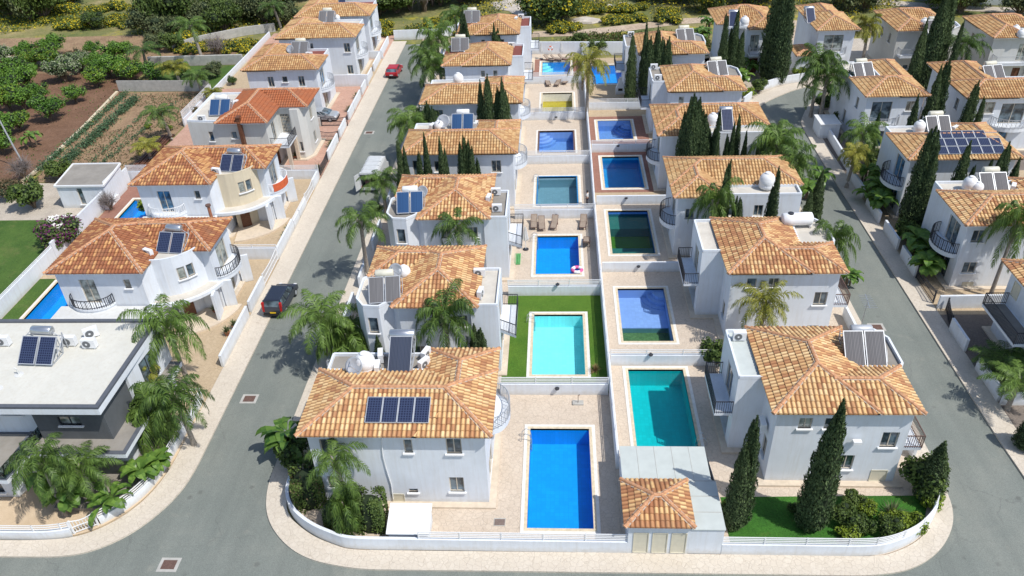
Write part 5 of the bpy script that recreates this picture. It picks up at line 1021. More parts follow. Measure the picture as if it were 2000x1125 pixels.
# ---------------- garden buildings
sh=empty('utility_shed',(4,30.3,0),'white utility building with small tiled hip roof and grey sheet roof','shed')
walls(sh,[(.0,.0),(3.55,0),(3.55,3.),(0,3.)],0,2.55,[('S',.75,.1,.85,1.75,'hatch'),('S',1.85,.1,.85,1.75,'hatch'),('S',2.95,.1,.85,1.75,'hatch')],'wall',cap=None)
tiled_roof(sh,[(-.28,-.25,3.75,3.35)],ze=2.62,slope=.38,tile='tileA')
walls(sh,[(3.56,.02),(5.5,.02),(5.5,4.),(5.3,6.4),(-.05,6.4),(-.05,3.01),(3.56,3.01)],0,2.2,(),'wall',cap=None)
m=MB(); m.poly([(-.12,3.02),(3.58,3.02),(3.58,-.05),(5.55,-.05),(5.55,3.6),(5.3,3.7),(5.3,6.5),(-.12,6.5)],2.2,2.26); 
m.build('sheet_roof',M['sheet'],sh)
s=MB(); 
for x in (.95,2.05,3.15,4.25): s.box(x,3.05,2.262,x+.02,6.48,2.275)
for y in (1.2,2.4,3.6): s.box(3.6,y,2.262,5.5,y+.03,2.28)
s.build('sheet_joints',M['concrete'],sh)
g=empty('garden_store',(-10.3,30.7,0),'low white garden store with sloping lid behind the front wall','shed'); m=MB(); m.add([(0,0,0),(2.4,0,0),(2.4,1.7,0),(0,1.7,0),(0,0,1.05),(2.4,0,1.05),(2.4,1.7,1.5),(0,1.7,1.5)],[(0,1,5,4),(1,2,6,5),(2,3,7,6),(3,0,4,7)]); m.build('walls',M['wall'],g); m=MB(); m.add([(-.1,-.12,1.05),(2.5,-.12,1.05),(2.5,1.8,1.55),(-.1,1.8,1.55),(-.1,-.12,1.12),(2.5,-.12,1.12),(2.5,1.8,1.62),(-.1,1.8,1.62)],[(0,3,2,1),(4,5,6,7),(0,1,5,4),(1,2,6,5),(2,3,7,6),(3,0,4,7)]); m.build('lid',M['white'],g)
hu=empty('garden_house',(-53.6,74.,0),'small white garden house with grey lean-to roof beside the lawn','shed'); walls(hu,[(0,0),(5.2,0),(5.2,4.2),(0,4.2)],-.06,2.6,[('S',2.4,.4,.6,1.9),('S',3.1,-.0,.4,.5)],'wall',cap=None)
m=MB(); m.add([(-.1,-.1,2.65),(5.3,-.1,2.65),(5.3,4.3,3.1),(-.1,4.3,3.1)],[(0,1,2,3)]); m.build('roof',M['deckgrey'],hu); m=MB(); [m.bar(p,q,.14,.2) for p,q in (((-.1,-.1,2.62),(5.3,-.1,2.62)),((5.3,-.1,2.62),(5.3,4.3,3.1)),((5.3,4.3,3.1),(-.1,4.3,3.1)),((-.1,4.3,3.1),(-.1,-.1,2.62)))]; m.box(5.2,.1,2.5,5.22,4.2,3.0); m.build('roof_edge',M['white'],hu)
# ================================================================ ROOF EQUIPMENT
HV={'g':dict(coll='collg',tank='tank'),'gw':dict(coll='collg',tank='alu',cw=1.25,cl=2.3),'b':dict(coll='collb',tank='plastic'),'d':dict(coll='coll',tank='tank'),'da':dict(coll='pv',tank='steel',cw=1.1,cl=1.8),'s1':dict(coll='coll',tank='steel',n=1,cw=1.5,cl=2.7,tilt=34,tr=.33,tl=1.7),'t1':dict(coll='pv',tank='steel',n=1,cw=1.15,cl=2.5,tilt=38)}
def heater(px,py,v,lab,rz=0,z=6.24,sc=1.):
    x,y=G(px,py,z+.1); put('heater_'+v,lambda:solar_heater(**HV[v]),(x,y,z),rz,lab,'solar heater','rooftop solar water heaters',sc)
for px,py,v,lab,rz in [(779,735,'s1','long single dark solar collector with steel tank on the nearest villa left of pools',0),(752,592,'g','twin hazy grey solar collectors on the second villa left of pools',6),
 (801,417,'b','twin blue solar collectors on the octagonal terrace, third villa left of pools',4),(903,257,'b','twin blue solar collectors behind the roof of the fourth villa left of pools',0),
 (898,101,'g','solar collectors on the red terrace of the sixth villa left of pools',0),(921,45,'g','solar collectors on the farthest villa left of pools',0),
 (1692,716,'gw','wide pale solar collectors with steel tank on the nearest villa right of pools',0),(1422,256,'t1','single blue solar collector with steel tank on the fourth villa right of pools',0),
 (1404,149,'g','grey solar collectors on the fifth villa right of pools',8),(1341,83,'g','grey solar collectors on the farthest villa right of pools',8),(1432,53,'t1','single tilted blue solar collector left of the giant cypresses',-8),
 (1585,46,'t1','single blue solar collector on the villa right of the giant cypresses',0),(1830,66,'g','hazy solar collectors on the octagonal bay of the back row villa',3),
 (1945,380,'g','hazy solar collectors beside two white tanks on the second right street villa',2),(1836,263,'g','hazy solar collectors above the photovoltaic array, third right street villa',3),
 (1690,153,'g','pale solar collectors on the terrace of the fourth right street villa',8),(1946,159,'g','pale solar collectors on the wide-balconied villa at the right',10),
 (330,495,'da','dark solar collectors with grey tank on the rounded white bay',-6),(450,336,'da','dark solar collectors with cream tank above the cream bay',-6),
 (428,226,'b','blue solar collectors on the flat roof beside the orange tiles',0),(584,108,'g','streaked solar collectors on the villa behind the orange roof',0),
 (637,45,'g','solar collectors on the fifth villa up the left street',0),(668,7,'t1','solar collector on the farthest villa up the left street',0)]: heater(px,py,v,lab,rz)
heater(69,713,'da','blue solar collectors with cream tank on the modern flat roof',-3,6.45,1.08)
def tank(px,py,lab,key='tu',z=6.24,rz=0,sc=1.):
    x,y=G(px,py,z); put(key,(lambda:water_tank()) if key=='tu' else (lambda:water_tank(.55,2.3,True,'white')),(x,y,z),rz,lab,'water tank','rooftop water tanks',sc)
for px,py,lab,sc in [(716,724,'round white water tank beside the dish on the nearest villa left of pools',1.05),(791,543,'white water tank behind the dish on the second villa left of pools',.8),(858,255,'white dome tank under the big dish, fourth villa left of pools',.8),
 (896,165,'white upright water tank on the fifth villa left of pools',1.),(1496,368,'upright white water tank in the sunken terrace, third villa right of pools',1.1),(1391,245,'white water tank beside the steel-tanked collector, fourth villa right of pools',.95),
 (1453,52,'white ribbed water tank by the tilted blue collector, left of giant cypresses',1.),(1803,54,'round white water tank beside the octagonal bay in the back row',.9),(1981,66,'round white tank on the farthest right back row villa, left one',.8),(1992,74,'round white tank on the farthest right back row villa, right one',.8),
 (1891,372,'larger round white tank on the second right street villa',.95),(1906,377,'smaller round white tank on the second right street villa',.75),(1793,259,'round white tank left of collectors on the third right street villa',.9),
 (441,208,'big white water tank behind the collectors beside the orange roof',1.),(660,40,'white round tank on the fifth villa up the left street',.6)]: tank(px,py,lab,sc=sc)
tank(1554,442,'big white barrel tank lying on the octagonal terrace, second villa right of pools','th',rz=3)
def ac(px,py,lab,rz=0,z=6.24,sc=1.): x,y=G(px,py,z); put('ac',ac_unit,(x,y,z),rz,lab,'air conditioner','rooftop air conditioning units',sc)
for px,py,rz,lab in [(745,703,100,'upper white fan unit left of the long collector, nearest villa left of pools'),(739,726,95,'lower white fan unit left of the long collector, nearest villa left of pools'),(833,699,70,'upper white fan unit right of the long collector, nearest left villa'),(829,718,55,'lower tilted fan unit right of the long collector, nearest left villa'),
 (937,540,0,'fan unit facing front on the east terrace, second villa left of pools'),(939,580,80,'fan unit turned sideways on the east terrace, second villa left of pools'),(969,381,0,'rear fan unit on the east terrace, third villa left of pools'),(955,395,80,'sideways fan unit on the east terrace, third villa left of pools'),(971,413,0,'front fan unit on the east terrace, third villa left of pools'),
 (845,254,70,'fan unit left of the big dish, fourth villa left of pools'),(930,250,80,'fan unit right of blue collectors, fourth villa left of pools'),(999,93,0,'fan unit on the red terrace, sixth villa left of pools'),(1018,37,0,'fan unit on the red terrace, farthest villa left of pools'),(1008,43,80,'small sideways fan unit, farthest villa left of pools'),
 (1443,664,0,'fan unit on the west box roof, nearest villa right of pools'),(1277,136,0,'rear fan unit on the west box roof, fifth villa right of pools'),(1285,157,0,'front fan unit on the west box roof, fifth villa right of pools'),(1232,72,0,'fan unit on the farthest villa right of pools'),
 (1976,374,60,'fan unit right of the collectors on the second right street villa'),(1863,259,40,'fan unit right of the collectors, third right street villa'),(292,501,-25,'fan unit left of the dark collectors on the rounded white bay'),(424,341,-15,'fan unit left of the dark collectors above the cream bay'),(396,237,0,'fan unit at the front of the flat roof beside orange tiles'),(461,208,60,'fan unit against the orange tiled roof'),(605,112,0,'fan unit on the red deck behind the orange roof')]: ac(px,py,lab,rz)
for px,py,rz,lab in [(139,674,0,'fan unit in the middle of the modern flat roof'),(181,658,35,'rear angled fan unit on the modern flat roof'),(178,679,0,'right-hand front fan unit on the modern flat roof'),(10,674,0,'fan unit at the left picture edge on the modern flat roof')]: ac(px,py,lab,rz,6.45,1.1)
for px,py,sc,lab in [(697,734,1.15,'pale satellite dish on the nearest villa left of pools'),(776,546,1.1,'grey satellite dish above the twin collectors, second villa left of pools'),(827,388,1.,'satellite dish behind the blue collectors, third villa left of pools'),(868,254,1.35,'largest satellite dish, on the fourth villa left of pools'),(1402,240,.9,'satellite dish half hidden by cypresses, fourth villa right of pools'),(569,106,1.,'satellite dish on the villa behind the orange roof'),(1440,56,.8,'satellite dish behind cypresses in the back row')]:
    x,y=G(px,py,6.24); put('dish',lambda:dish(),(x,y,6.24),0,lab,'satellite dish','satellite dishes',sc)
def panels(X,Y,y0,slope,rows,cols,pw,ph,lab,x0,ze=6.35,dz=.17):
    root=empty('solar_panel_array',(X,Y,0),lab,'solar panels'); c=1/math.sqrt(1+slope*slope)
    f=MB()
    for r in range(rows):
        for k in range(cols):
            ya=y0+r*(ph+.06)*c; yb=ya+ph*c; xa=x0+k*(pw+.05)+(0 if rows<3 else -.12*(r==2)); xb=xa+pw
            if rows==3 and r==2 and k==cols-1: continue
            z=lambda y:ze+slope*y+dz; m=MB(); P=[(xa,ya,z(ya)),(xb,ya,z(ya)),(xb,yb,z(yb)),(xa,yb,z(yb))]
            m.add(P,[(0,1,2,3)],0,[[(0,0),(pw,0),(pw,ph),(0,ph)]])
            for p,q in zip(P,P[1:]+P[:1]): m.bar(p,q,.045,.05,1)
            m.build('panel',[M['pv'],M['alu']],root)
        for t in (.25,.75): yy=y0+(r+t)*(ph+.06)*c; f.bar((x0-.1,yy,ze+slope*yy+.09),(x0+cols*(pw+.05)+.05,yy,ze+slope*yy+.09),.05)
    f.build('rails',M['alu'],root)
x0=G(709,836,6.85)[0]+10; panels(-10,33.4,.75,SL,1,4,.92,1.66,'row of four dark blue solar panels on the front roof slope of the nearest villa',x0)
panels(38.4,69.6,.5,SL,3,6,.98,.95,'large three-row solar panel array on the third right street villa',-2.9)
# ================================================================ VEHICLES
mpv=car('people_carrier','navy',[(-2.05,.3),(-2.12,.75),(-2.05,1.02),(.75,1.0),(1.75,.86),(2.1,.66),(2.12,.3)],(-2.05,1.25,-1.85,.35,1.0,1.62),1.78,(-1.35,1.35),.32,'plate',rear_dark=True); mpv.scale=(1.,1.,1.1)
mpv.location=(-24.25,55.9,-.06); mpv.rotation_euler=(0,0,math.radians(-2)); tag(mpv,'dark blue people carrier parked half on the left pavement, rear facing the viewer','car','cars on the left street')
rc=car('hatchback','red',[(-2.0,.3),(-2.06,.7),(-1.98,.92),(.85,.92),(1.75,.8),(2.05,.62),(2.06,.3)],(-1.9,1.15,-1.5,.25,.92,1.42),1.74,(-1.3,1.3),.31,'clearlamp')
rc.location=(-24.1,114.5,-.1); rc.rotation_euler=(0,0,math.radians(-3)); tag(rc,'bright red hatchback parked near the far end of the left street','car','cars on the left street')
sc_=car('saloon_car','silver',[(-2.2,.3),(-2.25,.7),(-2.1,.98),(-1.3,1.),(.95,.96),(1.95,.84),(2.25,.62),(2.26,.3)],(-1.75,1.35,-1.0,.35,.98,1.42),1.78,(-1.4,1.4),.31,'clearlamp')
sc_.location=(-30.9,97.4,0.01); sc_.rotation_euler=(0,0,math.radians(-92)); tag(sc_,'silver-grey saloon car parked in the pink yard beside the orange-roofed villa','car')
def box_van():
    root=empty('delivery_van',(0,0,0)); b=MB(); hw=1.0; y0,y1,z0,z1=-2.8,1.4,.45,2.45; r=.12
    sec=[(-hw,z0),(-hw,z1-.35),(-hw+.12,z1-.1),(-hw+.35,z1),(hw-.35,z1),(hw-.12,z1-.1),(hw,z1-.35),(hw,z0)]; n=len(sec)
    b.add([(x,y0,z) for x,z in sec]+[(x,y1,z) for x,z in sec],[(k,k+1,n+k+1,n+k) for k in range(n-1)]+[tuple(range(n,2*n))]); b.add([(-hw,y0,z0),(hw,y0,z0),(hw,y1,z0),(-hw,y1,z0)],[(0,1,2,3)])
    i=.1; b.bar((-hw+.05,y0,z0),(-hw+.05,y0,z1-.2),.12); b.bar((hw-.05,y0,z0),(hw-.05,y0,z1-.2),.12); b.bar((-hw+.1,y0,z1-.12),(hw-.1,y0,z1-.12),.24,.2); b.box(-hw,y0-.02,z0-.1,hw,y0+.1,z0+.12)
    for y in (-2.,-1.,0.): b.bar((-hw+.1,y,z1+.01),(hw-.1,y,z1+.01),.05)
    b.build('body',M['vanw'],root); d=MB(); d.box(-hw+.04,-.9,z0+.03,hw-.04,-.85,z1-.2); d.box(-.6,-2.2,z0+.03,.1,-1.3,1.2); d.box(.15,-2.,z0+.03,.8,-1.2,.9); d.build('load_space',M['brown'],root)
    c=MB(); c.add([(-.96,1.4,.4),(.96,1.4,.4),(.96,2.95,.4),(-.96,2.95,.4),(-.96,1.4,2.2),(.96,1.4,2.2),(.9,2.0,2.15),(-.9,2.0,2.15),(.95,2.9,1.1),(-.95,2.9,1.1),(.93,2.35,1.25),(-.93,2.35,1.25)],[(0,3,2,1),(4,5,6,7),(7,6,10,11),(11,10,8,9),(9,8,2,3),(1,2,8,10,6,5),(0,4,7,11,9,3)]); c.build('cab',M['vanw'],root)
    g=MB(); g.add([(-.84,2.04,2.08),(.84,2.04,2.08),(.86,2.36,1.31),(-.86,2.36,1.31)],[(0,3,2,1)]); g.build('windscreen',M['glass'],root)
    for s in (-1,1):
        dd=MB(); dd.bar((s*1.02,y0-.02,1.45),(s*1.35,y0-.75,1.45),.05,1.8); dd.build('rear_door',M['vanw'],root)
        for y in (-1.9,2.0): wheel(root,s*.88,y,.34,.22,s)
        l=MB(); l.box(s*.9-.06,y0-.05,.6,s*.9+.06,y0,.85); l.build('rear_light',M['lamp'],root)
    return root
v=box_van(); v.location=(-20.35,79.6,-.12); v.rotation_euler=(0,0,math.radians(-1.5)); tag(v,'dirty white panel van with open rear doors parked under a palm on the left street','van')
def motorbike():
    root=empty('motorcycle',(0,0,0)); m=MB(); m.tube([(0,-.5,.6),(0,0,.75),(0,.35,.85)],[.13,.16,.12],8); m.build('body',M['navy'],root); s=MB(); s.tube([(0,-.75,.82),(0,-.1,.82)],[.1,.13],8); s.build('seat',M['black'],root)
    for y in (-.65,.68): w_=MB(); w_.cyl((-.06,y,.3),(.06,y,.3),.3,None,18); w_.build('wheel',M['black'],root)
    h=MB(); h.bar((-.35,.4,1.05),(.35,.4,1.05),.04); h.bar((0,.68,.3),(0,.38,1.05),.06); h.build('handlebar',M['steel'],root); return root
mb_=motorbike(); x,y=G(822,168,-.12); mb_.location=(x+.2,y,-.12); mb_.rotation_euler=(0,0,.5); tag(mb_,'dark motorcycle parked in palm shade on the pool side of the left street','motorcycle')
# ================================================================ PALMS
PK={'a':dict(h=4.6,nf=17,L=3.0,seed=3),'b':dict(h=5.6,nf=12,L=2.8,seed=5,lean=.6),'c':dict(h=3.6,nf=18,L=2.9,seed=8,lean=.2),'d':dict(h=5.2,nf=17,L=3.3,seed=11,green='palmy',dry=8,lean=.1),'e':dict(h=4.,nf=14,L=2.2,seed=13,green='palmy'),'f':dict(h=4.8,nf=14,L=2.9,seed=17,mul=2),'g':dict(h=1.,nf=16,L=1.9,seed=19,r=.13)}
def palm_at(px,py,Y,k,lab,sc=None,rz=None):
    """crown centre seen at px,py, planted at depth Y"""
    x,z=TopAt(px,py,Y); h=PK[k]['h']; s=sc or max(.6,min(1.5,z/h))
    r_=R.random()*360 if rz is None else rz
    put('palm_'+k,lambda:palm(k,**PK[k]),(x,Y,-.02),r_,lab,'palm tree','palm trees',(1,1,z/h) if not sc else (sc,sc,z/h))
for a in [(330,640,44.6,'c','large dense palm between the modern house and left pavement, farther one',.98),(345,775,38.9,'c','drooping bright green palm inside the curved wall, above the garden gate',.88),(160,910,33.6,'a','palm in the modern house garden, tallest of the corner group',.8),(75,905,32.6,'a','palm leftmost in the modern house garden',.75),
 (660,890,32.9,'b','palm with bare trunk in front of the nearest villa wall',.78),(678,985,32.,'g','low hanging palm frond clump between two clipped shrubs',.78),(630,618,47.6,'a','wide palm leaning over the left street beside the octagonal terrace',1.12),(668,665,47.2,'g','lower young palm beside the wide street palm',1.4),
 (700,425,59.9,'b','tall straight palm beside the left street throwing a star shadow',1.),(870,625,45.6,'c','bushy palm before the front wall of the second villa left of pools',.95),(893,450,58.4,'b','palm before the front wall of the third villa left of pools',.95),(745,352,72.,'a','palm beside the open white van',.9),
 (800,240,84.2,'c','lower palm on the street edge beside the fourth villa left of pools',1.15),(822,228,86.,'a','second palm behind the street edge palm, fourth villa left of pools',.9),(840,112,102.5,'f','double-crowned palm shading the motorcycle',1.2),(855,80,106,'c','palm behind the double-crowned palm by the left street',1.1),(888,35,119.5,'a','palm at the far end of the left street',1.),
 (1148,125,95.8,'d','tall yellowing palm with dry fronds beside the pool dividing wall',1.1),(1495,590,49.2,'d','yellow-green palm between the two nearest villas right of pools',.82),(1395,400,61.2,'c','palm at the left of the cypresses, third villa right of pools',.8),(1625,468,57.,'c','palm showing behind the lying white tank villa',.8),
 (1525,285,73.5,'c','spreading palm overhanging the right street, nearer one',1.15),(1548,320,69.8,'a','spreading palm overhanging the right street, lower one',.9),(1512,262,77.,'f','palm between villa and right street top, farther one',.9),
 (1618,148,93.6,'c','big palm with hanging fronds at the top of the right street',1.25),(1603,120,95.5,'a','slimmer palm behind the big one at the top of the right street',1.),(1690,262,80.3,'c','palm inside the right street wall beside the white garden box',.95),(1668,300,76.5,'e','yellowish palm by the right street wall',.9),
 (1700,50,112.,'e','slim palm standing on the forecourt between back row villas',1.1),(1958,700,46.6,'c','dense palm before the dark-balconied villa at the right edge',.95),(1990,745,42.8,'a','palm cut by the right edge above the corner garden wall',.85),(1985,440,56.5,'c','palm throwing shadow on the second right street villa wall',.8),
 (275,95,117.5,'b','dark palm standing at the head of the brown orchard',1.2),(378,50,121.,'b','tall palm at the corner of the garden lawn',1.25),(342,128,111.3,'e','yellow palm standing in the garden lawn',1.25),(385,148,107.,'a','palm behind the flat roof beside the orange tiles',.85),(318,215,92.,'b','drooping palm over the vegetable rows, farther one',1.05),(285,280,86.,'e','small palm over the vegetable rows, nearer one',1.),
 (540,12,138.,'b','palm behind the farthest left street villas',1.1),(415,180,103,'e','thin palm behind the white slatted rear fence',.8),(1888,90,104.,'a','palm between the two right back row villas',1.),(1745,560,0,'','',0)]:
    if a[4 if 0 else 3]=='' : continue
    palm_at(*a)
# ================================================================ CYPRESSES
for s_,(sp,wd) in enumerate(((0,.8),(1,1.),(2,1.15))): pass
CK={'n':(21,1,.85),'m':(22,2,1.1),'w':(23,3,1.35)}
def cyp(px,py,Y,k,lab,wid=None):
    x,z=TopAt(px,py,Y); z=max(z,1.5); s=wid or (z*.85 if z<9 else 7.6)
    put('cyp_'+k,lambda:cypress(CK[k][0],13000,CK[k][1],CK[k][2]),(x,Y,-.02),R.random()*360,lab,'cypress','cypress trees',(s,s,z))
for a in [(1480,812,32.6,'m','narrow cypress in the front lawn, taller of the pair by the grey shed',7.8),(1457,868,32.3,'m','narrow cypress in the front lawn, shorter of the pair by the grey shed',7.),(1648,782,32.5,'w','tallest cypress in the front lawn, leaning before the white wall',8.6),(1618,850,32.3,'m','shorter stem merged into the tallest front lawn cypress',7.4),(1847,862,34.9,'m','cypress in the bottom right bend of the curved wall',10.)]: cyp(*a)
rows=[('the fourth villa left of pools',71.2,[(775,275),(788,285),(827,259),(818,296),(857,267),(868,290),(898,277),(904,264),(914,272),(921,285),(931,308)],'n',8.2),
 ('the fifth villa left of pools',84.3,[(832,197),(843,208),(937,156),(951,145),(971,170),(979,152),(987,177)],'m',8.6),
 ('the farthest villa left of pools',111.3,[(903,15),(909,37),(964,45),(972,55)],'m',9.),
 ('the fourth villa right of pools',75.2,[(1344,214),(1357,184),(1368,191),(1375,216),(1383,240)],'w',9.4),('the blue tube collector',75.,[(1396,250),(1408,212),(1421,262),(1436,237),(1445,222),(1459,255)],'n',7.2),
 ('the third villa right of pools',61.9,[(1419,330),(1428,311),(1440,383),(1446,386),(1522,325),(1514,358)],'n',8.),
 ('the farthest villa right of pools',100.6,[(1236,64),(1264,39),(1272,70),(1286,51),(1295,72),(1308,71)],'m',8.6),
 ('the tilted blue collector villa',108.6,[(1419,26),(1429,55),(1444,15),(1453,60)],'n',10.)]
on=['leftmost','second','third','fourth','fifth','sixth','seventh','eighth','ninth','tenth','rightmost']
for nm,Y,L_,k,wd in rows:
    for i,(px,py) in enumerate(L_): cyp(px,py,Y+R.uniform(-.4,.4),k,f"{on[i] if i<len(L_)-1 else 'rightmost'} cypress from the left in the row before {nm}",wd)
cyp(2040,800,39.2,'m','cypress at the right picture edge throwing its shadow across the right street',10.)
for a in [(1530,-46,109.,'w','giant cypress in the back row, left of the twin pair',13.),(1546,-30,107.5,'w','giant cypress in the back row, right of the twin pair',13.),(1608,332,69.3,'m','cypress by the right street edge, taller of two beside broad leaves',8.5),(1584,372,68.,'n','cypress by the right street edge, shorter of two beside broad leaves',7.5),
 (1812,37,97.,'m','tall cypress left of the octagonal bay villa, front one',10.),(1803,62,97.3,'n','shorter cypress left of the octagonal bay villa',9.),(1853,-20,103.5,'w','very tall cypress between the two right back row villas, left',12.),(1867,-30,104.5,'w','very tall cypress between the two right back row villas, middle',11.),(1884,40,102.,'n','slim cypress between the two right back row villas, right',8.),
 (1840,127,86.,'m','left cypress of the pair beside the fourth right street villa',10.),(1857,113,86.4,'m','right cypress of the pair beside the fourth right street villa',10.),(1795,183,83.8,'m','cypress covering the right corner of the fourth right street villa',8.),(1720,217,81.2,'n','slim small cypress below the fourth right street villa balcony',6.),
 (1913,157,83.4,'m','left cypress before the wide-balconied villa',8.5),(1923,188,83.2,'n','right cypress before the wide-balconied villa',7.5),(1829,248,68.2,'w','big dark cypress left in front of the photovoltaic villa, taller stem',10.5),(1834,283,67.6,'m','big dark cypress left in front of the photovoltaic villa, shorter stem',9.5),
 (1897,275,68.2,'m','middle cypress before the photovoltaic villa',9.),(1906,322,67.8,'n','small cypress beside the middle one before the photovoltaic villa',7.),(1940,310,68.2,'n','small leaning cypress before the photovoltaic villa right half',7.),(1962,292,68.3,'n','fourth cypress before the photovoltaic villa',7.5),(1973,277,68.4,'m','fifth and tallest right-hand cypress before the photovoltaic villa',8.5),(1993,308,68.,'m','cypress at the right picture edge before the photovoltaic villa',9.),
 (1846,375,66.3,'n','low young cypress right of the big dark pair',7.)]: cyp(*a)
for px,py,Y,l in ((735,655,46.2,'small cypress under the octagonal terrace window'),(795,648,46.3,'small cypress at the wall left of the bushy palm'),(925,632,46.2,'small wide cypress right of the bushy palm, left half'),(938,640,46.,'small wide cypress right of the bushy palm, right half')): cyp(px,py,Y,'m',l,7.)
# ================================================================ SHRUBS, GARDEN PLANTS
def pl(key,fn,px,py,lab,cat,grp,sc=1.,z=0,rz=None): x,y=G(px,py,z); return put(key,fn,(x,y,z-.03),R.random()*360 if rz is None else rz,lab,cat,grp,sc)
hb=lambda:hedge(31,1.6,1.3,2.4); 
put('hA',hb,(-11.6,32.1,0),0,'clipped square green shrub left of the white garden store','shrub','clipped shrubs',(1.15,1.2,1.15)); put('hB',lambda:hedge(33,1.7,1.7,1.9,rnd=.6),(-13.9,32.3,0),0,'rounded dome shrub between palm and curved corner wall','shrub','clipped shrubs')
put('hC',lambda:hedge(35,1.9,2.,2.3,flower='orange' if 0 else 'brownleaf'),(-16.1,34.2,0),20,'large flowering hedge block in the corner by the street','shrub','clipped shrubs',(1.05,1.2,1.05)); put('hA',hb,(-15.9,36.6,0),0,'dark hedge between the nearest villa and the left street','shrub','clipped shrubs',(.9,1.9,.9))
BK={'b1':dict(seed=41,h=2.2,r=1.3,trunk=.3,n=2200),'b2':dict(seed=42,h=2.,r=1.4,trunk=.2,n=2200,leaf='lime'),'ci':dict(seed=43,h=3.,r=1.9,trunk=.9,n=3000,leaf='citrus'),'cj':dict(seed=44,h=2.8,r=1.8,trunk=.8,n=2800,leaf='citrus',flower='lime',ff=.3),'pa':dict(seed=45,h=3.,r=2.,trunk=.7,n=3000,leaf='pale',flower='citrus',ff=.25),'br':dict(seed=46,h=2.4,r=2.1,trunk=.4,n=2200,leaf='brownleaf'),
 'bo':dict(seed=47,h=2.4,r=1.8,trunk=.2,n=3000,leaf='bush',flower='purple',ff=.4),'bg':dict(seed=48,h=5.,r=4.2,trunk=.6,n=6000,size=.2,leaf='bush',flower='yellowf',ff=.18,clumps=40),'dk':dict(seed=49,h=5.,r=4.,trunk=.6,n=7000,size=.19,leaf='bush',clumps=40),'ol':dict(seed=50,h=4.,r=3.2,trunk=.5,n=4200,size=.15,leaf='olive',clumps=34),'tw':dict(seed=51,h=3.2,r=1.8,trunk=.8,bare=True),'ye':dict(seed=52,h=.9,r=1.7,trunk=.05,n=1500,leaf='bush',flower='yellowf',ff=.4,clumps=16,size=.12),'st':dict(seed=53,h=2.,r=1.5,trunk=.4,n=1500,leaf='bush',size=.1)}
def bush(k,px,py,lab,sc=1.,nm='shrub',cat='shrub',z=0,grp=None): return pl('b_'+k,lambda:bushy(nm,**BK[k]),px,py,lab,cat,grp or 'garden shrubs and trees',sc,z)
bush('b1',1398,712,'round green shrub behind the cross wall beside the teal pool patio',1.05); bush('b1',1795,960,'dark green bush left of the bend cypress in the lawn',1.2); bush('b2',1745,1030,'yellow-green bushy plant at the right of the front lawn',.6); bush('b2',1780,1035,'low lime bush in the far right of the front lawn',.6); bush('b1',1645,1025,'flowering bush beside the tallest front lawn cypress',.7); bush('b1',1680,1040,'low dark bush in the middle of the front lawn',.6); bush('b2',1815,985,'small light bush inside the curved railing by the bend cypress',.6); bush('b2',1420,1000,'tiny bush at the left end of the front lawn',.4); bush('b2',1690,1000,'loose lime shrub behind the low dark bush in the front lawn',.5); bush('b1',1730,1040,'dark shrub under the feathery grass in the front lawn',.6); bush('b1',1665,990,'small dark shrub right of the tallest front lawn cypress',.55); bush('b2',1655,1050,'low yellow-green shrub against the front lawn railing',.5); bush('b1',1550,1000,'low climbing plant at the patio edge before the lawn',.35)
bush('b2',668,712,'bright lime bush beside the trunk of the wide street palm',.8); bush('b1',573,905,'broad dark bush at the street corner of the nearest villa',1.,); bush('bo',120,482,'purple-flowering bougainvillea beside the white rear wall',1.25,'bougainvillea'); bush('b1',68,405,'dark green round bush on the gravel yard left of the garden house',1.5); bush('tw',218,410,'bare small tree before the garden house',.7,'bare_tree','tree')
bush('b2',292,412,'yellow-green shrub right of the garden house',.8)
names=['citrus tree','leafy tree','fruit tree']
orch=[(35,145,'ci',1.1),(70,130,'cj',1.2),(20,165,'ci',1.2),(58,175,'ci',1.1),(98,135,'cj',1.3),(110,110,'ci',1.15),(75,120,'br',1.),(150,125,'br',1.1),(185,108,'ci',1.),(160,140,'pa',1.),(130,160,'pa',1.2),(150,200,'ci',1.1),(190,170,'cj',1.2),(190,140,'ci',1.2),(215,150,'ci',1.3),(235,125,'ci',1.3),(260,160,'cj',1.1),(305,160,'ci',1.1),(100,235,'ci',1.3),(50,215,'ci',1.2),(20,215,'cj',1.1),(12,190,'ci',1.2),(40,255,'cj',1.),(8,300,'ci',1.3),(5,270,'ci',1.1),(230,150,'ci',1.1),(55,120,'ci',1.),(10,130,'pa',1.1),(80,200,'ci',1.2),(340,100,'b1',1.4),(310,95,'ol',.8)]
ow=['first','second','third','fourth','fifth','sixth','seventh','eighth','ninth','tenth','eleventh','twelfth','thirteenth','fourteenth','fifteenth','sixteenth','seventeenth','eighteenth','nineteenth','twentieth']
srt=sorted(range(len(orch)),key=lambda i:-G(orch[i][0],orch[i][1])[1]); cnt={}
adj={'ci':'glossy green citrus tree','cj':'light green citrus tree','pa':'pale whitish-leaved fruit tree','br':'brown-leaved shrub','b1':'dark shrub','ol':'grey-green tree'}
for i in srt:
    px,py,k,sc=orch[i]; cnt[k]=cnt.get(k,0)+1; bush(k,px,py,f"{adj[k]} in the left orchard, {ow[cnt[k]-1]} of its kind counting from the back",sc*R.uniform(.75,1.15),'orchard_tree','tree',-.08,'orchard trees')
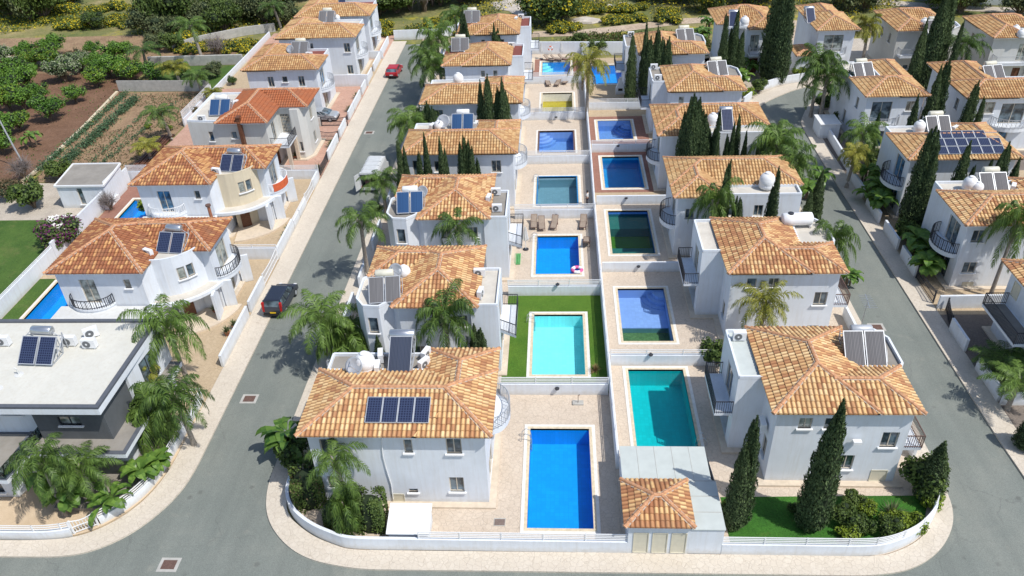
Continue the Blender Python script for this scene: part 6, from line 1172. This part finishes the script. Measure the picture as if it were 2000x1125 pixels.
# far vegetation
far=[(20,30,'dk',1.4),(60,40,'ol',1.3),(90,38,'dk',1.2),(345,55,'dk',1.3),(300,65,'ol',1.2),(330,75,'ol',1.),(185,55,'st',1.8),(430,30,'dk',1.3),(470,40,'ol',1.3),(500,30,'dk',1.3),(520,45,'ol',1.),(450,10,'bg',1.2),(500,8,'dk',1.2),(545,5,'dk',1.3),(575,0,'dk',1.2),(740,30,'dk',1.3),(775,25,'dk',1.4),(760,5,'ol',1.3),(800,20,'ol',1.2),(795,10,'dk',1.2),(860,10,'dk',1.2),(900,5,'dk',1.1),(940,2,'ol',1.),(1072,45,'bg',1.35),(1100,38,'bg',1.),(1250,2,'ol',.5),(1350,4,'bg',.9),(1385,22,'bg',.8),(1300,2,'dk',1.),(1450,8,'dk',1.),(1480,5,'bg',1.1),(1655,22,'ol',1.1),(1690,20,'ol',1.2),(1630,10,'ol',1.),(1840,22,'bg',1.2),(1875,25,'ol',1.2),(1905,10,'dk',1.),(1820,5,'ol',1.1),(1990,30,'ol',1.1),(400,60,'ol',1.),(560,50,'ol',.9),(440,60,'dk',.8),(30,12,'dk',1.4),(140,10,'ol',1.2)]
tw_=lambda n:ow[n] if n<20 else 'twenty-'+ow[n-20] if n>19 and n<29 else f'twenty-{ow[n-20]}'
fc={}; fadj={'dk':'dark evergreen tree','ol':'grey-green scrub tree','bg':'yellow-tinged bushy tree','st':'spiny grey-green cactus clump'}
for px,py,k,sc in sorted(far): 
    fc[k]=fc.get(k,0)+1; lab=f"{fadj[k]} in the far scrub, {ow[fc[k]-1] if fc[k]<=20 else 'twenty-'+ow[fc[k]-21]} of its kind from the left"; bush(k,px,py,lab if k!='st' else 'spiny grey-green cactus clump on the bare ground, upper left',(sc,sc*R.uniform(.8,1.1),sc*R.uniform(.8,1.5)),'scrub_tree' if k!='st' else 'cactus','tree' if k!='st' else 'cactus',-.1,'trees and bushes in the far scrub')
for px,py,sc,l in [(830,22,2.2,'bare grey leafless tree behind the left street end'),(845,10,2.,'second bare grey tree behind the left street end, farther back'),(60,8,1.6,'bare pale tree at the top left'),(428,110,1.1,'small bare tree before the grey stone wall'),(48,350,.9,'bare tree by the street lamp')]: bush('tw',px,py,l,sc,'bare_tree','tree',-.1)
rngy=random.Random(5); yn=0
for cx0,cy0,sx_,sy_,n in ((200,35,110,22,16),(420,85,70,18,12),(900,60,60,12,8),(1180,15,130,14,14),(1120,60,60,4,6),(700,62,60,8,7),(1230,45,80,8,5)):
    for k in range(n): yn+=1; x,y=G(cx0+rngy.uniform(-sx_,sx_),cy0+rngy.uniform(-sy_,sy_),-.1); put('b_ye',lambda:bushy('shrub',**BK['ye']),(x,y,-.12),rngy.random()*360,'low yellow-flowering scrub bush in the rough ground behind the estate','shrub','yellow-flowering scrub bushes',rngy.uniform(.7,1.5))
# broad-leaved garden plants
bn=lambda k:pl
bl=[(285,865,1.3,'banana-like plant standing alone by the modern house corner'),(295,940,1.,'low broad-leaved plant inside the curved wall bend'),(312,918,.9,'broad-leaved plant against the street-side railing'),(215,1000,1.,'broad-leaved plant behind the thin railing left of the gate'),(130,965,1.4,'big broad-leaved clump below the corner palms'),(160,985,1.2,'second broad-leaved clump below the corner palms'),
 (560,890,1.3,'broad-leaved plant overhanging the left pavement corner'),(1790,505,1.35,'big banana clump before the second right street villa, upper'),(1815,545,1.25,'big banana clump before the second right street villa, lower'),(1805,525,1.2,'middle banana clump before the second right street villa'),(1700,395,1.3,'banana clump before the photovoltaic villa'),(1725,420,1.2,'yellow-green broad-leaved plant by the third right street wall'),(1690,360,1.2,'broad-leaved plant high in the third right street garden'),(1712,375,1.3,'dark broad-leaved plant beside the photovoltaic villa corner'),
 (1440,170,1.2,'broad-leaved clump at the fifth villa right of pools, nearest'),(1455,150,1.3,'broad-leaved clump at the fifth villa right of pools, middle'),(1470,135,1.2,'broad-leaved clump at the fifth villa right of pools, upper'),(1375,80,1.2,'broad-leaved clump behind the farthest villa right of pools, nearer'),(1380,60,1.2,'broad-leaved clump behind the farthest villa right of pools, farther'),(1590,365,1.1,'broad-leaved plants beside the right street cypresses'),(1570,385,1.,'second broad-leaved plant beside the right street cypresses'),
 (1825,130,1.2,'broad-leaved plant left of the pale octagonal bay'),(1615,195,1.,'broad-leaved plant under the big right street palm'),(1655,560,.8,'broad-leaved plant behind the second villa by the right street'),(70,285,1.,'banana plant at the front of the orchard'),(1340,460,.9,'broad-leaved plant beside the green murky pool'),(1985,720,1.,'broad-leaved clump in the bottom right garden')]
for i,(px,py,sc,l) in enumerate(bl): pl('ban%d'%(i%3),lambda i=i:banana(61+i%3,h=2.6,n=18+4*(i%3),leaf='banana',W=.45+.06*(i%3)),px,py,l,'plant','broad-leaved garden plants',sc)
for px,py,sc,l in [(1162,725,.8,'dry orange spiky plant at the corner of the green turf'),]: pl('spd',lambda:spiky(71,70,1.,'palmdry'),px,py,l,'plant',None,sc)
for px,py,sc,l in [(698,192,1.2,'spiky plant in the pink yard, farthest'),(683,218,1.2,'spiky plant in the pink yard, middle'),(648,287,1.3,'spiky plant inside the low wall by the orange-roofed villa'),(622,335,1.2,'spiky plant behind the white slatted plot wall'),(1740,1010,1.4,'feathery grass plant in the front lawn')]: pl('spk',lambda:spiky(72,70,1.,'olive'),px,py,l,'plant','spiky garden plants',sc)
for px,py,l in [(578,310,'potted plant by the stone-clad porch of the orange-roofed villa'),(563,455,'terracotta potted plant behind the white street wall, farther'),(556,470,'terracotta potted plant behind the white street wall, nearer'),(422,612,'potted plant on the porch of the rounded white bay'),(459,642,'potted plant by the gate of the rounded white bay villa'),(445,655,'second potted plant by the gate of the rounded white bay villa'),(1265,302,'dark round pot on the red paved pool terrace')]: pl('pot',lambda:spiky(73,50,.7,'olive','terracotta'),px,py,l,'potted plant','potted plants',1.)
for a in [(272,735,41.8,'e','slim palm wedged between modern house wall and street wall',.9),(300,800,39.6,'g','low palm clump inside the street wall by the modern house',1.3)]: palm_at(*a)
for px,py,k,sc,l in [(395,165,'b1',1.,'dark bush beside the white slatted rear fence'),(420,150,'ol',.55,'grey-green bush at the corner of the garden lawn'),(455,165,'b1',.6,'small bush behind the clothes line'),(360,150,'ci',.7,'small leafy tree in the garden lawn'),(300,150,'cj',.7,'light green tree by the grey panel fence'),(375,225,'br',.5,'brown bush beside the vegetable rows, upper'),(330,255,'b2',.4,'light weedy bush in the vegetable plot, middle'),(290,250,'b2',.35,'light weedy bush in the vegetable plot, left'),(240,350,'b2',.45,'light weedy bush behind the garden house'),(120,350,'b1',1.1,'dark bush left of the garden house roof'),(150,345,'b2',.8,'yellow-green bush behind the garden house roof'),(20,385,'br',.9,'brown bush at the left edge of the gravel yard'),
 (1605,215,'b1',.9,'dark shrub under the big palm at the bend'),(1640,240,'b1',.8,'dark shrub behind the bend wall'),(1700,325,'b1',1.,'dark shrub before the third right street villa, upper'),(1740,380,'b1',1.1,'dark shrub before the third right street villa, lower'),(1770,470,'b1',1.,'dark shrub beside the big dark cypress'),(1835,520,'b1',.9,'dark shrub behind the banana clumps'),(1975,650,'b1',1.,'dark shrub in the bottom right garden'),(1560,330,'b2',.6,'light shrub by the right street palms'),(1480,180,'b1',.9,'dark shrub by the fifth villa right of pools'),(1460,190,'b2',.7,'light shrub by the fifth villa right of pools'),(1560,150,'b2',.8,'lime shrub beneath the giant twin cypresses'),(655,690,'b1',.7,'dark shrub behind the lime bush by the street palm'),(690,700,'b1',.7,'dark shrub below the second villa west wall'),(735,420,'b1',.7,'dark shrub at the street wall by the third villa left of pools'),(1330,470,'b1',.5,'dark shrub beside the murky pool balcony'),(1130,88,'b1',1.,'green shrub left of the tall yellowing palm'),(1165,105,'b1',1.1,'green shrub right of the tall yellowing palm')]: bush(k,px,py,l,sc)
# vegetable rows
def vegrow(p,q,w_,h,dens,seed,leaf='pale'):
    rng=np.random.default_rng(seed); L_=math.dist(p,q); n=int(L_*dens); t=rng.random(n); keep=np.sin(t*40+seed)+np.sin(t*17)>-1.2; t=t[keep]; n=len(t)
    P=np.stack([p[0]+(q[0]-p[0])*t+rng.normal(size=n)*w_*.3,p[1]+(q[1]-p[1])*t+rng.normal(size=n)*w_*.3,np.abs(rng.normal(size=n))*h*.5],1); me=leafmesh('vegetable_row',P,rng.normal(size=(n,3))+[0,0,.8],.09+.06*rng.random(n),[M[leaf]],rng); return link('vegetable_row',me)
M['veg']=m_leaf('cabbage_leaf',(.05,.10,.05),(.13,.22,.11),.6)
for i,(a,b,w_,h,dn,c_) in enumerate((((75,335),(248,182),.8,.6,110,'thin'),((118,330),(268,192),1.3,.9,190,'thick'),((160,335),(300,205),.5,.3,25,'sparse'),((200,320),(345,200),.7,.4,35,'patchy'))):
    o=vegrow(G(*a),G(*b),w_,h,dn,i+1,'veg'); tag(o,f'{c_} row of leafy vegetables in the plot beside the brown orchard','vegetables',None,'stuff')
def grass(name,reg,n,mats,h,seed,size=.12):
    rng=np.random.default_rng(seed); P=[]
    x0,y0,x1,y1=reg; X=rng.uniform(x0,x1,n);Y=rng.uniform(y0,y1,n); v=np.sin(X*.13+seed)+np.sin(Y*.21+X*.05)+np.sin(X*.37-Y*.3)*.7; k=v>-.2; X,Y=X[k],Y[k]; m=len(X)
    me=leafmesh(name,np.stack([X,Y,-.1+np.abs(rng.normal(size=m))*h],1),rng.normal(size=(m,3))+[0,0,.3],size*(.6+rng.random(m)),mats,rng,mi=(rng.random(m)<.3).astype(int)); o=link(name,me); return o
for i,(reg,n,c_) in enumerate((((-110,137,-20,175),42000,'yellow-flowered rough grass behind the left orchard'),((-18,134.5,60,180),42000,'rough grass and yellow flowers beyond the dirt track'),((-4,123,24,131),9000,'low scrub between the far wall and the dirt track'),((-62,121.5,-49.5,131),5000,'yellow-flowered plot behind the grey stone wall'),((-26,131.5,-4,150),9000,'rough yellow grass at the end of the left street'),((-61,80.8,-49.3,108.),5000,'weeds scattered over the vegetable plot'),((-108,81,-63,134),5000,'dry weeds scattered through the orchard soil'))):
    tag(grass('rough_grass',reg,n,[M['bush'] if i%2==0 else M['olive'],M['yellowf'] if i not in(2,5,6) else M['brownleaf']],.35 if i<5 else .12,i+3,.16 if i<5 else .1),c_,'grass',None,'stuff')
rk=random.Random(9)
def rock():
    root=None; m=MB(); m.lathe((0,0,-.3),[(.9,0),(1.1,.35),(.9,.7),(.45,.95),(.1,1.0)],9); m.v=[(x*(1+.25*math.sin(3*x+5*y)),y*(1+.2*math.sin(4*y-x)),z*(1+.15*math.sin(6*x))) for x,y,z in m.v]; return m.build('boulder',M['rock'])
for i,(px,py,sx_,sz,l) in enumerate([(1145,42,2.4,.9,'pale limestone boulder by the dirt track, nearest'),(1190,18,1.6,1.1,'reddish boulder in the scrub, left of two'),(1215,15,2.2,1.,'pale boulder in the scrub, right of two'),(985,10,2.6,.5,'flat limestone outcrop left of the round yellow tree'),(1010,14,3.2,.5,'larger flat limestone outcrop left of the round yellow tree'),(1000,5,2.5,.6,'farthest limestone outcrop left of the round yellow tree'),(1018,24,2.,.4,'lowest limestone outcrop left of the round yellow tree')]):
    x,y=G(px,py,-.1); put('rock',rock,(x,y,-.1),rk.random()*360,l,'rock','limestone boulders',(sx_,sx_*.7,sz))
# ================================================================ SMALL THINGS
lm=empty('street_lamp',(*G(50,328),0),'tall grey street lamp with curved arm beside the brown orchard','street lamp'); p=MB(); p.tube([(0,0,0),(-.4,0,3),(-.8,.1,6),(-1.15,.3,8.),(-1.6,.6,8.9),(-2.4,1.,9.3),(-3.3,1.4,9.3)],[.11,.10,.085,.075,.07,.06,.05],10); p.build('pole',M['alu'],lm); p=MB(); p.box(-4.1,1.25,9.2,-3.2,1.55,9.36); p.build('lamp_head',M['steel'],lm)
for px,py,rz,l in [(1043,444,0,'brown sun lounger, leftmost behind the bright blue pool'),(1059,447,3,'brown sun lounger, second from left behind the bright blue pool'),(1080,445,-8,'brown sun lounger, third from left behind the bright blue pool'),(1137,444,-6,'brown sun lounger, rightmost behind the bright blue pool'),(1146,462,175,'turned brown sun lounger at the dividing wall by the bright blue pool'),
 (1072,167,8,'sun lounger left of the group by the drained pool wall'),(1086,167,-15,'sun lounger in the middle by the drained pool wall'),(1100,163,-30,'sun lounger right of the group by the drained pool wall'),(1083,118,60,'sun lounger left of the group between two folded parasols'),(1098,117,75,'middle sun lounger between two folded parasols'),(1112,116,70,'sun lounger right of the second folded parasol')]:
    x,y=G(px,py,.02); put('lounger',lounger,(x,y-.6,.02),rz,l,'sun lounger','sun loungers')
for px,py,l in [(1027,487,'folded white parasol on a round base beside the bright blue pool'),(1057,115,'folded white parasol, left of two at the farthest pool'),(1096,115,'folded white parasol, right of two at the farthest pool')]: x,y=G(px,py,.02); put('parasol',parasol_closed,(x,y,.02),0,l,'parasol','folded white parasols')
def torus(name,Rr,r,mat,loc,rot=(0,0,0),n=24,k=10):
    m=MB(); vs=[((Rr+r*math.cos(2*PI*j/k))*math.cos(2*PI*i/n),(Rr+r*math.cos(2*PI*j/k))*math.sin(2*PI*i/n),r*math.sin(2*PI*j/k)) for i in range(n) for j in range(k)]
    m.add(vs,[(i*k+j,((i+1)%n)*k+j,((i+1)%n)*k+(j+1)%k,i*k+(j+1)%k) for i in range(n) for j in range(k)]); m.m=[(0 if (q//k)//4%2 else 1) for q in range(n*k)]; o=m.build(name,[M[mat],M['white']],None,True,loc); o.rotation_euler=rot; return o
x,y=G(1127,529,-.1); tag(torus('float_ring',.42,.17,'pink',(x,y,.02)),'pink and white inflatable float ring at the near edge of the bright blue pool','float ring'); x,y=TopAt(1075,90,121.2)[0],121.1; tag(torus('lifebuoy',.3,.09,'orange',(x,y-.0,1.1),(PI/2,0,0)),'orange lifebuoy hung on the far white wall','lifebuoy')
g=empty('swim_mat',(*G(1010,515),0),'rolled green float mat lying on the patio left of the bright blue pool','float mat'); m=MB(); [m.tube([(-.22+.15*k,-.2,.08),(-.22+.15*k,1.6,.08)],.07,8) for k in range(4)]; m.build('mat',M['greenp'],g)
gh=empty('garden_bin',(*G(1268,305),0),'dark lidded bin against the wall above the mid blue pool','bin'); m=MB(); m.lathe((0,0,0),[(.3,0),(.38,.5),(.36,.85)],14); m.build('body',M['dark'],gh); m=MB(); m.lathe((0,0,.85),[(.4,0),(.38,.07),(.1,.1)],14); m.build('lid',M['black'],gh)
bb=empty('barbecue',(*G(1211,183),0),'white masonry barbecue with chimney on the cross wall, right pool row','barbecue'); m=MB(); m.box(-.6,-.3,0,.6,.3,.9); m.add([(-.55,-.3,.9),(.55,-.3,.9),(.55,.3,.9),(-.55,.3,.9),(-.16,-.14,1.9),(.16,-.14,1.9),(.16,.14,1.9),(-.16,.14,1.9)],[(0,1,5,4),(1,2,6,5),(2,3,7,6),(3,0,4,7),(4,5,6,7)]); m.box(-.16,-.14,1.9,.16,.14,2.3); m.build('hood',M['wall'],bb); m=MB(); m.box(-.3,-.31,.5,.3,-.29,.85); m.build('fire_opening',M['black'],bb)
gx=empty('garden_box',(*G(1612,262),0),'white masonry box with slatted side inside the right street wall','store'); m=MB(); m.box(-1.1,-1.2,0,1.1,1.6,1.7); m.build('body',M['wall'],gx); m=MB(); m.box(-1.2,-1.3,1.7,1.2,1.7,1.8); m.build('top',M['white'],gx)
# covers, hatches and lights
for px,py,l,s in ((976,1020,'small rust-brown grating set in the nearest patio',(.36,.3)),(1129,788,'low concrete tap plinth on the patio behind the deepest blue pool',(.4,.22))):
    x,y=G(px,py,0); r=empty('patio_cover' if 'grating' in l else 'tap_plinth',(x,y,0),l,'cover' if 'grating' in l else 'tap'); m=MB(); m.box(-s[0],-s[1],0,s[0],s[1],.03 if 'grating' in l else .12); m.build('slab',M['concrete'],r)
    m=MB(); 
    if 'grating' in l: [m.box(-s[0]+.04,-s[1]+.05+.08*k,.03,s[0]-.04,-s[1]+.1+.08*k,.045) for k in range(6)]
    else: m.tube([(0,0,.1),(0,0,.8),(.12,0,.85)],.03,6)
    m.build('bars' if 'grating' in l else 'tap',M['brown'],r)
def wall_light():
    root=empty('wall_light',(0,0,0)); m=MB(); m.lathe((0,0,0),[(.02,-.12),(.14,-.06),(.16,.02),(.02,.06)],12); m.build('shade',M['dark'],root); m=MB(); m.box(-.05,0,-.05,.05,.16,.05); m.build('bracket',M['dark'],root); return root
for px,py,Y,l in ((1088,757,44.12,'oval lamp on the cross wall behind the deepest blue pool'),(1089,554,56.88,'oval lamp on the cross wall behind the turquoise pool'),(1086,419,70.48,'oval lamp on the cross wall behind the sun loungers'),(1271,691,47.48,'oval lamp on the cross wall behind the teal pool'),(1247,519,60.58,'oval lamp on the cross wall behind the half-drained pool'),(1223,386,73.28,'oval lamp on the cross wall behind the green murky pool'),(1086,228,95.9,'oval lamp on the cross wall behind the corner-step pool'),(1207,284,85.98,'oval lamp on the cross wall behind the red paved pool')):
    x,z=TopAt(px,py,Y); put('wlamp',wall_light,(x,Y-.1,z),0,l,'wall lamp','oval wall lamps',1.1)
# clothes line with blue cloths, dark red lean-to and slatted terrace behind the orange roof
cl=empty('clothes_line',(-40.8,93.6,0),'clothes line hung with pale blue cloths behind the orange roof','clothes line'); m=MB(); [m.bar((x,0,0),(x,0,2.6),.06) for x in (0,4.6)]; m.bar((0,0,2.6),(4.6,0,2.6),.04); m.build('frame',M['white'],cl)
for x in (.2,1.6,3.0): m=MB(); n=8; m.add([(x+1.2*k/n,.06*math.sin(k*1.7),2.55) for k in range(n+1)]+[(x+1.2*k/n,.12*math.sin(k*1.7),1.7-.25*math.sin(PI*k/n)) for k in range(n+1)],[(k,k+1,n+2+k,n+1+k) for k in range(n)]); m.build('cloth',M['silver'],cl)
le=empty('lean_to',(-36.6,92.6,0),'dark red lean-to roof against the villa behind the orange tiles','shed'); m=MB(); m.box(0,0,0,2.6,1.9,2.2); m.build('walls',M['wallgrey'],le); m=MB(); m.add([(-.1,-.1,2.25),(2.7,-.1,2.25),(2.7,2.,2.75),(-.1,2.,2.75)],[(0,1,2,3)]); m.build('roof',M['deckred'],le)
pv_=empty('pallet_stack',(*G(233,395),0),'stack of long brown timber boards beside the white rear wall','timber'); m=MB(); 
for k in range(5): m.bar((-48.9-pv_.location.x+.0-.32*k,80.-pv_.location.y,.1+.05*(k%2)),(-49.1-pv_.location.x-.32*k,93.-pv_.location.y,.1+.05*(k%2)),.2,.12)
m.build('boards',M['wood'],pv_)
ch=empty('chimney_pipe',(-33.2,65.4,2.75),'brown clay chimney pipe on the flat annex before the cream-bayed villa','chimney'); m=MB(); m.cyl((0,0,0),(0,0,1.9),.17,.15,12); m.build('pipe',M['terracotta'],ch); m=MB(); m.cyl((0,0,1.9),(0,0,2.05),.26,None,12); m.build('cap',M['brown'],ch)
pb=empty('spa_box',(*G(210,398),.0),'white slatted box with dark hatch beside the blue pool of the cream-bayed villa','store'); m=MB(); m.box(-1.,-1.4,0,.9,1.2,.55); m.build('box',M['white'],pb); m=MB(); m.box(-.7,-1.2,.55,.3,-.5,.57); m.build('hatch',M['dark'],pb)
tn=empty('fabric_awning',(*G(122,470),0),'crumpled pale canvas awning over the white rear wall beside the bougainvillea','awning'); m=MB(); N_=10; vs=[(-1.+2.2*i/N_,-1.4+2.8*j/N_,2.2+.12*math.sin(i*1.9+j)+.1*math.cos(j*2.3)) for j in range(N_+1) for i in range(N_+1)]; m.add(vs,[(j*(N_+1)+i,j*(N_+1)+i+1,(j+1)*(N_+1)+i+1,(j+1)*(N_+1)+i) for j in range(N_) for i in range(N_)]); m.build('canvas',M['canvas'],tn); m=MB(); [m.bar((x,y,0),(x,y,2.2),.06) for x in (-.95,1.1) for y in (-1.3,1.3)]; m.build('poles',M['white'],tn)
# ladder-like hot water pipe and tv mast on the nearest right villa, white drain pipe and wall fan
fx,fy=-10,33.9; dp=empty('drain_pipe',(0,0,0),'thin white pipe snaking down the front wall of the nearest villa left of pools','pipe'); m=MB(); pts=[TopAt(a,b,33.82) for a,b in ((745,857),(748,890),(756,920),(764,945),(768,975))]; m.tube([(x,33.82,z) for x,z in pts],.035,6); m.build('pipe',M['white'],dp)
x,z=TopAt(1452,826,38.); put('ac',ac_unit,(12.9,37.4,3.3),-90,'fan unit bracketed on the west wall of the nearest villa right of pools','air conditioner','rooftop air conditioning units',1.); wl=empty('floodlight',(18.2,35.8,3.9),'white floodlight on the blank front wall of the nearest villa right of pools','lamp'); m=MB(); m.box(-.25,-.3,-.1,.25,0,.12); m.build('housing',M['white'],wl); m=MB(); m.box(-.06,-.02,-.2,.06,.1,.02); m.build('bracket',M['white'],wl)
an=empty('tv_aerial',(20.3,43.6,6.3),'spiky television aerial on the terrace of the nearest villa right of pools','aerial'); m=MB(); m.cyl((0,0,0),(0,0,2.6),.025); m.build('mast',M['steel'],an); m=MB(); m.bar((-.1,-.8,2.5),(.1,.8,2.5),.03); [m.bar((-.4,-.7+.2*k,2.5),(.4,-.7+.2*k,2.5),.02) for k in range(8)]; m.build('elements',M['steel'],an)
# ================================================================ PERSON by the fourth pool
def skin_fig(name,J,E_,rad,mat,parent,root=0,sub=2):
    me=D.meshes.new(name); me.from_pydata(J,E_,[]); o=D.objects.new(name,me); C.objects.link(o); me.materials.append(M[mat])
    sk_=o.modifiers.new('skin','SKIN'); me.skin_vertices[0] if me.skin_vertices else None
    lay=me.skin_vertices[0].data if me.skin_vertices else None
    if lay:
        for i,r in enumerate(rad): lay[i].radius=(r,r) if not isinstance(r,tuple) else r; lay[i].use_root=(i==root)
    ss=o.modifiers.new('sub','SUBSURF'); ss.levels=sub; ss.render_levels=sub
    if parent: o.parent=parent
    return o
x,y=G(1147,402,0); pr=empty('person',(x,y,0),'person in a white top and dark trousers standing by the fourth left pool','person',rz=1.2)
J=[(0,0,.95),(0,0,1.12),(0,.01,1.32),(0,.0,1.47),(0,.01,1.55),(0,.03,1.64),(0,.03,1.74)]+[(-.1,0,.9),(-.11,.04,.5),(-.12,0,.08),(-.12,.14,.03),(.1,0,.9),(.12,.1,.5),(.13,.02,.08),(.13,.16,.03)]+[(-.19,0,1.42),(-.25,-.02,1.15),(-.23,.08,.93),(-.22,.12,.84),(.19,0,1.42),(.26,0,1.15),(.22,.16,.98),(.2,.24,.95)]
E_=[(0,1),(1,2),(2,3),(3,4),(4,5),(5,6),(0,7),(7,8),(8,9),(9,10),(0,11),(11,12),(12,13),(13,14),(3,15),(15,16),(16,17),(17,18),(3,19),(19,20),(20,21),(21,22)]
rd=[(.15,.11),(.13,.1),(.15,.1),(.08,.07),.05,(.085,.1),(.07,.08),.09,.06,.045,.035,.09,.06,.045,.035,.055,.042,.033,.03,.055,.042,.033,.03]
skin_fig('body',J,E_,rd,'skin',pr)
for s,(hx,hy,hz) in enumerate(((-.22,.12,.84),(.2,.24,.95))):
    for k in range(5):
        d=Vector((.012*(k-2),.02+.01*k,-.08 if s==0 else -.05)); m=MB(); m.tube([(hx+.014*(k-2),hy,hz),tuple(Vector((hx+.014*(k-2),hy,hz))+d)],[.009,.006],6); m.build('finger',M['skin'],pr)
skin_fig('shirt',[(0,0,1.0),(0,0,1.15),(0,.01,1.33),(0,0,1.45),(-.2,0,1.41),(-.245,-.015,1.22),(.2,0,1.41),(.25,0,1.22)],[(0,1),(1,2),(2,3),(3,4),(4,5),(3,6),(6,7)],[(.17,.13),(.16,.125),(.17,.12),(.1,.09),.07,.065,.07,.065],'canvas',pr)
skin_fig('trousers',[(0,0,.98),(-.1,0,.88),(-.11,.04,.5),(-.12,0,.12),(.1,0,.88),(.12,.1,.5),(.13,.02,.12)],[(0,1),(1,2),(2,3),(0,4),(4,5),(5,6)],[(.16,.12),.105,.08,.065,.105,.08,.065],'denim',pr)
m=MB(); m.lathe((0,.015,1.66),[(.09,-.02),(.1,.04),(.085,.1),(.04,.13),(.01,.135)],14); m.build('hair',M['hair'],pr,True)
